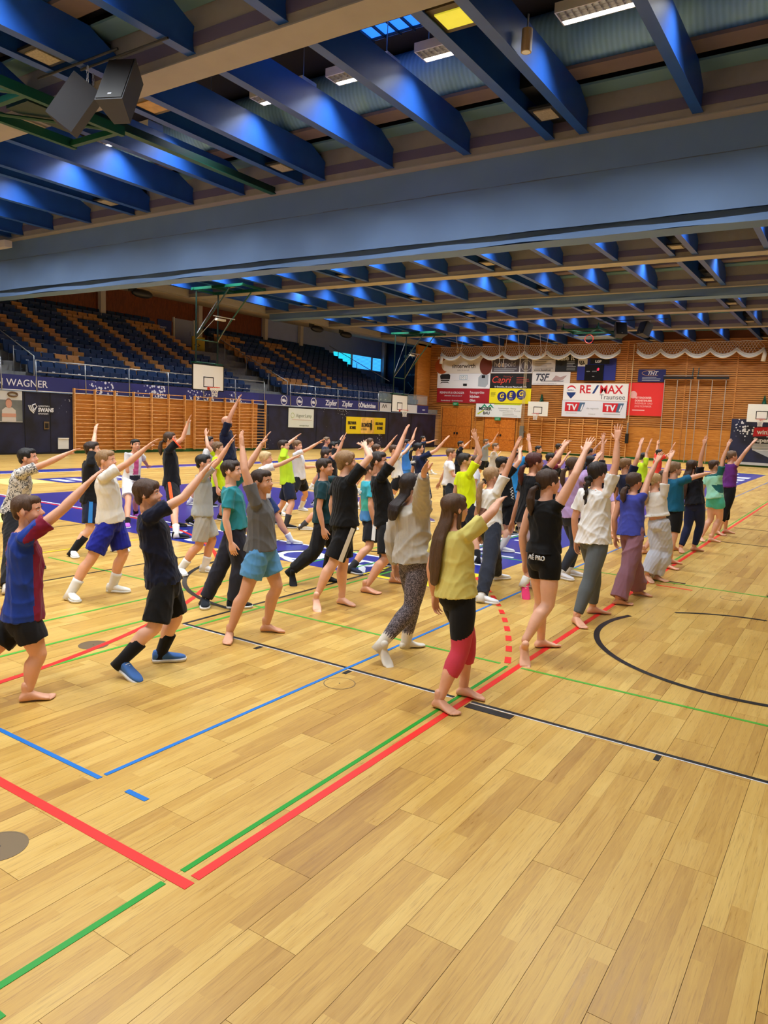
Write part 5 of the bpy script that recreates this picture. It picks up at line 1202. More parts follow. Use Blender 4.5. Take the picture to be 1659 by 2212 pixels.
PEOPLE = []
def joints(q):
    # plain numbers in the order: pelvis, head, neck, then the right and the left limbs
    side = lambda a: dict(zip(('hip', 'knee', 'ank', 'fdir', 'fz', 'sh', 'el', 'wr', 'hd'), [V3(w) if isinstance(w, tuple) else w for w in a]))
    return {'pel': V3(q[0]), 'head': V3(q[1]), 'neck': V3(q[2]), 'R': side(q[3]), 'L': side(q[4])}
def person(ix, sp):
    S = sp['S']; J = joints(sp['joints']); yaw = math.radians(sp['yaw']); hy = math.radians(sp.get('hyaw', sp['yaw'] + 8))
    f = V3((math.sin(yaw), math.cos(yaw), 0)); r = V3((math.cos(yaw), -math.sin(yaw), 0)); pel, neck, head = J['pel'], J['neck'], J['head']
    dist = np.linalg.norm(pel - V3((0, 0, 1.8))); near_ = dist < 9.5; vox = 0.0095 if near_ else (0.012 if dist < 13 else 0.015)
    adult = sp.get('adult'); hs = (0.140 if not adult else 0.126) * S
    up = unit(neck - pel); tl = np.linalg.norm(neck - pel); fb = unit(f - up * (f @ up)); rb = np.cross(fb, up)
    wk = sp.get('build', 1.0)
    def spine(t, bow=0.0): return pel + up * tl * t + fb * bow * S
    out = dict(ix=ix, sp=sp, J=J, f=f, r=r, up=up, fb=fb, rb=rb, S=S, near=near_, hs=hs, tl=tl)
    # body
    g = G(); K = S * wk
    bk_ = sp['bot'][0]; bf = sp['bot'][2] if len(sp['bot']) > 2 else 1.0
    cov = {'shorts': bf, 'bike': bf}.get(bk_, {'capri': 1.5, 'leggings3': 1.5}.get(bk_, 1.9))   # leg length covered, in thigh + shin units
    lc = lambda q: .86 if q < cov - .12 else (.93 if q < cov - .04 else 1.0)
    sc_ = {'tank': .1, 'tankl': .1, 'hoodie': 1.9, 'long': 1.9}.get(sp['top'][0], .55)
    ac = lambda q: .90 if q < sc_ - .08 else 1.0
    prof = ((-.16, .055, .052, 0), (-.06, .088, .068, -.004), (.06, .095, .070, -.004), (.28, .084, .060, .002), (.52, .092, .064, .004), (.74, .098, .066, .0), (.88, .092, .056, -.006), (.97, .060, .045, -.008), (1.04, .036, .036, -.004))
    g.loft([(spine(t, bo), rb, fb, a * K * .86, b * K * .88) for t, a, b, bo in prof], 20, power=2.3)
    hfw = V3((math.sin(hy), math.cos(hy), math.sin(math.radians(sp.get('hpitch', 6))))); HM = frame(hfw, (0, 0, 1))
    g.tube([neck - up * .03 * S, (neck + head) / 2 - up * .01 * S, head - up * .03 * S], [.036 * S, .030 * S, .031 * S], 14)
    for s, sg in (('R', 1), ('L', -1)):
        sh, el, wr, hd = J[s]['sh'], J[s]['el'], J[s]['wr'], J[s]['hd']
        lp = lambda a, b, t: a + (b - a) * t
        g.tube([lp(spine(.86), sh, .45), sh, lp(sh, el, .35), lp(sh, el, .75), el, lp(el, wr, .25), lp(el, wr, .6), lp(el, wr, .92), wr + hd * .004], [q_ * K * ac(c_) for q_, c_ in ((.038, 0), (.033, 0), (.0285, .35), (.0245, .75), (.0225, 1), (.0235, 1.25), (.0205, 1.6), (.0155, 1.92), (.0152, 2))], 12)
        hp, kn, an = J[s]['hip'], J[s]['knee'], J[s]['ank']
        back = -unit(f - unit(an - kn) * (f @ unit(an - kn)))
        fd = J[s]['fdir']
        g.tube([hp + V3((0, 0, .02 * S)), lp(hp, kn, .25), lp(hp, kn, .6), lp(hp, kn, .9), kn, lp(kn, an, .12), lp(kn, an, .3) + back * .010 * S, lp(kn, an, .5) + back * .007 * S, lp(kn, an, .78), lp(kn, an, .97)], [q_ * K * lc(c_) for q_, c_ in ((.048, 0), (.054, .25), (.047, .6), (.038, .9), (.0365, 1), (.0345, 1.12), (.0375, 1.3), (.034, 1.5), (.0245, 1.78), (.0215, 1.97))], 14)
    out['body'] = remesh(g, vox, 4)
    # top
    kind, col = sp['top'][:2]
    A = .012 if kind in ('tank', 'tankl') else .018
    if kind in ('hoodie',): A = .030
    low = {'crop': .24, 'teel': -.12, 'tankl': -.10, 'hoodie': -.06, 'tank': .08}.get(kind, -.02); fl_ = {'teel': .018, 'tankl': .014, 'hoodie': .018, 'crop': .012, 'tank': .003}.get(kind, .012)
    g = G(); rg = []
    for t, a, b, bo in ((low, .098 + fl_, .078 + fl_, -.006), (max(low + .1, -.05), .096 + fl_ * .9, .076 + fl_ * .8, -.005), (.28, .088 + fl_ * .6, .068 + fl_ * .5, 0), (.55, .094, .070, .003), (.76, .099, .070, 0), (.89, .090, .058, -.006), (.975, .056, .044, -.008), (1.015, .046, .042, -.006)):
        rg.append((spine(t, bo), rb, fb, (a * .91 + A * .6) * K, (b * .93 + A * .6) * K))
    g.loft(rg, 22, power=2.35)
    sl = {'tank': .10, 'tankl': .16, 'crop': .5, 'tee': .60, 'teel': .68}.get(kind, .60)
    for s in 'RL':
        sh, el, wr = J[s]['sh'], J[s]['el'], J[s]['wr']
        c0_ = spine(.86) + (sh - spine(.86)) * .4
        if kind in ('hoodie', 'long'):
            e_ = .012 if kind == 'hoodie' else .006
            g.tube([c0_, sh, sh + (el - sh) * .5, el, el + (wr - el) * .5, el + (wr - el) * .88, el + (wr - el) * .95], [(.050 + e_ * .5) * K, (.044 + e_) * K, (.037 + e_) * K, (.030 + e_) * K, (.026 + e_) * K, (.022 + e_) * K, (.021 + e_ * .4) * K], 14, round_=False, start=True)
        else: g.tube([c0_, sh, sh + (el - sh) * sl * .5, sh + (el - sh) * sl], [.042 * K, (.037 + A * .2) * K, (.033 + A * .45) * K, (.032 + A * .75) * K], 14, round_=False, start=True)
    out['top'] = remesh(g, vox, 3)
    # bottom
    kind, col = sp['bot'][:2]; fr = sp['bot'][2] if len(sp['bot']) > 2 else 1.0
    def legs(fr, e_hip, e_hem, e_kn=.0, e_an=.0, end=None, hi=.05):
        g = G(); g.loft([(spine(t, bo), rb, fb, (a + e_hip) * K, (b + e_hip) * K) for t, a, b, bo in ((-.22, .050, .050, 0), (-.10, .078, .066, -.004), (.02, .083, .067, -.004), (hi + .08, .080, .062, -.003), (hi + .13, .072, .056, 0))], 20, power=2.3)
        for s in 'RL':
            hp, kn, an = J[s]['hip'], J[s]['knee'], J[s]['ank']; lp = lambda a, b, t: a + (b - a) * t
            if end is None:
                pts = [hp + V3((0, 0, .02 * S)), lp(hp, kn, fr * .4), lp(hp, kn, fr * .8), lp(hp, kn, fr)]
                if fr > 1: pts[-1] = lp(kn, an, fr - 1)
                g.tube(pts, [(.049 + e_hip) * K, (.055 + (e_hip + e_hem) / 2) * K, (.050 + e_hem) * K, (.048 + e_hem) * K], 16, round_=False, start=True)
            else:
                g.tube([hp + V3((0, 0, .02 * S)), lp(hp, kn, .3), lp(hp, kn, .65), lp(hp, kn, .92), lp(kn, an, .06), lp(kn, an, .32), lp(kn, an, min(.6, end)), lp(kn, an, end)],
                       [(.049 + e_hip) * K, (.055 + e_hip) * K, (.049 + (e_hip + e_kn) / 2) * K, (.040 + e_kn) * K, (.037 + e_kn) * K, (.039 + (e_kn * .6 + e_an * .4)) * K, (.032 + (e_kn * .3 + e_an * .7)) * K, (.024 + e_an) * K], 16, round_=False, start=True)
        return g
    if kind == 'shorts': g = legs(fr, .010, .021)
    elif kind == 'bike': g = legs(fr, .0055, .0055, hi=.08)
    elif kind == 'pants': g = legs(1, .010, 0, .018, .022, .97)
    elif kind == 'wide': g = legs(1, .010, 0, .026, .045, .99)
    elif kind == 'leggings': g = legs(1, .0065, 0, .006, .006, .90)
    else: g = legs(1, .0065, 0, .006, .006, .52)
    out['bot'] = remesh(g, vox * (.9 if kind in ('bike', 'leggings', 'capri', 'leggings3') else 1), 3)
    if sp.get('extra') == 'blackunder': out['under'] = remesh(legs(.78, .004, .006), vox, 2)
    # hair
    st_, hc = sp['hair'][:2]
    if True:
        g = G(); T = lambda p: head + HM @ (V3(p) * hs)
        def hb(c_, rr, nu=18, nv=12): g.ball(T(c_), V3(rr) * hs, HM, nu, nv)
        def ht(pts, rr): g.tube(pts, rr, 10)
        if st_ == 'bald':
            hb((0, .20, -.30), (.225, .21, .19)); hb((0, .30, -.40), (.10, .085, .08))
        else:
            big = {'shaggy': .035, 'curly': .03, 'bowl': .018}.get(st_, 0)
            hb((0, -.10, .17), (.375 + big, .432 + big, .362 + big), 24, 16)
            if st_ in ('short', 'curly'): hb((0, .175, .30), (.305, .215, .185)); hb((0, -.32, -.08), (.26, .15, .22)); [hb((s * .29, .06, .14), (.075, .16, .17)) for s in (-1, 1)]
            elif st_ in ('bowl', 'shaggy'):
                hb((0, .19, .27), (.31, .22, .20)); hb((0, -.30, -.12), (.29, .19, .27))
                for s in (-1, 1): hb((s * .31, -.02, .06), (.085, .21, .22)); hb((s * .29, .17, .14), (.07, .12, .15))
            else:
                hb((0, .15, .29), (.30, .225, .185)); hb((0, -.29, -.06), (.28, .18, .20)); [hb((s * .27, .10, .13), (.09, .16, .19)) for s in (-1, 1)]
                for s in (-1, 1): hb((s * .31, -.06, .06), (.075, .20, .18))
            if st_ == 'curly':
                rs = np.random.RandomState(ix)
                for _ in range(46):
                    a = rs.uniform(0, 6.28); e = rs.uniform(.05, 1.5); d = V3((math.cos(a) * math.cos(e), math.sin(a) * math.cos(e), math.sin(e)))
                    if d[1] > .55 and d[2] < .5: continue
                    q = V3((0, -.09, .17)) + d * V3((.40, .45, .38)); hb(q, (.07, .07, .07), 8, 6)
            dn = V3((0, 0, -1)); bk = -HM[:, 1]; bk = unit(V3((bk[0], bk[1], 0)))
            if st_ == 'long':
                L = sp['hair'][2]; p0 = T((0, -.30, .05)); ww = HM[:, 0]
                pts = [(p0, .27, .15), (T((0, -.33, -.25)), .33, .15)]
                q = T((0, -.38, -.45)) + bk * (.05 if sp['top'][0] == 'hoodie' else .022)
                for k, (t, w_, d_) in enumerate(((.25, .36, .15), (.5, .36, .14), (.75, .32, .12), (.95, .22, .09), (1.0, .1, .05))): pts.append((q + dn * L * t + bk * (.045 * math.sin(min(t, .6) * 2.6)), w_, d_))
                bkh = unit(bk); g.loft([(c_, ww, bkh, a * hs, b * hs) for c_, a, b in pts], 18)
                for s in (-1, 1): g.tube([T((s * .30, .0, .05)), T((s * .34, -.06, -.3)), T((s * .32, -.14, -.55)) + dn * L * .2, T((s * .26, -.25, -.5)) + dn * L * .6], [.075 * hs, .085 * hs, .075 * hs, .03 * hs], 9)
            elif st_ in ('pony', 'ponylong', 'ponylow', 'ponycurl', 'braid'):
                p0 = T((0, -.48, -.10 if st_ not in ('ponylow', 'ponylong', 'braid') else -.22)); L = {'pony': .22, 'ponylong': .36, 'ponylow': .16, 'ponycurl': .24, 'braid': .34}[st_]
                out['tie'] = (p0, unit(bk * .8 + dn * .5))
                if st_ == 'braid':
                    for k in range(9):
                        t = k / 8; c_ = p0 + dn * L * t + bk * (.035 * math.sin(1 + t * 1.6)); g.ball(c_ + HM[:, 0] * (.008 if k % 2 else -.008), (.026 * (1 - .4 * t), .024 * (1 - .4 * t), .030), None, 10, 7)
                    g.tube([T((0, -.40, .0)), p0], [.09 * hs, .13 * hs], 9); g.tube([p0 + dn * L + bk * .02, p0 + dn * (L + .07) + bk * .015], [.012, .016], 8)
                else:
                    pts = [T((0, -.38, -.02)), p0, p0 + bk * .045 + dn * .03, p0 + bk * .06 + dn * L * .45, p0 + bk * .05 + dn * L * .8, p0 + bk * .045 + dn * L]
                    rr = [.10 * hs, .075 * hs, .028, .036, .030, .012]
                    if st_ == 'ponycurl': rr = [.10 * hs, .09 * hs, .04, .055, .05, .03]
                    ht(pts, rr)
        out['hair'] = remesh(g, .0075 if near_ else .011, 2 if st_ != 'curly' else 1)
    out['HM'] = HM
    PEOPLE.append(out)

def finish(p):
    sp, J, S, hs, HM, head = p['sp'], p['J'], p['S'], p['hs'], p['HM'], p['J']['head']; ix = p['ix']
    sk = skin_mat(tuple(sp.get('skin', ((226, 168, 138), (218, 160, 130), (232, 178, 150))[ix % 3])))
    parts = [(p['body']['v'], p['body']['f'])]
    hd_t = HEAD_HI if p['near'] else HEAD_LO
    parts.append(((hd_t['v'] * hs * V3((1.02, 1, 1))) @ HM.T + head, hd_t['f']))
    f = p['f']
    shoes = sp['shoes']; FL = .152 * S; footM = {}
    for s, sg in (('R', 1), ('L', -1)):
        n = J[s]['hd']; hl = .108 * S / .185
        if n[2] < -.6: bz = p['r'] * sg * .9 - f * .2; pose = 'relaxed'
        else: bz = V3((0, 0, 1)) * .75 - f * .65; pose = sp.get('hand', ('spread', 'flat')[(ix + (s == 'L')) % 2])
        bz = unit(bz - n * (bz @ n)); x = np.cross(n, bz); M = np.stack([x, n, bz], 1); t = HANDS[pose]; v = t['v'].copy(); fc = t['f']
        if s == 'L': v[:, 0] *= -1; fc = [q[::-1] for q in fc]
        parts.append(((v * hl) @ M.T + J[s]['wr'], fc))
        fd = unit(V3(J[s]['fdir'])); pz = float(J[s]['fz']); pit = math.asin(min(.9, pz / (.72 * FL))) if pz > 0 else 0
        fw = fd * math.cos(pit) - V3((0, 0, 1)) * math.sin(pit); FM = frame(fw, (0, 0, 1)); an = J[s]['ank']
        heel = V3((an[0], an[1], 0)) - fd * .035 * S; heel[2] = pz + .003
        footM[s] = (FM, heel, FL)
        t = FOOT; v = t['v'].copy(); fc = t['f']
        if s == 'L': v[:, 0] *= -1; fc = [q[::-1] for q in fc]
        if shoes == 'bare': parts.append(((v * FL) @ FM.T + heel, fc))
    me = mesh_from('person', parts, sk); o = link('person', me); tag(o, sp['label'], 'person', 'children exercising in the hall' if not sp.get('adult') else None)
    hm = hair_mat(tuple(sp['hair'][1]))
    def child(name, mesh, lab=None, par=o):
        c_ = link(name, mesh, par)
        if lab: c_['label'] = lab
        return c_
    P_ = lambda t: ((t[0] * hs * V3((1.02, 1, 1))) @ HM.T + head, t[1])
    child('eyes', mesh_from('eyes', [P_(EYE_W), P_(EYE_I)], [M_eyew, M_iris], [0] * len(EYE_W[1]) + [1] * len(EYE_I[1])))
    child('eyebrows', mesh_from('eyebrows', [P_(BROWS)], hm)); child('lips', mesh_from('lips', [P_(LIPS)], M_lips))
    h = p['hair']; v = h['v']; q_ = (v - head) @ HM / hs; az = np.arctan2(q_[:, 0], q_[:, 1] + .1); rs_ = np.random.RandomState(ix + 7)
    st2 = sum(np.sin(az * k_ + q_[:, 2] * w_ + p_) * a_ for k_, w_, p_, a_ in zip((13, 21, 34, 47), rs_.normal(size=4) * 5, rs_.uniform(0, 6, 4), (1, .8, .6, .5)))
    v = v + h['n'] * (st2 * .0011 + .0012 * np.sin(q_[:, 2] * 11 + az * 3 + ix))[:, None]; v = wrinkle(v, h['n'], .0016, ix + 50, 1.6); child('beard' if sp['hair'][0] == 'bald' else 'hair', mesh_from('hair', [(v, h['f'])], M_beard if sp['hair'][0] == 'bald' else hm))
    if 'tie' in p:
        p0, d = p['tie']; g = G(); u = unit(np.cross(d, V3((.3, .2, .9)))); w = np.cross(d, u); rr = .11 * hs + .006
        g.tube([p0 + u * rr * math.cos(a) + w * rr * math.sin(a) for a in np.linspace(0, 6.28, 11)], [.007] * 11, 6); child('hair_tie', mesh_from('hair_tie', [g.merged()], cloth_mat((30, 30, 34))))
    # local coordinates for printed panels
    rb, fb, up, pel, tl = p['rb'], p['fb'], p['up'], J['pel'], p['tl']; ex = sp.get('extra')
    def local(t):
        c_ = np.array([t['v'][list(q)].mean(0) for q in t['f']]) - pel; return c_ @ rb / S, c_ @ fb / S, c_ @ up / tl
    tt = p['top']; col = tuple(sp['top'][1]); ms = [cloth_mat(col)]; mi = None
    if ex in ('jersey', 'pink', 'turq', 'mint', 'backprint'):
        a, b, c_ = local(tt)
        if ex == 'jersey': ms.append(cloth_mat((128, 28, 58))); mi = ((b > .035) | (a < -.005) | (a > .118)).astype(int)
        if ex == 'pink': ms += [cloth_mat((206, 90, 150)), cloth_mat((40, 40, 60))]; mi = np.where((b > 0) & (np.abs(a) < .032) & (c_ > .25), 1, 0); mi = np.where((b > 0) & (np.abs(a) < .07) & (c_ > .05) & (c_ < .22), 2, mi)
        if ex == 'turq': ms += [cloth_mat((70, 180, 160)), cloth_mat((70, 130, 190))]; mi = np.where(c_ < .25, 2, np.where(c_ < .55, 1, 0))
        if ex == 'mint': ms += [cloth_mat((30, 96, 96))]; mi = ((a * 2.2 + c_ * .5 > .32) & (c_ < .55) | (c_ > .93)).astype(int)
        if ex == 'backprint': ms += [mat('print_brown', (120, 84, 72), .9, noise=.5, nscale=40)]; mi = ((b < 0) & (np.abs(a) < .045) & (c_ > .15) & (c_ < .5)).astype(int)
    if ex == 'scribble': ms = [M_scrib]
    v = wrinkle(tt['v'], tt['n'], .0085 if sp['top'][0] not in ('hoodie', 'teel') else .012, ix, .8)
    top = child({'hoodie': 'hoodie', 'tank': 'tank_top', 'tankl': 'tank_top'}.get(sp['top'][0], 'shirt'), mesh_from('shirt', [(v, tt['f'])], ms, mi))
    bt = p['bot']; kind = sp['bot'][0]; ms = [cloth_mat(tuple(sp['bot'][1]))]; mi = None
    if ex == 'pattern': ms = [M_speck]
    if ex == 'pinkcalf':
        cz = np.array([bt['v'][list(q)].mean(0) for q in bt['f']]); ms.append(cloth_mat((206, 66, 88))); ksum = (J['R']['knee'][2] + J['L']['knee'][2]) / 2
        mi = (cz[:, 2] < ksum + .075 * S + ((cz - pel) @ fb) * .55).astype(int)
    v = bt['v'] if kind in ('bike', 'leggings', 'capri', 'leggings3') else wrinkle(bt['v'], bt['n'], .0075 if kind != 'wide' else .011, ix + 99, .7)
    bot = child({'shorts': 'shorts', 'bike': 'shorts', 'pants': 'trousers', 'wide': 'trousers'}.get(kind, 'leggings'), mesh_from('shorts', [(v, bt['f'])], ms, mi))
    if 'under' in p: child('cycling_shorts', mesh_from('cycling_shorts', [(p['under']['v'], p['under']['f'])], cloth_mat((20, 20, 22))))
    if sp.get('stripe'):
        fr = sp['bot'][2]
        for s, sg in (('R', 1), ('L', -1)):
            hp, kn = J[s]['hip'], J[s]['knee']; ax = unit(kn - hp); ou = unit(p['r'] * sg - ax * (p['r'] @ ax) * sg); wd = np.cross(ax, ou); vs = []
            for k in range(9):
                t = k / 8 * fr * .99; rad = (.064 + (.073 - .064) * k / 8) * S + .009; c_ = hp + (kn - hp) * t
                for q in (-1, -.33, .33, 1): vs.append(c_ + unit(ou + wd * q * .22) * rad)
            fs = [(4 * k + j, 4 * k + j + 1, 4 * k + j + 5, 4 * k + j + 4) for k in range(8) for j in range(3)]
            child('side_stripe', mesh_from('side_stripe', [(V3(vs), fs)], cloth_mat(tuple(sp['stripe']))), par=bot)
    def back_text(s_, size, t, du=0.0, colr=(228, 228, 230), par=top, side=-1, depth=.098):
        M = Matrix([[*(-rb if side > 0 else rb)], [*up], [*(fb if side > 0 else -fb)]]).transposed()
        tx = text(s_, size, (0, 0, 0), (0, 0, 0), mat('garment_print_%02x%02x%02x' % colr, colr, .8), par, 'garment_print', 'CENTER'); loc = pel + up * tl * t + fb * side * depth * S + rb * du * S
        tx.rotation_euler = M.to_euler(); tx.location = loc; tx.data.extrude = .004
    if ex == 'jersey': back_text('LAMINE YAMAL', .045, .80, -.01, (206, 170, 90)); back_text('10', .17, .38, -.01, (206, 170, 90)); back_text('spotify', .06, .14, 0, (220, 220, 226))
    if ex == 'backtext': back_text('DRIVE', .07, .72)
    if ex == 'turq': back_text('STARTUP', .06, .70, depth=.10)
    if ex == 'waisttext': back_text('AÉ PRO', .05, -.01, .03, par=bot, depth=.088)
    if ex == 'chevron':
        for k in range(4):
            q = pel + up * tl * (.55 - .09 * k) + p['r'] * .125 * S - fb * .01 * S; g = G(); g.tube([q + fb * .03 + V3((0, 0, .02)), q - fb * .005, q + fb * .03 - V3((0, 0, .02))], [.006] * 3, 5); child('chevron_print', mesh_from('chevron_print', [g.merged()], cloth_mat((228, 228, 230))), par=top)
            hp, kn = J['R']['hip'], J['R']['knee']; q = hp + (kn - hp) * (.25 + .15 * k) + p['r'] * .092 * S; g = G(); g.tube([q + fb * .03 + V3((0, 0, .02)), q - fb * .005, q + fb * .03 - V3((0, 0, .02))], [.006] * 3, 5); child('chevron_print', mesh_from('chevron_print', [g.merged()], cloth_mat((228, 228, 230))), par=bot)
    if ex == 'orangecollar':
        for s in 'R':
            sh, el = J[s]['sh'], J[s]['el']; d = unit(el - sh); u = unit(np.cross(d, V3((.3, .2, .9)))); w = np.cross(d, u); q = sh + (el - sh) * .58; g = G(); rr = .061 * S
            g.tube([q + u * rr * math.cos(a) + w * rr * math.sin(a) for a in np.linspace(0, 6.28, 15)], [.011] * 15, 6); child('sleeve_band', mesh_from('sleeve_band', [g.merged()], cloth_mat((255, 96, 60))), par=top)
    if ex == 'pink': back_text('AIR', .09, .12, 0, (30, 30, 40), side=1, depth=.105)
    # feet
    for s, sg in (('R', 1), ('L', -1)):
        FM, heel, FL = footM[s]; kn, an = J[s]['knee'], J[s]['ank']
        def put(t, k=1.0):
            v = t[0].copy(); fc = t[1]
            if s == 'L': v[:, 0] *= -1; fc = [q[::-1] for q in fc]
            return ((v * FL * k) @ FM.T + heel, fc)
        if shoes == 'bare': continue
        def sock(h, colr):
            ax = unit(kn - an); n = 5; g = G(); hh = h
            g.tube([an - ax * .05 * S] + [an + ax * hh * k / n for k in range(n + 1)], [.030 * S] + [(.029 + .012 * min(1, hh * k / n / (.17 * S))) * S for k in range(n + 1)], 14, round_=False)
            return g.merged()
        if shoes[0] == 'sock':
            child('sock', mesh_from('sock', [put((SOCKFOOT['v'], SOCKFOOT['f'])), sock(.09, 0)], cloth_mat(tuple(shoes[1]))))
        else:
            so = child('shoe', mesh_from('shoe', [put((SHOE['v'], SHOE['f']))], cloth_mat(tuple(shoes[1]), .3))); child('sole', mesh_from('sole', [put(SOLE)], mat('sole_%02x%02x%02x' % tuple(shoes[2]), tuple(shoes[2]), .6)), par=so)
            if p['near']: child('laces', mesh_from('laces', [put(LACES)], cloth_mat((226, 228, 230) if sum(shoes[1]) < 400 else (150, 150, 156))), par=so)
            child('sock', mesh_from('sock', [sock(shoes[4], 0)], cloth_mat(tuple(shoes[3]))))
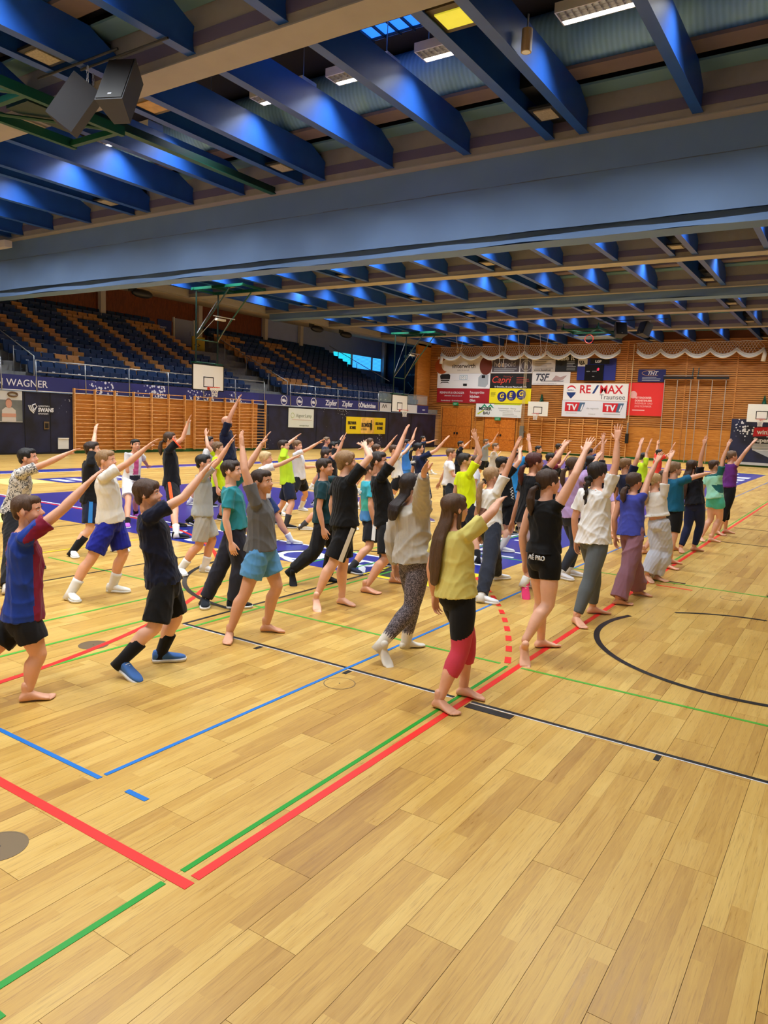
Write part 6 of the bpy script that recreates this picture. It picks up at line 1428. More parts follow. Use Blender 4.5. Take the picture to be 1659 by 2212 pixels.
PDATA = [
{'label': 'boy in red and blue striped football jersey with black shorts, arm raised', 'yaw': 28, 'hyaw': 50, 'top': ('tee', (32, 60, 150)), 'extra': 'jersey', 'bot': ('shorts', (22, 22, 26), 0.62), 'shoes': 'bare', 'hair': ('short', (84, 58, 40)), 'S': 1.38, 'joints': [(-4.198, 2.448, 0.507), (-4.182, 2.481, 1.164), (-4.193, 2.46, 1.029), [(-4.142, 2.419, 0.507), (-4.096, 2.475, 0.286), (-4.115, 2.412, 0.062), (0.533, 0.846, 0.0), 0.0, (-4.09, 2.402, 1.011), (-3.994, 2.582, 1.182), (-3.956, 2.722, 1.329), (0.183, 0.677, 0.713)], [(-4.254, 2.478, 0.507), (-4.372, 2.294, 0.25), (-4.53, 2.033, 0.102), (0.634, 0.774, 0.0), 0.04, (-4.314, 2.521, 0.981), (-4.37, 2.519, 0.75), (-4.355, 2.568, 0.55), (0.071, 0.237, -0.969)]]},
{'label': 'boy in white shirt with dark scribble pattern and black trousers, arm stretched forward', 'yaw': 40, 'top': ('tee', (214, 210, 204)), 'extra': 'scribble', 'bot': ('pants', (22, 22, 26)), 'shoes': ('shoe', (22, 22, 26), (60, 60, 60), (235, 235, 235), 0.1), 'hair': ('short', (26, 22, 22)), 'S': 1.45, 'joints': [(-7.223, 4.127, 0.682), (-7.138, 4.245, 1.258), (-7.17, 4.204, 1.12), [(-7.171, 4.084, 0.682), (-6.921, 3.928, 0.376), (-6.695, 3.745, 0.065), (0.999, -0.037, 0.0), 0.0, (-7.081, 4.113, 1.103), (-6.951, 4.333, 1.217), (-6.89, 4.518, 1.313), (0.281, 0.852, 0.442)], [(-7.274, 4.17, 0.682), (-7.413, 4.334, 0.374), (-7.575, 4.473, 0.065), (0.643, 0.766, 0.0), 0.0, (-7.286, 4.285, 1.071), (-7.343, 4.295, 0.829), (-7.317, 4.342, 0.618), (0.119, 0.217, -0.969)]]},
{'label': 'boy in black shirt, blue striped shorts and black socks, hand bent back overhead', 'yaw': 35, 'top': ('tee', (20, 20, 24)), 'bot': ('shorts', (26, 34, 60), 0.8), 'stripe': (50, 130, 210), 'shoes': ('shoe', (226, 226, 230), (228, 226, 222), (22, 22, 26), 0.22), 'hair': ('short', (52, 36, 28)), 'S': 1.42, 'joints': [(-7.871, 5.475, 0.647), (-7.857, 5.495, 1.289), (-7.869, 5.477, 1.15), [(-7.817, 5.437, 0.647), (-7.771, 5.385, 0.329), (-7.867, 5.22, 0.064), (0.92, -0.392, 0.0), 0.0, (-7.77, 5.405, 1.132), (-7.879, 5.516, 1.32), (-7.971, 5.61, 1.488), (-0.433, 0.441, 0.786)], [(-7.924, 5.512, 0.647), (-7.791, 5.7, 0.398), (-7.775, 5.754, 0.064), (0.839, 0.544, 0.0), 0.0, (-7.985, 5.555, 1.101), (-8.042, 5.56, 0.864), (-8.02, 5.608, 0.657), (0.099, 0.226, -0.969)]]},
{'label': 'fair boy in white shirt and royal blue shorts lunging in white trainers', 'yaw': 52, 'top': ('tee', (226, 222, 214)), 'bot': ('shorts', (28, 36, 146), 0.85), 'shoes': ('shoe', (232, 230, 222), (214, 212, 204), (228, 226, 222), 0.14), 'hair': ('short', (150, 116, 78)), 'S': 1.42, 'joints': [(-5.986, 4.383, 0.721), (-5.992, 4.341, 1.304), (-6.004, 4.34, 1.165), [(-5.946, 4.331, 0.721), (-5.998, 4.173, 0.387), (-6.079, 4.004, 0.064), (0.971, -0.239, 0.0), 0.0, (-5.928, 4.248, 1.147), (-5.795, 4.436, 1.294), (-5.701, 4.562, 1.438), (0.444, 0.587, 0.677)], [(-6.026, 4.434, 0.721), (-5.957, 4.496, 0.39), (-6.048, 4.439, 0.064), (0.854, 0.521, 0.0), 0.0, (-6.089, 4.454, 1.116), (-6.142, 4.475, 0.879), (-6.108, 4.515, 0.672), (0.161, 0.187, -0.969)]]},
{'label': 'boy in white football shirt with pink panel, white shorts and purple shoes', 'yaw': 95, 'top': ('tee', (222, 222, 228)), 'extra': 'pink', 'bot': ('shorts', (226, 226, 230), 0.8), 'shoes': ('shoe', (176, 92, 200), (228, 226, 222), (22, 22, 26), 0.08), 'hair': ('short', (26, 22, 22)), 'S': 1.38, 'joints': [(-9.778, 7.535, 0.662), (-9.691, 7.552, 1.23), (-9.728, 7.549, 1.097), [(-9.783, 7.471, 0.662), (-9.537, 7.295, 0.373), (-9.322, 7.114, 0.062), (0.8, -0.6, 0.0), 0.0, (-9.746, 7.43, 1.079), (-9.723, 7.423, 0.814), (-9.745, 7.58, 0.681), (-0.102, 0.759, -0.643)], [(-9.772, 7.598, 0.662), (-9.908, 7.726, 0.356), (-10.072, 7.851, 0.062), (0.996, -0.087, 0.0), 0.0, (-9.725, 7.666, 1.079), (-9.83, 7.837, 0.953), (-9.95, 7.989, 0.879), (-0.583, 0.73, -0.355)]]},
{'label': 'boy in navy shirt and black shorts with blue running shoes, arm raised', 'yaw': 48, 'top': ('tee', (22, 26, 48)), 'bot': ('shorts', (16, 16, 18), 0.9), 'shoes': ('shoe', (70, 112, 180), (224, 226, 230), (22, 22, 26), 0.16), 'hair': ('bowl', (76, 52, 38)), 'S': 1.4, 'joints': [(-3.969, 3.335, 0.612), (-4.029, 3.243, 1.233), (-4.028, 3.251, 1.098), [(-3.926, 3.287, 0.612), (-3.905, 3.194, 0.334), (-4.024, 3.028, 0.123), (0.988, 0.154, 0.0), 0.06, (-3.943, 3.169, 1.081), (-3.802, 3.351, 1.222), (-3.757, 3.479, 1.382), (0.211, 0.611, 0.763)], [(-4.012, 3.383, 0.612), (-3.987, 3.448, 0.331), (-4.081, 3.396, 0.063), (0.61, 0.793, 0.0), 0.0, (-4.115, 3.361, 1.05), (-4.169, 3.378, 0.817), (-4.138, 3.42, 0.613), (0.148, 0.198, -0.969)]]},
{'label': 'child with ponytail in black shirt with orange collar and orange striped shorts', 'yaw': 50, 'top': ('tee', (18, 20, 28)), 'extra': 'orangecollar', 'bot': ('shorts', (22, 22, 26), 0.8), 'stripe': (255, 90, 40), 'shoes': ('shoe', (24, 26, 32), (60, 50, 46), (228, 226, 222), 0.14), 'hair': ('pony', (74, 54, 40)), 'S': 1.46, 'joints': [(-8.552, 7.318, 0.701), (-8.56, 7.29, 1.386), (-8.572, 7.284, 1.243), [(-8.509, 7.266, 0.701), (-8.266, 7.128, 0.386), (-8.048, 6.962, 0.066), (0.671, 0.741, 0.0), 0.0, (-8.491, 7.19, 1.224), (-8.36, 7.348, 1.406), (-8.319, 7.398, 1.615), (0.189, 0.226, 0.956)], [(-8.595, 7.369, 0.701), (-8.732, 7.531, 0.383), (-8.894, 7.669, 0.066), (0.766, 0.643, 0.0), 0.0, (-8.663, 7.396, 1.192), (-8.718, 7.416, 0.949), (-8.685, 7.459, 0.736), (0.154, 0.193, -0.969)]]},
{'label': 'dark haired boy in light grey shirt and silver grey shorts with white shoes', 'yaw': 45, 'top': ('tee', (168, 172, 174)), 'bot': ('shorts', (172, 168, 160), 0.9), 'shoes': ('shoe', (236, 236, 236), (222, 222, 222), (228, 226, 222), 0.12), 'hair': ('short', (26, 22, 22)), 'S': 1.36, 'joints': [(-6.11, 5.671, 0.66), (-6.104, 5.673, 1.238), (-6.117, 5.661, 1.105), [(-6.065, 5.627, 0.66), (-6.068, 5.579, 0.33), (-6.215, 5.448, 0.061), (0.889, -0.459, 0.0), 0.0, (-6.035, 5.578, 1.088), (-5.918, 5.715, 1.279), (-5.849, 5.792, 1.454), (0.341, 0.378, 0.86)], [(-6.154, 5.715, 0.66), (-6.059, 5.764, 0.364), (-6.102, 5.693, 0.061), (0.914, 0.406, 0.0), 0.0, (-6.212, 5.755, 1.058), (-6.265, 5.77, 0.831), (-6.237, 5.812, 0.633), (0.137, 0.206, -0.969)]]},
{'label': 'curly haired boy in neon yellow shirt and black shorts, arm up behind the grey boy', 'yaw': 50, 'top': ('tee', (206, 236, 20)), 'bot': ('shorts', (22, 22, 26), 0.8), 'shoes': ('shoe', (20, 20, 24), (214, 214, 216), (22, 22, 26), 0.05), 'hair': ('curly', (120, 92, 66)), 'S': 1.4, 'joints': [(-8.693, 8.38, 0.579), (-8.686, 8.377, 1.225), (-8.7, 8.367, 1.088), [(-8.651, 8.331, 0.579), (-8.669, 8.103, 0.323), (-8.743, 7.842, 0.113), (-0.152, 0.988, 0.0), 0.05, (-8.612, 8.262, 1.039), (-8.602, 8.206, 0.805), (-8.557, 8.231, 0.602), (0.217, 0.119, -0.969)], [(-8.734, 8.429, 0.579), (-8.771, 8.617, 0.314), (-8.964, 8.698, 0.063), (0.992, -0.128, 0.0), 0.0, (-8.778, 8.459, 1.07), (-8.9, 8.34, 1.251), (-9.006, 8.404, 1.421), (-0.501, 0.305, 0.81)]]},
{'label': 'black haired child in white shirt mostly hidden behind the neon yellow boy', 'yaw': 50, 'top': ('tee', (228, 226, 222)), 'bot': ('shorts', (22, 22, 26), 0.8), 'shoes': ('shoe', (228, 226, 222), (230, 230, 230), (235, 235, 235), 0.1), 'hair': ('short', (26, 22, 22)), 'S': 1.4, 'joints': [(-10.567, 9.898, 0.68), (-10.536, 9.924, 1.24), (-10.557, 9.907, 1.103), [(-10.526, 9.849, 0.68), (-10.641, 9.762, 0.364), (-10.776, 9.657, 0.063), (0.766, 0.643, 0.0), 0.0, (-10.471, 9.799, 1.054), (-10.461, 9.744, 0.821), (-10.416, 9.769, 0.617), (0.217, 0.119, -0.969)], [(-10.609, 9.947, 0.68), (-10.435, 10.084, 0.381), (-10.283, 10.202, 0.063), (0.766, 0.643, 0.0), 0.0, (-10.648, 10.009, 1.054), (-10.701, 10.029, 0.821), (-10.668, 10.069, 0.617), (0.154, 0.193, -0.969)]]},
{'label': 'bald bearded instructor in navy shirt with one arm raised high before the wall bars', 'yaw': 60, 'top': ('tee', (20, 26, 50)), 'bot': ('shorts', (24, 34, 66), 0.9), 'shoes': ('shoe', (22, 22, 26), (230, 230, 230), (235, 235, 235), 0.1), 'hair': ('bald', (70, 52, 42)), 'S': 1.8, 'adult': 1, 'joints': [(-10.103, 9.998, 0.931), (-10.117, 9.964, 1.628), (-10.132, 9.962, 1.451), [(-10.061, 9.926, 0.931), (-10.228, 9.849, 0.497), (-10.428, 9.752, 0.081), (0.866, 0.5, 0.0), 0.0, (-10.054, 9.831, 1.428), (-9.974, 9.91, 1.756), (-9.931, 10.023, 1.997), (0.158, 0.421, 0.893)], [(-10.144, 10.069, 0.931), (-9.89, 10.198, 0.518), (-9.668, 10.306, 0.081), (0.866, 0.5, 0.0), 0.0, (-10.208, 10.099, 1.428), (-10.366, 10.334, 1.237), (-10.503, 10.534, 1.12), (-0.507, 0.744, -0.435)]]},
{'label': 'boy in teal shirt and dark trousers with lace-up trainers, one arm down', 'yaw': 50, 'top': ('tee', (46, 138, 150)), 'bot': ('pants', (40, 42, 56)), 'shoes': ('shoe', (22, 30, 40), (226, 226, 226), (40, 42, 56), 0.05), 'hair': ('short', (52, 36, 28)), 'S': 1.42, 'joints': [(-4.8, 4.849, 0.75), (-4.823, 4.817, 1.274), (-4.83, 4.815, 1.135), [(-4.758, 4.799, 0.75), (-4.712, 4.831, 0.407), (-4.75, 4.788, 0.064), (0.613, 0.79, 0.0), 0.0, (-4.738, 4.711, 1.085), (-4.728, 4.655, 0.848), (-4.682, 4.68, 0.642), (0.217, 0.119, -0.969)], [(-4.841, 4.899, 0.75), (-4.912, 4.8, 0.402), (-5.011, 4.69, 0.064), (0.707, -0.708, 0.0), 0.0, (-4.906, 4.911, 1.117), (-4.8, 5.032, 1.338), (-4.726, 5.107, 1.523), (0.347, 0.352, 0.87)]]},
{'label': 'barefoot boy in dark grey shirt and light blue shorts, arm straight up', 'yaw': 62, 'hyaw': 78, 'top': ('tee', (98, 98, 100)), 'bot': ('shorts', (92, 152, 204), 0.68), 'shoes': 'bare', 'hair': ('short', (54, 38, 28)), 'S': 1.42, 'skin': (214, 158, 126), 'joints': [(-4.004, 4.348, 0.718), (-3.996, 4.331, 1.263), (-4.014, 4.327, 1.123), [(-3.974, 4.29, 0.718), (-4.02, 4.191, 0.388), (-4.09, 4.086, 0.064), (0.605, -0.796, 0.0), 0.0, (-3.957, 4.221, 1.105), (-4.037, 4.17, 1.361), (-4.128, 4.233, 1.543), (-0.427, 0.297, 0.854)], [(-4.035, 4.406, 0.718), (-3.939, 4.47, 0.396), (-4.018, 4.439, 0.064), (0.848, 0.53, 0.0), 0.0, (-4.08, 4.452, 1.074), (-4.128, 4.482, 0.837), (-4.087, 4.516, 0.631), (0.191, 0.157, -0.969)]]},
{'label': 'blond boy in white shirt reaching forward behind the dark grey shirt', 'yaw': 55, 'top': ('tee', (228, 226, 222)), 'bot': ('shorts', (40, 60, 110), 0.8), 'shoes': ('shoe', (228, 226, 222), (230, 230, 230), (235, 235, 235), 0.1), 'hair': ('bowl', (206, 176, 128)), 'S': 1.36, 'joints': [(-6.929, 7.521, 0.656), (-6.896, 7.544, 1.2), (-6.917, 7.529, 1.067), [(-6.893, 7.47, 0.656), (-7.011, 7.395, 0.352), (-7.151, 7.305, 0.061), (0.819, 0.574, 0.0), 0.0, (-6.853, 7.432, 1.05), (-6.668, 7.597, 1.133), (-6.532, 7.716, 1.229), (0.664, 0.582, 0.469)], [(-6.965, 7.573, 0.656), (-6.786, 7.69, 0.368), (-6.629, 7.793, 0.061), (0.819, 0.574, 0.0), 0.0, (-6.997, 7.637, 1.02), (-7.046, 7.66, 0.793), (-7.012, 7.696, 0.595), (0.171, 0.179, -0.969)]]},
{'label': 'boy in neon yellow shirt and navy shorts with black shoes, arm bent over his head', 'yaw': 60, 'top': ('tee', (196, 232, 50)), 'bot': ('shorts', (24, 30, 52), 0.85), 'shoes': ('shoe', (24, 24, 28), (206, 206, 206), (50, 50, 54), 0.16), 'hair': ('short', (52, 36, 28)), 'S': 1.42, 'joints': [(-7.801, 9.067, 0.705), (-7.852, 9.004, 1.303), (-7.855, 9.01, 1.165), [(-7.768, 9.01, 0.705), (-7.629, 8.971, 0.389), (-7.63, 8.847, 0.064), (0.858, 0.514, 0.0), 0.0, (-7.789, 8.91, 1.147), (-7.867, 9.071, 1.313), (-7.828, 9.242, 1.434), (0.183, 0.8, 0.572)], [(-7.834, 9.123, 0.705), (-7.941, 9.122, 0.374), (-8.097, 9.103, 0.064), (0.741, -0.671, 0.0), 0.0, (-7.92, 9.136, 1.116), (-7.97, 9.165, 0.879), (-7.93, 9.199, 0.673), (0.186, 0.163, -0.969)]]},
{'label': 'curly haired boy in white striped shirt and black shorts with white socks', 'yaw': 72, 'top': ('tee', (218, 218, 224)), 'bot': ('shorts', (22, 22, 26), 0.7), 'shoes': ('shoe', (228, 226, 222), (226, 226, 230), (228, 226, 222), 0.2), 'hair': ('curly', (122, 92, 64)), 'S': 1.42, 'joints': [(-8.701, 10.431, 0.638), (-8.72, 10.381, 1.245), (-8.732, 10.387, 1.107), [(-8.681, 10.369, 0.638), (-8.651, 10.131, 0.349), (-8.654, 9.887, 0.064), (0.988, 0.154, 0.0), 0.0, (-8.693, 10.275, 1.088), (-8.505, 10.434, 1.208), (-8.392, 10.572, 1.325), (0.527, 0.647, 0.551)], [(-8.721, 10.494, 0.638), (-8.722, 10.657, 0.334), (-8.911, 10.76, 0.064), (0.991, -0.133, 0.0), 0.0, (-8.773, 10.524, 1.057), (-8.746, 10.622, 0.844), (-8.544, 10.688, 0.868), (0.945, 0.307, 0.11)]]},
{'label': 'light brown haired boy whose face shows behind a raised hand by the navy wall', 'yaw': 60, 'top': ('tee', (60, 70, 90)), 'bot': ('shorts', (22, 22, 26), 0.8), 'shoes': ('shoe', (228, 226, 222), (230, 230, 230), (235, 235, 235), 0.1), 'hair': ('short', (130, 104, 76)), 'S': 1.38, 'joints': [(-11.082, 14.232, 0.668), (-11.047, 14.252, 1.22), (-11.07, 14.238, 1.085), [(-11.05, 14.177, 0.668), (-11.176, 14.112, 0.358), (-11.326, 14.033, 0.062), (0.866, 0.5, 0.0), 0.0, (-11.006, 14.12, 1.037), (-11.005, 14.064, 0.807), (-10.957, 14.08, 0.606), (0.234, 0.079, -0.969)], [(-11.114, 14.287, 0.668), (-10.922, 14.389, 0.374), (-10.754, 14.478, 0.062), (0.866, 0.5, 0.0), 0.0, (-11.141, 14.354, 1.037), (-11.189, 14.382, 0.807), (-11.15, 14.416, 0.606), (0.186, 0.163, -0.969)]]},
{'label': 'dark haired boy in long black sleeves pointing up to the wall', 'yaw': 60, 'top': ('long', (18, 18, 22)), 'bot': ('pants', (22, 22, 26)), 'shoes': ('shoe', (22, 22, 26), (230, 230, 230), (235, 235, 235), 0.1), 'hair': ('short', (26, 22, 22)), 'S': 1.42, 'joints': [(-8.909, 11.674, 0.652), (-8.874, 11.694, 1.22), (-8.897, 11.68, 1.081), [(-8.876, 11.617, 0.652), (-8.947, 11.587, 0.313), (-9.16, 11.471, 0.064), (0.866, 0.5, 0.0), 0.0, (-8.839, 11.573, 1.063), (-8.85, 11.736, 1.203), (-8.87, 11.883, 1.355), (-0.093, 0.692, 0.716)], [(-8.941, 11.73, 0.652), (-8.745, 11.835, 0.367), (-8.571, 11.926, 0.064), (0.866, 0.5, 0.0), 0.0, (-8.97, 11.799, 1.032), (-9.019, 11.828, 0.795), (-8.98, 11.863, 0.588), (0.186, 0.163, -0.969)]]},
{'label': 'short haired boy in dark blue shirt raising a bare arm behind the shaggy blond boy', 'yaw': 50, 'top': ('tee', (24, 32, 60)), 'bot': ('shorts', (22, 22, 26), 0.8), 'shoes': ('shoe', (228, 226, 222), (228, 226, 222), (70, 70, 74), 0.1), 'hair': ('short', (52, 36, 28)), 'S': 1.42, 'joints': [(-7.128, 9.142, 0.632), (-7.098, 9.168, 1.2), (-7.118, 9.151, 1.061), [(-7.086, 9.092, 0.632), (-7.149, 9.052, 0.3), (-7.341, 8.899, 0.064), (0.766, 0.643, 0.0), 0.0, (-7.043, 9.055, 1.043), (-6.895, 9.177, 1.238), (-6.839, 9.224, 1.438), (0.263, 0.221, 0.939)], [(-7.17, 9.192, 0.632), (-6.996, 9.329, 0.357), (-6.84, 9.45, 0.064), (0.766, 0.643, 0.0), 0.0, (-7.21, 9.255, 1.012), (-7.264, 9.275, 0.775), (-7.231, 9.316, 0.568), (0.154, 0.193, -0.969)]]},
{'label': 'boy in dark green shirt and black trousers lunging in black socks', 'yaw': 55, 'hyaw': 68, 'top': ('tee', (22, 58, 66)), 'bot': ('pants', (24, 24, 28)), 'shoes': ('sock', (22, 22, 26)), 'hair': ('short', (52, 36, 28)), 'S': 1.42, 'joints': [(-4.819, 6.214, 0.672), (-4.822, 6.206, 1.26), (-4.835, 6.198, 1.12), [(-4.781, 6.16, 0.672), (-4.811, 6.056, 0.369), (-5.0, 5.911, 0.154), (0.795, -0.607, 0.0), 0.09, (-4.755, 6.085, 1.071), (-4.75, 6.028, 0.834), (-4.702, 6.049, 0.627), (0.226, 0.099, -0.969)], [(-4.856, 6.267, 0.672), (-4.76, 6.327, 0.374), (-4.821, 6.291, 0.064), (0.953, 0.303, 0.0), 0.0, (-4.905, 6.299, 1.102), (-4.869, 6.549, 1.105), (-4.822, 6.751, 1.156), (0.221, 0.946, 0.237)]]},
{'label': 'barefoot boy with shaggy blond hair in black shirt and black shorts, arm bent up', 'yaw': 25, 'hyaw': 45, 'top': ('tee', (16, 16, 18)), 'bot': ('shorts', (18, 18, 22), 0.92), 'stripe': (228, 226, 222), 'shoes': 'bare', 'hair': ('shaggy', (150, 116, 78)), 'S': 1.45, 'joints': [(-4.059, 5.557, 0.789), (-4.082, 5.584, 1.386), (-4.084, 5.562, 1.244), [(-3.999, 5.529, 0.789), (-4.083, 5.432, 0.446), (-4.187, 5.311, 0.115), (0.708, -0.706, 0.0), 0.05, (-3.969, 5.507, 1.225), (-3.837, 5.611, 1.448), (-3.988, 5.742, 1.533), (-0.694, 0.603, 0.394)], [(-4.12, 5.585, 0.789), (-4.095, 5.602, 0.428), (-4.09, 5.592, 0.065), (0.998, 0.067, 0.0), 0.0, (-4.211, 5.62, 1.193), (-4.269, 5.615, 0.951), (-4.256, 5.667, 0.74), (0.058, 0.24, -0.969)]]},
{'label': 'boy in turquoise jersey with white lettering and black white-edged shorts', 'yaw': 38, 'top': ('tee', (60, 168, 186)), 'extra': 'turq', 'bot': ('shorts', (22, 22, 26), 0.82), 'stripe': (228, 226, 222), 'shoes': ('shoe', (26, 34, 54), (190, 190, 196), (50, 50, 54), 0.1), 'hair': ('short', (80, 56, 40)), 'S': 1.36, 'joints': [(-4.867, 7.183, 0.605), (-4.907, 7.18, 1.19), (-4.908, 7.168, 1.057), [(-4.818, 7.144, 0.605), (-4.77, 7.033, 0.297), (-4.873, 6.825, 0.061), (0.995, -0.098, 0.0), 0.0, (-4.8, 7.086, 1.01), (-4.779, 7.035, 0.783), (-4.741, 7.068, 0.585), (0.187, 0.161, -0.969)], [(-4.916, 7.221, 0.605), (-4.817, 7.393, 0.363), (-4.858, 7.465, 0.061), (0.986, -0.166, 0.0), 0.0, (-5.01, 7.25, 1.01), (-5.064, 7.258, 0.783), (-5.041, 7.303, 0.585), (0.111, 0.221, -0.969)]]},
{'label': 'barefoot boy in black shirt and black shorts with wide white side stripe, arm high', 'yaw': 52, 'hyaw': 70, 'top': ('tee', (18, 18, 20)), 'bot': ('shorts', (20, 20, 24), 0.9), 'stripe': (228, 226, 222), 'shoes': 'bare', 'hair': ('short', (46, 34, 28)), 'S': 1.5, 'joints': [(-4.177, 6.478, 0.705), (-4.273, 6.421, 1.355), (-4.266, 6.423, 1.21), [(-4.135, 6.424, 0.705), (-4.071, 6.33, 0.358), (-4.19, 6.144, 0.068), (0.99, 0.144, 0.0), 0.0, (-4.179, 6.326, 1.192), (-4.055, 6.417, 1.436), (-4.046, 6.526, 1.633), (0.037, 0.486, 0.873)], [(-4.22, 6.533, 0.705), (-4.138, 6.689, 0.403), (-4.225, 6.738, 0.068), (0.918, 0.396, 0.0), 0.0, (-4.349, 6.543, 1.159), (-4.405, 6.566, 0.908), (-4.368, 6.608, 0.69), (0.161, 0.187, -0.969)]]},
{'label': 'boy with brown fringe in white shirt standing before the yellow poster', 'yaw': 65, 'top': ('tee', (228, 226, 222)), 'bot': ('shorts', (28, 34, 62), 0.8), 'shoes': ('shoe', (228, 226, 222), (230, 230, 230), (235, 235, 235), 0.1), 'hair': ('bowl', (92, 68, 50)), 'S': 1.38, 'joints': [(-10.391, 15.115, 0.668), (-10.355, 15.132, 1.22), (-10.378, 15.121, 1.085), [(-10.364, 15.057, 0.668), (-10.495, 15.004, 0.358), (-10.651, 14.938, 0.062), (0.906, 0.423, 0.0), 0.0, (-10.324, 14.997, 1.037), (-10.329, 14.941, 0.807), (-10.279, 14.953, 0.606), (0.24, 0.058, -0.969)], [(-10.418, 15.172, 0.668), (-10.218, 15.258, 0.374), (-10.043, 15.332, 0.062), (0.906, 0.423, 0.0), 0.0, (-10.432, 15.227, 1.067), (-10.658, 15.32, 1.082), (-10.847, 15.379, 1.141), (-0.915, 0.287, 0.284)]]},
{'label': 'child with brown curls raising an arm behind the tall black shirted boy', 'yaw': 50, 'top': ('tee', (200, 170, 120)), 'bot': ('shorts', (22, 22, 26), 0.8), 'shoes': ('shoe', (228, 226, 222), (230, 230, 230), (235, 235, 235), 0.1), 'hair': ('curly', (88, 62, 42)), 'S': 1.4, 'joints': [(-8.121, 12.043, 0.64), (-8.09, 12.068, 1.2), (-8.111, 12.051, 1.063), [(-8.079, 11.993, 0.64), (-8.14, 11.954, 0.305), (-8.33, 11.802, 0.063), (0.766, 0.643, 0.0), 0.0, (-8.036, 11.957, 1.045), (-7.872, 12.07, 1.227), (-7.773, 12.137, 1.4), (0.471, 0.315, 0.824)], [(-8.162, 12.092, 0.64), (-7.99, 12.228, 0.361), (-7.837, 12.346, 0.063), (0.766, 0.643, 0.0), 0.0, (-8.201, 12.154, 1.014), (-8.254, 12.174, 0.781), (-8.222, 12.214, 0.577), (0.154, 0.193, -0.969)]]},
{'label': 'child in bright blue shirt and bright blue shorts with arm high by the navy wall', 'yaw': 55, 'top': ('tee', (60, 126, 206)), 'bot': ('shorts', (64, 130, 210), 0.6), 'shoes': ('shoe', (228, 226, 222), (230, 230, 230), (235, 235, 235), 0.1), 'hair': ('short', (26, 22, 22)), 'S': 1.42, 'skin': (214, 158, 126), 'joints': [(-8.46, 13.844, 0.697), (-8.497, 13.825, 1.29), (-8.502, 13.819, 1.151), [(-8.422, 13.791, 0.697), (-8.546, 13.714, 0.373), (-8.693, 13.62, 0.064), (0.819, 0.574, 0.0), 0.0, (-8.429, 13.721, 1.133), (-8.325, 13.791, 1.373), (-8.345, 13.915, 1.545), (-0.097, 0.581, 0.808)], [(-8.497, 13.898, 0.697), (-8.31, 14.02, 0.39), (-8.145, 14.125, 0.064), (0.819, 0.574, 0.0), 0.0, (-8.579, 13.935, 1.102), (-8.63, 13.959, 0.865), (-8.594, 13.998, 0.658), (0.171, 0.179, -0.969)]]},
{'label': 'child in white shirt and short black shorts beside the blue clad child', 'yaw': 50, 'top': ('tee', (226, 224, 220)), 'bot': ('shorts', (22, 22, 26), 0.7), 'shoes': ('shoe', (220, 90, 80), (228, 226, 222), (235, 235, 235), 0.1), 'hair': ('short', (84, 58, 40)), 'S': 1.38, 'joints': [(-7.421, 11.835, 0.714), (-7.508, 11.787, 1.23), (-7.498, 11.788, 1.097), [(-7.38, 11.786, 0.714), (-7.492, 11.701, 0.381), (-7.627, 11.597, 0.062), (0.766, 0.643, 0.0), 0.0, (-7.414, 11.702, 1.08), (-7.33, 11.893, 1.194), (-7.302, 12.041, 1.335), (0.138, 0.719, 0.682)], [(-7.462, 11.883, 0.714), (-7.29, 12.019, 0.397), (-7.141, 12.135, 0.062), (0.766, 0.643, 0.0), 0.0, (-7.577, 11.896, 1.05), (-7.629, 11.916, 0.82), (-7.597, 11.956, 0.619), (0.154, 0.193, -0.969)]]},
{'label': 'tall dark haired teenager in navy jersey with white back lettering and baggy shorts', 'yaw': 30, 'hyaw': 60, 'top': ('tee', (20, 30, 62)), 'extra': 'backtext', 'bot': ('shorts', (20, 24, 40), 1.0), 'shoes': ('shoe', (90, 70, 110), (228, 226, 222), (40, 34, 70), 0.3), 'hair': ('pony', (24, 20, 22)), 'S': 1.48, 'joints': [(-6.933, 11.919, 0.71), (-7.03, 11.904, 1.288), (-7.015, 11.893, 1.145), [(-6.874, 11.885, 0.71), (-6.671, 11.665, 0.387), (-6.496, 11.418, 0.067), (0.952, -0.305, 0.0), 0.0, (-6.896, 11.83, 1.126), (-6.682, 11.956, 1.266), (-6.562, 12.022, 1.441), (0.541, 0.299, 0.786)], [(-6.992, 11.953, 0.71), (-7.096, 12.168, 0.393), (-7.222, 12.357, 0.067), (0.5, 0.866, 0.0), 0.0, (-7.132, 11.967, 1.093), (-7.192, 11.967, 0.847), (-7.174, 12.019, 0.631), (0.079, 0.234, -0.969)]]},
{'label': 'black haired boy at the back by the corner with a short raised arm', 'yaw': 60, 'top': ('tee', (30, 40, 70)), 'bot': ('shorts', (22, 22, 26), 0.8), 'shoes': ('shoe', (228, 226, 222), (230, 230, 230), (235, 235, 235), 0.1), 'hair': ('short', (26, 22, 22)), 'S': 1.36, 'joints': [(-12.593, 21.508, 0.656), (-12.559, 21.528, 1.2), (-12.581, 21.515, 1.067), [(-12.562, 21.454, 0.656), (-12.686, 21.389, 0.352), (-12.833, 21.312, 0.061), (0.866, 0.5, 0.0), 0.0, (-12.526, 21.412, 1.05), (-12.359, 21.558, 1.086), (-12.232, 21.699, 1.159), (0.624, 0.695, 0.357)], [(-12.624, 21.562, 0.656), (-12.436, 21.664, 0.368), (-12.271, 21.752, 0.061), (0.866, 0.5, 0.0), 0.0, (-12.651, 21.628, 1.02), (-12.698, 21.656, 0.793), (-12.66, 21.689, 0.595), (0.186, 0.163, -0.969)]]},
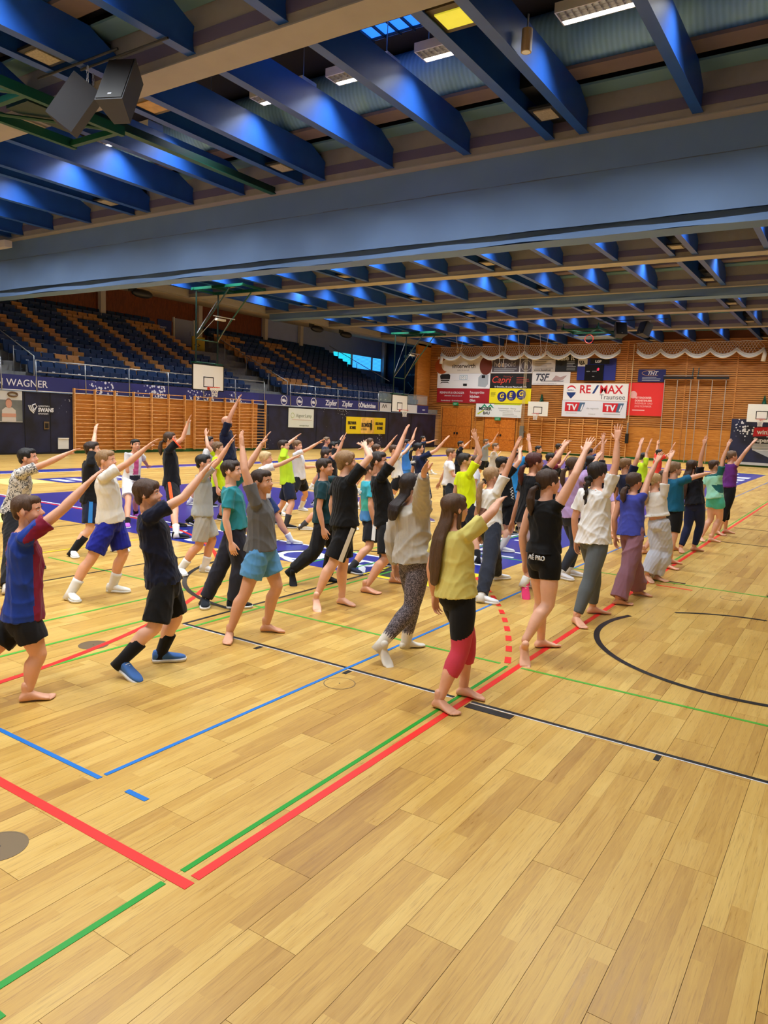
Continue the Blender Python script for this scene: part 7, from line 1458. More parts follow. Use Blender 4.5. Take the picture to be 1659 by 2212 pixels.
{'label': 'girl in light grey hoodie and dark patterned leggings with white socks, palm raised', 'yaw': 20, 'top': ('hoodie', (184, 178, 168)), 'bot': ('leggings', (92, 86, 94)), 'extra': 'pattern', 'shoes': ('sock', (222, 216, 204)), 'hair': ('long', (40, 28, 26), 0.16), 'S': 1.45, 'joints': [(-2.772, 4.7, 0.755), (-2.83, 4.719, 1.306), (-2.821, 4.698, 1.165), [(-2.71, 4.677, 0.755), (-2.727, 4.625, 0.406), (-2.851, 4.423, 0.145), (0.907, -0.421, 0.0), 0.08, (-2.698, 4.653, 1.146), (-2.604, 4.485, 1.304), (-2.513, 4.34, 1.438), (0.42, -0.668, 0.615)], [(-2.835, 4.723, 0.755), (-2.838, 4.832, 0.417), (-2.888, 4.836, 0.065), (0.587, 0.81, 0.0), 0.0, (-2.949, 4.744, 1.114), (-3.007, 4.734, 0.872), (-2.999, 4.788, 0.662), (0.037, 0.244, -0.969)]]},
{'label': 'girl with long brown hair in pale yellow shirt and black pink leggings, barefoot', 'yaw': 22, 'top': ('tee', (216, 204, 116)), 'bot': ('capri', (20, 20, 22)), 'extra': 'pinkcalf', 'shoes': 'bare', 'hair': ('long', (86, 60, 40), 0.4), 'S': 1.38, 'joints': [(-2.08, 4.084, 0.706), (-2.135, 4.106, 1.256), (-2.128, 4.085, 1.122), [(-2.021, 4.06, 0.706), (-2.01, 4.043, 0.369), (-2.077, 3.918, 0.062), (0.977, -0.215, 0.0), 0.0, (-2.013, 4.039, 1.104), (-1.928, 4.209, 1.246), (-1.977, 4.406, 1.289), (-0.237, 0.949, 0.21)], [(-2.139, 4.108, 0.706), (-2.055, 4.224, 0.4), (-2.054, 4.212, 0.062), (0.993, 0.116, 0.0), 0.0, (-2.248, 4.134, 1.074), (-2.304, 4.127, 0.844), (-2.294, 4.177, 0.643), (0.046, 0.243, -0.969)]]},
{'label': 'boy with light brown hair in white shirt and black shorts stepping in navy shoes', 'yaw': 55, 'top': ('tee', (228, 226, 226)), 'bot': ('shorts', (24, 28, 32), 0.75), 'shoes': ('shoe', (36, 44, 80), (226, 226, 226), (30, 34, 60), 0.08), 'hair': ('short', (118, 90, 62)), 'S': 1.38, 'joints': [(-6.259, 11.724, 0.662), (-6.247, 11.74, 1.236), (-6.263, 11.727, 1.101), [(-6.223, 11.672, 0.662), (-6.08, 11.525, 0.363), (-5.964, 11.359, 0.062), (0.819, 0.574, 0.0), 0.0, (-6.187, 11.615, 1.053), (-6.094, 11.579, 0.846), (-5.926, 11.697, 0.868), (0.814, 0.57, 0.11)], [(-6.296, 11.776, 0.662), (-6.405, 11.981, 0.361), (-6.545, 12.172, 0.062), (0.635, -0.773, 0.0), 0.0, (-6.333, 11.823, 1.083), (-6.45, 11.87, 0.847), (-6.549, 11.893, 0.667), (-0.479, 0.113, -0.87)]]},
{'label': 'dark haired boy in neon yellow shirt seen from behind, hand spread overhead', 'yaw': 35, 'hyaw': 55, 'top': ('tee', (222, 238, 10)), 'bot': ('shorts', (24, 24, 28), 0.85), 'shoes': ('shoe', (226, 228, 230), (228, 226, 222), (22, 22, 26), 0.1), 'hair': ('short', (46, 34, 26)), 'S': 1.5, 'skin': (214, 158, 126), 'joints': [(-4.399, 8.829, 0.66), (-4.482, 8.827, 1.29), (-4.473, 8.812, 1.144), [(-4.342, 8.79, 0.66), (-4.176, 8.657, 0.36), (-4.05, 8.474, 0.068), (0.574, 0.819, 0.0), 0.0, (-4.361, 8.739, 1.125), (-4.248, 8.805, 1.377), (-4.328, 8.809, 1.587), (-0.357, 0.018, 0.934)], [(-4.455, 8.869, 0.66), (-4.584, 9.104, 0.366), (-4.74, 9.317, 0.068), (0.997, -0.076, 0.0), 0.0, (-4.587, 8.897, 1.092), (-4.647, 8.902, 0.841), (-4.624, 8.953, 0.623), (0.099, 0.226, -0.969)]]},
{'label': 'black haired boy in black shirt with raised hand before the pine doors', 'yaw': 70, 'top': ('tee', (20, 24, 40)), 'bot': ('shorts', (22, 22, 26), 0.8), 'shoes': ('shoe', (228, 226, 222), (230, 230, 230), (235, 235, 235), 0.1), 'hair': ('short', (26, 22, 22)), 'S': 1.4, 'joints': [(-9.347, 18.022, 0.64), (-9.31, 18.036, 1.2), (-9.335, 18.027, 1.063), [(-9.325, 17.961, 0.64), (-9.395, 17.945, 0.305), (-9.626, 17.867, 0.063), (0.94, 0.342, 0.0), 0.0, (-9.297, 17.912, 1.045), (-9.242, 18.099, 1.14), (-9.206, 18.269, 1.258), (0.171, 0.81, 0.561)], [(-9.369, 18.082, 0.64), (-9.161, 18.151, 0.361), (-8.976, 18.21, 0.063), (0.94, 0.342, 0.0), 0.0, (-9.385, 18.154, 1.014), (-9.428, 18.191, 0.781), (-9.383, 18.218, 0.577), (0.211, 0.128, -0.969)]]},
{'label': 'boy in mid grey shirt waving one arm before the pine doors', 'yaw': 65, 'top': ('tee', (140, 142, 146)), 'bot': ('shorts', (22, 22, 26), 0.8), 'shoes': ('shoe', (228, 226, 222), (230, 230, 230), (235, 235, 235), 0.1), 'hair': ('short', (110, 84, 60)), 'S': 1.42, 'joints': [(-9.68, 20.338, 0.672), (-9.643, 20.355, 1.24), (-9.668, 20.344, 1.101), [(-9.652, 20.279, 0.672), (-9.756, 20.24, 0.342), (-9.948, 20.158, 0.064), (0.906, 0.423, 0.0), 0.0, (-9.619, 20.232, 1.083), (-9.416, 20.329, 1.238), (-9.338, 20.366, 1.433), (0.365, 0.175, 0.914)], [(-9.707, 20.397, 0.672), (-9.502, 20.485, 0.377), (-9.321, 20.561, 0.064), (0.906, 0.423, 0.0), 0.0, (-9.73, 20.468, 1.052), (-9.776, 20.501, 0.815), (-9.734, 20.533, 0.608), (0.199, 0.146, -0.969)]]},
{'label': 'boy in beige grey shirt holding a hand to his mouth', 'yaw': 70, 'top': ('tee', (186, 178, 166)), 'bot': ('shorts', (22, 22, 26), 0.8), 'shoes': ('shoe', (228, 226, 222), (230, 230, 230), (235, 235, 235), 0.1), 'hair': ('short', (110, 86, 64)), 'S': 1.4, 'joints': [(-7.931, 17.22, 0.66), (-7.894, 17.234, 1.22), (-7.919, 17.225, 1.083), [(-7.909, 17.16, 0.66), (-8.01, 17.131, 0.333), (-8.21, 17.065, 0.063), (0.94, 0.342, 0.0), 0.0, (-7.881, 17.11, 1.065), (-7.909, 17.256, 0.875), (-7.885, 17.406, 1.019), (0.118, 0.718, 0.686)], [(-7.953, 17.281, 0.66), (-7.744, 17.349, 0.371), (-7.56, 17.408, 0.063), (0.94, 0.342, 0.0), 0.0, (-7.969, 17.352, 1.034), (-8.012, 17.389, 0.801), (-7.968, 17.416, 0.597), (0.211, 0.128, -0.969)]]},
{'label': 'child in white shirt and black shorts half hidden beside the neon yellow boy', 'yaw': 50, 'top': ('tee', (222, 222, 230)), 'bot': ('shorts', (22, 22, 26), 0.7), 'shoes': ('shoe', (228, 226, 222), (230, 230, 230), (235, 235, 235), 0.1), 'hair': ('short', (84, 58, 40)), 'S': 1.36, 'joints': [(-5.641, 11.471, 0.606), (-5.611, 11.496, 1.15), (-5.631, 11.48, 1.017), [(-5.601, 11.423, 0.606), (-5.66, 11.383, 0.287), (-5.843, 11.236, 0.061), (0.766, 0.643, 0.0), 0.0, (-5.548, 11.375, 0.97), (-5.538, 11.321, 0.743), (-5.494, 11.345, 0.545), (0.217, 0.119, -0.969)], [(-5.681, 11.519, 0.606), (-5.515, 11.651, 0.343), (-5.366, 11.767, 0.061), (0.766, 0.643, 0.0), 0.0, (-5.708, 11.567, 1.0), (-5.697, 11.593, 1.233), (-5.676, 11.596, 1.436), (0.103, 0.015, 0.995)]]},
{'label': 'girl with long fair ponytail in oversized white shirt and charcoal trousers', 'yaw': 30, 'top': ('teel', (232, 230, 226)), 'extra': 'backprint', 'bot': ('pants', (40, 44, 56)), 'shoes': ('shoe', (226, 226, 228), (228, 226, 222), (228, 226, 222), 0.05), 'hair': ('ponylong', (164, 130, 92)), 'S': 1.46, 'joints': [(-3.308, 7.197, 0.701), (-3.331, 7.233, 1.237), (-3.334, 7.208, 1.095), [(-3.249, 7.164, 0.701), (-3.154, 6.901, 0.378), (-3.087, 6.616, 0.066), (0.99, 0.144, 0.0), 0.0, (-3.223, 7.142, 1.076), (-3.14, 7.189, 1.34), (-3.08, 7.22, 1.549), (0.276, 0.138, 0.951)], [(-3.366, 7.231, 0.701), (-3.382, 7.487, 0.391), (-3.42, 7.719, 0.066), (0.5, 0.866, 0.0), 0.0, (-3.456, 7.276, 1.044), (-3.514, 7.277, 0.8), (-3.497, 7.328, 0.588), (0.079, 0.234, -0.969)]]},
{'label': 'black haired boy in black kit with white chevrons and white socks', 'yaw': 35, 'top': ('tee', (18, 20, 24)), 'extra': 'chevron', 'bot': ('shorts', (18, 18, 22), 0.85), 'shoes': ('shoe', (236, 238, 242), (228, 226, 222), (228, 226, 222), 0.2), 'hair': ('short', (26, 22, 22)), 'S': 1.46, 'joints': [(-4.151, 9.551, 0.667), (-4.254, 9.546, 1.249), (-4.239, 9.533, 1.108), [(-4.096, 9.513, 0.667), (-4.069, 9.577, 0.358), (-4.165, 9.504, 0.066), (0.949, 0.317, 0.0), 0.0, (-4.127, 9.462, 1.09), (-3.992, 9.529, 1.304), (-4.064, 9.695, 1.428), (-0.325, 0.758, 0.565)], [(-4.206, 9.59, 0.667), (-4.192, 9.583, 0.34), (-4.318, 9.46, 0.066), (0.542, -0.841, 0.0), 0.0, (-4.347, 9.616, 1.058), (-4.406, 9.621, 0.814), (-4.384, 9.671, 0.602), (0.099, 0.226, -0.969)]]},
{'label': 'child in bright blue shirt and shorts with arm high behind the red haired girl', 'yaw': 40, 'top': ('tee', (34, 132, 206)), 'bot': ('shorts', (50, 140, 220), 0.6), 'shoes': ('shoe', (22, 22, 26), (120, 120, 120), (22, 22, 26), 0.14), 'hair': ('short', (60, 44, 34)), 'S': 1.45, 'joints': [(-4.773, 11.365, 0.682), (-4.812, 11.385, 1.305), (-4.814, 11.367, 1.164), [(-4.722, 11.322, 0.682), (-4.698, 11.291, 0.344), (-4.81, 11.13, 0.065), (0.886, 0.464, 0.0), 0.0, (-4.716, 11.285, 1.145), (-4.571, 11.352, 1.343), (-4.636, 11.415, 1.54), (-0.301, 0.291, 0.908)], [(-4.824, 11.408, 0.682), (-4.735, 11.562, 0.397), (-4.785, 11.587, 0.065), (0.901, 0.434, 0.0), 0.0, (-4.92, 11.457, 1.113), (-4.978, 11.467, 0.871), (-4.952, 11.514, 0.66), (0.119, 0.217, -0.969)]]},
{'label': 'girl with dark red hair in black shirt and lilac shorts with bright pink shoes', 'yaw': 25, 'hyaw': 45, 'top': ('tee', (18, 18, 22)), 'bot': ('shorts', (178, 164, 188), 0.6), 'extra': 'blackunder', 'shoes': ('shoe', (226, 60, 110), (196, 160, 120), (228, 226, 222), 0.04), 'hair': ('pony', (82, 38, 34)), 'S': 1.5, 'joints': [(-2.946, 7.409, 0.765), (-2.948, 7.463, 1.409), (-2.955, 7.435, 1.263), [(-2.883, 7.38, 0.765), (-2.804, 7.341, 0.445), (-2.851, 7.163, 0.168), (0.537, -0.843, 0.0), 0.1, (-2.838, 7.376, 1.243), (-2.705, 7.434, 1.461), (-2.698, 7.622, 1.585), (0.032, 0.836, 0.548)], [(-3.008, 7.438, 0.765), (-2.93, 7.574, 0.433), (-2.93, 7.612, 0.068), (0.979, -0.205, 0.0), 0.0, (-3.072, 7.485, 1.243), (-3.1, 7.44, 0.959), (-3.165, 7.456, 0.744), (-0.29, 0.07, -0.954)]]},
{'label': 'dark haired boy at the back before the wall bars of the end wall', 'yaw': 75, 'top': ('tee', (228, 226, 222)), 'bot': ('shorts', (22, 22, 26), 0.8), 'shoes': ('shoe', (228, 226, 222), (230, 230, 230), (235, 235, 235), 0.1), 'hair': ('short', (26, 22, 22)), 'S': 1.38, 'joints': [(-6.975, 17.74, 0.648), (-6.936, 17.75, 1.2), (-6.962, 17.743, 1.065), [(-6.958, 17.678, 0.648), (-7.054, 17.661, 0.324), (-7.262, 17.611, 0.062), (0.966, 0.259, 0.0), 0.0, (-6.93, 17.612, 1.017), (-6.944, 17.558, 0.787), (-6.893, 17.561, 0.586), (0.247, 0.016, -0.969)], [(-6.991, 17.801, 0.648), (-6.78, 17.851, 0.364), (-6.594, 17.893, 0.062), (0.966, 0.259, 0.0), 0.0, (-7.0, 17.873, 1.017), (-7.039, 17.913, 0.787), (-6.993, 17.935, 0.586), (0.221, 0.109, -0.969)]]},
{'label': 'curly dark haired boy clasping both hands overhead at the back', 'yaw': 50, 'top': ('tee', (120, 60, 70)), 'bot': ('shorts', (22, 22, 26), 0.8), 'shoes': ('shoe', (228, 226, 222), (230, 230, 230), (235, 235, 235), 0.1), 'hair': ('curly', (40, 30, 26)), 'S': 1.4, 'joints': [(-7.181, 19.801, 0.66), (-7.151, 19.827, 1.22), (-7.171, 19.81, 1.083), [(-7.14, 19.752, 0.66), (-7.225, 19.691, 0.333), (-7.391, 19.561, 0.063), (0.766, 0.643, 0.0), 0.0, (-7.096, 19.716, 1.065), (-7.05, 19.884, 1.192), (-7.027, 20.036, 1.335), (0.108, 0.723, 0.682)], [(-7.223, 19.851, 0.66), (-7.05, 19.987, 0.371), (-6.897, 20.105, 0.063), (0.766, 0.643, 0.0), 0.0, (-7.251, 19.9, 1.065), (-7.222, 20.087, 1.197), (-7.182, 20.224, 1.351), (0.189, 0.654, 0.732)]]},
{'label': 'dark haired boy in wine red shirt stretching an arm forward', 'yaw': 48, 'top': ('tee', (120, 30, 52)), 'bot': ('shorts', (22, 22, 26), 0.8), 'shoes': ('shoe', (228, 226, 222), (230, 230, 230), (235, 235, 235), 0.1), 'hair': ('short', (36, 28, 24)), 'S': 1.4, 'joints': [(-4.975, 13.273, 0.64), (-4.946, 13.3, 1.2), (-4.965, 13.282, 1.063), [(-4.932, 13.226, 0.64), (-4.991, 13.184, 0.305), (-5.176, 13.026, 0.063), (0.743, 0.669, 0.0), 0.0, (-4.888, 13.191, 1.045), (-4.792, 13.41, 1.068), (-4.72, 13.51, 1.238), (0.343, 0.476, 0.81)], [(-5.019, 13.321, 0.64), (-4.851, 13.463, 0.361), (-4.702, 13.587, 0.063), (0.743, 0.669, 0.0), 0.0, (-5.06, 13.382, 1.014), (-5.113, 13.4, 0.781), (-5.082, 13.441, 0.577), (0.148, 0.198, -0.969)]]},
{'label': 'girl with ponytail in black sleeveless top and short black shorts, barefoot', 'yaw': 22, 'hyaw': 35, 'top': ('tank', (18, 18, 20)), 'bot': ('bike', (18, 18, 20), 0.45), 'extra': 'waisttext', 'shoes': 'bare', 'hair': ('pony', (66, 46, 34)), 'S': 1.48, 'joints': [(-1.999, 5.377, 0.781), (-2.021, 5.427, 1.368), (-2.022, 5.398, 1.223), [(-1.936, 5.351, 0.781), (-1.916, 5.311, 0.439), (-2.012, 5.122, 0.167), (0.535, -0.845, 0.0), 0.1, (-1.902, 5.346, 1.204), (-1.803, 5.395, 1.448), (-1.785, 5.532, 1.622), (0.08, 0.616, 0.783)], [(-2.062, 5.402, 0.781), (-2.048, 5.505, 0.427), (-2.048, 5.58, 0.067), (0.671, 0.741, 0.0), 0.0, (-2.154, 5.448, 1.172), (-2.214, 5.44, 0.925), (-2.203, 5.494, 0.71), (0.046, 0.243, -0.969)]]},
{'label': 'girl in lilac shirt and dark grey leggings with white trainers', 'yaw': 25, 'top': ('tee', (184, 152, 200)), 'bot': ('leggings', (52, 56, 66)), 'shoes': ('shoe', (226, 222, 224), (228, 226, 222), (228, 226, 222), 0.04), 'hair': ('pony', (84, 60, 44)), 'S': 1.48, 'joints': [(-2.842, 8.499, 0.73), (-2.882, 8.541, 1.345), (-2.88, 8.515, 1.201), [(-2.78, 8.47, 0.73), (-2.766, 8.482, 0.373), (-2.877, 8.336, 0.067), (0.963, -0.27, 0.0), 0.0, (-2.762, 8.458, 1.182), (-2.715, 8.676, 1.304), (-2.706, 8.854, 1.437), (0.041, 0.801, 0.598)], [(-2.903, 8.527, 0.73), (-2.823, 8.645, 0.411), (-2.861, 8.6, 0.067), (0.996, 0.087, 0.0), 0.0, (-3.008, 8.573, 1.149), (-3.068, 8.568, 0.902), (-3.055, 8.621, 0.687), (0.058, 0.24, -0.969)]]},
{'label': 'dark haired girl with braids in black top with pink detail behind the lilac shirt', 'yaw': 30, 'top': ('tee', (30, 26, 34)), 'bot': ('bike', (176, 150, 196), 0.5), 'shoes': 'bare', 'hair': ('braid', (30, 24, 24)), 'S': 1.46, 'joints': [(-3.562, 12.651, 0.701), (-3.948, 12.581, 1.221), (-3.872, 12.581, 1.106), [(-3.504, 12.617, 0.701), (-3.411, 12.346, 0.378), (-3.348, 12.054, 0.066), (0.994, -0.112, 0.0), 0.0, (-3.733, 12.524, 1.098), (-3.748, 12.528, 1.378), (-3.765, 12.576, 1.592), (-0.078, 0.218, 0.973)], [(-3.621, 12.684, 0.701), (-3.634, 12.94, 0.391), (-3.669, 13.173, 0.066), (0.5, 0.866, 0.0), 0.0, (-3.966, 12.658, 1.066), (-4.025, 12.659, 0.822), (-4.007, 12.71, 0.61), (0.079, 0.234, -0.969)]]},
{'label': 'dark haired girl at the back with two raised hands behind the braid girl', 'yaw': 45, 'top': ('tee', (40, 54, 110)), 'bot': ('shorts', (22, 22, 26), 0.8), 'shoes': ('shoe', (228, 226, 222), (230, 230, 230), (235, 235, 235), 0.1), 'hair': ('pony', (26, 22, 22)), 'S': 1.42, 'joints': [(-5.544, 17.413, 0.652), (-5.515, 17.441, 1.22), (-5.534, 17.422, 1.081), [(-5.497, 17.367, 0.652), (-5.558, 17.319, 0.313), (-5.734, 17.152, 0.064), (0.707, 0.707, 0.0), 0.0, (-5.45, 17.333, 1.063), (-5.245, 17.399, 1.231), (-5.178, 17.421, 1.432), (0.312, 0.104, 0.944)], [(-5.59, 17.459, 0.652), (-5.427, 17.611, 0.367), (-5.283, 17.745, 0.064), (0.707, 0.707, 0.0), 0.0, (-5.623, 17.506, 1.063), (-5.491, 17.564, 1.234), (-5.372, 17.593, 1.408), (0.556, 0.136, 0.82)]]},
{'label': 'girl with dark braid in white shirt and grey leggings reaching up, barefoot', 'yaw': 22, 'top': ('teel', (232, 230, 228)), 'bot': ('leggings', (92, 98, 102)), 'shoes': 'bare', 'hair': ('braid', (40, 30, 26)), 'S': 1.52, 'joints': [(-2.031, 6.745, 0.778), (-2.057, 6.799, 1.385), (-2.058, 6.769, 1.237), [(-1.966, 6.719, 0.778), (-1.999, 6.607, 0.418), (-2.052, 6.471, 0.068), (0.688, -0.726, 0.0), 0.0, (-1.934, 6.715, 1.218), (-1.886, 6.741, 1.474), (-1.898, 6.775, 1.699), (-0.054, 0.15, 0.987)], [(-2.096, 6.771, 0.778), (-2.053, 6.911, 0.436), (-2.057, 6.971, 0.068), (0.839, 0.545, 0.0), 0.0, (-2.194, 6.82, 1.184), (-2.254, 6.812, 0.931), (-2.244, 6.867, 0.71), (0.046, 0.243, -0.969)]]},
{'label': 'fair haired girl with ponytail in navy shirt behind the purple shirt', 'yaw': 45, 'top': ('tee', (22, 28, 56)), 'bot': ('shorts', (22, 22, 26), 0.7), 'shoes': ('shoe', (228, 226, 222), (230, 230, 230), (235, 235, 235), 0.1), 'hair': ('ponylong', (134, 100, 66)), 'S': 1.46, 'joints': [(-2.781, 10.764, 0.701), (-2.867, 10.779, 1.289), (-2.859, 10.763, 1.147), [(-2.734, 10.717, 0.701), (-2.663, 10.529, 0.379), (-2.618, 10.321, 0.066), (0.707, 0.707, 0.0), 0.0, (-2.763, 10.673, 1.129), (-2.694, 10.7, 1.4), (-2.696, 10.825, 1.58), (-0.01, 0.57, 0.821)], [(-2.829, 10.812, 0.701), (-2.843, 11.084, 0.388), (-2.89, 11.341, 0.066), (0.953, -0.304, 0.0), 0.0, (-2.953, 10.863, 1.097), (-3.009, 10.879, 0.853), (-2.979, 10.924, 0.641), (0.137, 0.206, -0.969)]]},
{'label': 'black haired child in neon yellow shirt raising an arm behind the navy girl', 'yaw': 45, 'top': ('tee', (196, 230, 40)), 'bot': ('shorts', (22, 22, 26), 0.8), 'shoes': ('shoe', (228, 226, 222), (230, 230, 230), (235, 235, 235), 0.1), 'hair': ('short', (26, 22, 22)), 'S': 1.42, 'joints': [(-4.174, 17.043, 0.632), (-4.146, 17.071, 1.2), (-4.165, 17.052, 1.061), [(-4.128, 16.996, 0.632), (-4.187, 16.951, 0.3), (-4.365, 16.781, 0.064), (0.707, 0.707, 0.0), 0.0, (-4.081, 16.963, 1.043), (-4.096, 17.021, 1.28), (-4.047, 17.035, 1.486), (0.233, 0.064, 0.97)], [(-4.221, 17.089, 0.632), (-4.058, 17.241, 0.357), (-3.914, 17.374, 0.064), (0.707, 0.707, 0.0), 0.0, (-4.266, 17.148, 1.012), (-4.321, 17.163, 0.775), (-4.292, 17.207, 0.568), (0.137, 0.206, -0.969)]]},
{'label': 'dark haired boy in bright red shirt with both arms up', 'yaw': 55, 'top': ('tee', (240, 70, 54)), 'bot': ('shorts', (22, 22, 26), 0.8), 'shoes': ('shoe', (228, 226, 222), (230, 230, 230), (235, 235, 235), 0.1), 'hair': ('short', (30, 24, 24)), 'S': 1.42, 'joints': [(-4.718, 20.877, 0.632), (-4.685, 20.9, 1.2), (-4.707, 20.885, 1.061), [(-4.681, 20.824, 0.632), (-4.746, 20.789, 0.3), (-4.951, 20.653, 0.064), (0.819, 0.574, 0.0), 0.0, (-4.64, 20.783, 1.043), (-4.411, 20.834, 1.184), (-4.34, 20.851, 1.384), (0.337, 0.08, 0.938)], [(-4.755, 20.931, 0.632), (-4.569, 21.052, 0.357), (-4.404, 21.159, 0.064), (0.819, 0.574, 0.0), 0.0, (-4.78, 20.983, 1.043), (-4.813, 21.114, 1.226), (-4.826, 21.202, 1.42), (-0.063, 0.413, 0.909)]]},
{'label': 'girl with tied brown hair in violet blue sleeveless shirt and mauve wide trousers', 'yaw': 22, 'top': ('tankl', (66, 74, 168)), 'bot': ('wide', (140, 98, 112)), 'shoes': 'bare', 'hair': ('ponylow', (78, 56, 44)), 'S': 1.4, 'joints': [(-1.961, 7.811, 0.73), (-1.99, 7.862, 1.258), (-1.989, 7.833, 1.121), [(-1.901, 7.787, 0.73), (-1.923, 7.663, 0.391), (-1.962, 7.514, 0.063), (0.892, 0.453, 0.0), 0.0, (-1.875, 7.783, 1.103), (-1.864, 7.921, 1.3), (-1.823, 8.037, 1.47), (0.195, 0.553, 0.81)], [(-2.021, 7.835, 0.73), (-1.96, 7.99, 0.403), (-1.917, 8.12, 0.063), (0.998, 0.056, 0.0), 0.0, (-2.113, 7.88, 1.072), (-2.169, 7.872, 0.839), (-2.16, 7.923, 0.635), (0.046, 0.243, -0.969)]]},
{'label': 'girl with blond curls in cream cropped shirt and white wide trousers', 'yaw': 25, 'top': ('crop', (228, 222, 212)), 'bot': ('wide', (198, 202, 214)), 'shoes': 'bare', 'hair': ('ponycurl', (190, 158, 110)), 'S': 1.37, 'joints': [(-1.972, 9.069, 0.684), (-2.066, 9.103, 1.199), (-2.049, 9.08, 1.068), [(-1.914, 9.043, 0.684), (-1.875, 9.144, 0.376), (-1.953, 9.096, 0.062), (0.966, -0.257, 0.0), 0.0, (-1.933, 9.027, 1.051), (-1.936, 9.04, 1.314), (-1.926, 9.166, 1.477), (0.05, 0.611, 0.79)], [(-2.029, 9.096, 0.684), (-1.969, 9.103, 0.368), (-2.029, 8.969, 0.082), (0.689, -0.725, 0.0), 0.02, (-2.162, 9.133, 1.02), (-2.217, 9.129, 0.792), (-2.205, 9.178, 0.593), (0.058, 0.24, -0.969)]]},
{'label': 'girl in petrol blue shirt and black shorts stretching one arm level', 'yaw': 40, 'hyaw': 55, 'top': ('tee', (22, 92, 124)), 'bot': ('bike', (20, 20, 22), 0.8), 'shoes': 'bare', 'hair': ('pony', (134, 102, 72)), 'S': 1.42, 'joints': [(-2.039, 10.218, 0.748), (-2.081, 10.255, 1.304), (-2.082, 10.232, 1.166), [(-1.989, 10.176, 0.748), (-1.993, 10.096, 0.403), (-2.022, 9.997, 0.064), (0.979, -0.204, 0.0), 0.0, (-1.984, 10.151, 1.147), (-1.816, 10.31, 1.224), (-1.723, 10.499, 1.259), (0.435, 0.885, 0.165)], [(-2.089, 10.26, 0.748), (-2.069, 10.353, 0.409), (-2.071, 10.425, 0.064), (0.936, 0.353, 0.0), 0.0, (-2.185, 10.319, 1.116), (-2.241, 10.329, 0.879), (-2.216, 10.375, 0.673), (0.119, 0.217, -0.969)]]},
{'label': 'girl with long dark hair in black shirt and navy leggings, arm high, barefoot', 'yaw': 25, 'top': ('tee', (18, 20, 28)), 'bot': ('leggings', (30, 40, 76)), 'shoes': 'bare', 'hair': ('long', (66, 48, 38), 0.42), 'S': 1.42, 'joints': [(-2.046, 11.704, 0.729), (-2.141, 11.745, 1.289), (-2.125, 11.72, 1.152), [(-1.987, 11.676, 0.729), (-1.962, 11.808, 0.407), (-2.017, 11.813, 0.064), (0.842, 0.54, 0.0), 0.0, (-2.006, 11.665, 1.134), (-2.021, 11.671, 1.407), (-1.993, 11.677, 1.618), (0.133, 0.027, 0.991)], [(-2.106, 11.731, 0.729), (-2.109, 11.671, 0.386), (-2.161, 11.55, 0.064), (0.374, -0.927, 0.0), 0.0, (-2.228, 11.768, 1.134), (-2.145, 11.761, 0.874), (-2.142, 11.74, 0.662), (0.014, -0.102, -0.995)]]},
{'label': 'girl in mint green patterned shirt and mint shorts, barefoot on the red line', 'yaw': 35, 'hyaw': 45, 'top': ('tee', (158, 224, 196)), 'extra': 'mint', 'bot': ('shorts', (84, 196, 176), 0.45), 'shoes': 'bare', 'hair': ('short', (74, 54, 42)), 'S': 1.42, 'joints': [(-1.982, 13.09, 0.728), (-2.053, 13.13, 1.261), (-2.045, 13.106, 1.123), [(-1.929, 13.052, 0.728), (-1.89, 13.136, 0.393), (-1.987, 13.075, 0.064), (0.973, 0.229, 0.0), 0.0, (-1.938, 13.032, 1.105), (-1.923, 13.042, 1.378), (-1.869, 13.052, 1.584), (0.255, 0.046, 0.966)], [(-2.036, 13.127, 0.728), (-2.029, 13.132, 0.38), (-2.138, 13.037, 0.064), (0.469, -0.883, 0.0), 0.0, (-2.152, 13.182, 1.074), (-2.209, 13.187, 0.837), (-2.188, 13.235, 0.631), (0.099, 0.226, -0.969)]]},
{'label': 'girl in purple shirt and black leggings at the far end of the line, barefoot', 'yaw': 42, 'hyaw': 55, 'top': ('tank', (108, 48, 134)), 'bot': ('leggings3', (20, 20, 24)), 'shoes': 'bare', 'hair': ('pony', (120, 92, 68)), 'S': 1.48, 'joints': [(-1.965, 14.308, 0.799), (-1.967, 14.356, 1.399), (-1.978, 14.331, 1.254), [(-1.914, 14.262, 0.799), (-1.961, 14.189, 0.428), (-2.036, 14.099, 0.067), (0.794, -0.608, 0.0), 0.0, (-1.883, 14.242, 1.235), (-1.752, 14.264, 1.487), (-1.669, 14.399, 1.642), (0.37, 0.612, 0.699)], [(-2.015, 14.354, 0.799), (-1.979, 14.42, 0.435), (-1.969, 14.466, 0.067), (0.998, 0.064, 0.0), 0.0, (-2.086, 14.424, 1.203), (-2.144, 14.437, 0.956), (-2.116, 14.484, 0.74), (0.126, 0.212, -0.969)]]},
{'label': 'girl with long brown hair in orange red top behind the petrol blue shirt', 'yaw': 30, 'top': ('tee', (236, 84, 60)), 'bot': ('shorts', (226, 226, 230), 0.5), 'shoes': 'bare', 'hair': ('long', (70, 46, 36), 0.4), 'S': 1.42, 'joints': [(-2.438, 11.221, 0.562), (-2.418, 11.256, 1.13), (-2.432, 11.232, 0.991), [(-2.382, 11.188, 0.562), (-2.432, 11.12, 0.265), (-2.555, 10.919, 0.064), (0.5, 0.866, 0.0), 0.0, (-2.313, 11.16, 0.942), (-2.284, 11.11, 0.705), (-2.249, 11.15, 0.498), (0.163, 0.186, -0.969)], [(-2.495, 11.254, 0.562), (-2.348, 11.498, 0.376), (-2.272, 11.609, 0.064), (0.5, 0.866, 0.0), 0.0, (-2.554, 11.299, 0.942), (-2.611, 11.299, 0.705), (-2.594, 11.349, 0.498), (0.079, 0.234, -0.969)]]}]
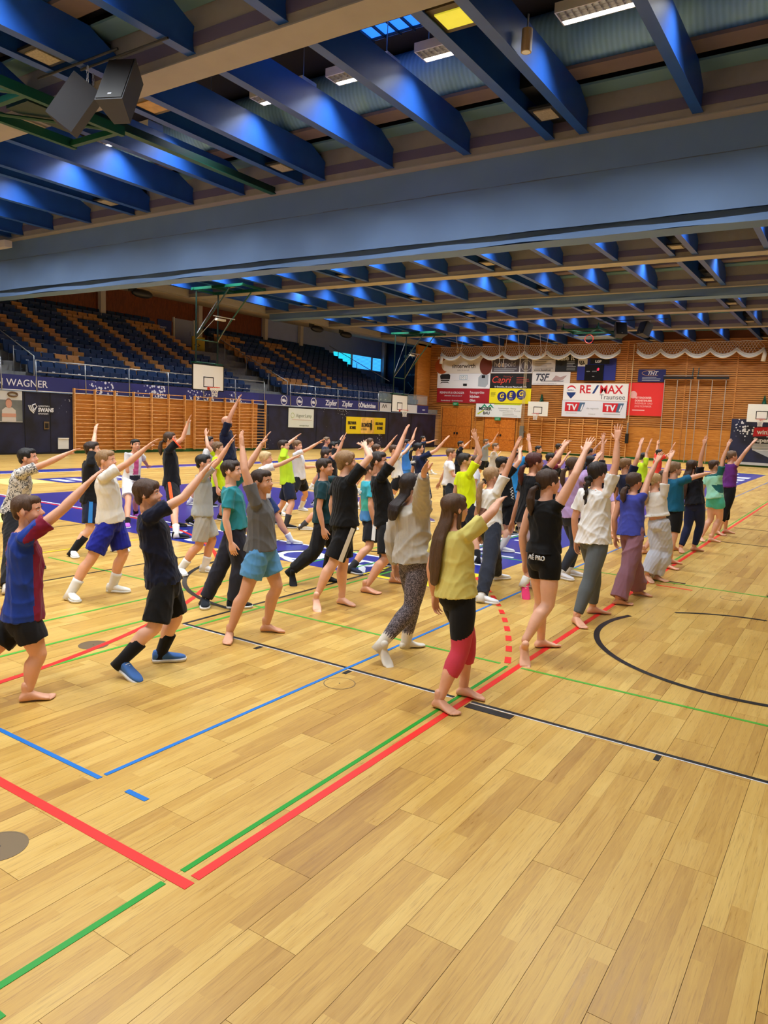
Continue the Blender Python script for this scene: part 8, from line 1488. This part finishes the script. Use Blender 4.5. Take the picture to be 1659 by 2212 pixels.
for ix, sp in enumerate(PDATA): person(ix, sp)
run_jobs()
for p in PEOPLE: finish(p)

# lettering becomes plain mesh
dg = bpy.context.evaluated_depsgraph_get()
for o in [o for o in bpy.data.objects if o.type == 'FONT']:
    me = bpy.data.meshes.new_from_object(o.evaluated_get(dg)); n = o.name
    k = bpy.data.objects.new('tmp_text', me); COL.objects.link(k); k.parent = o.parent; k.location = o.location; k.rotation_euler = o.rotation_euler; k.scale = o.scale
    bpy.data.objects.remove(o); k.name = n
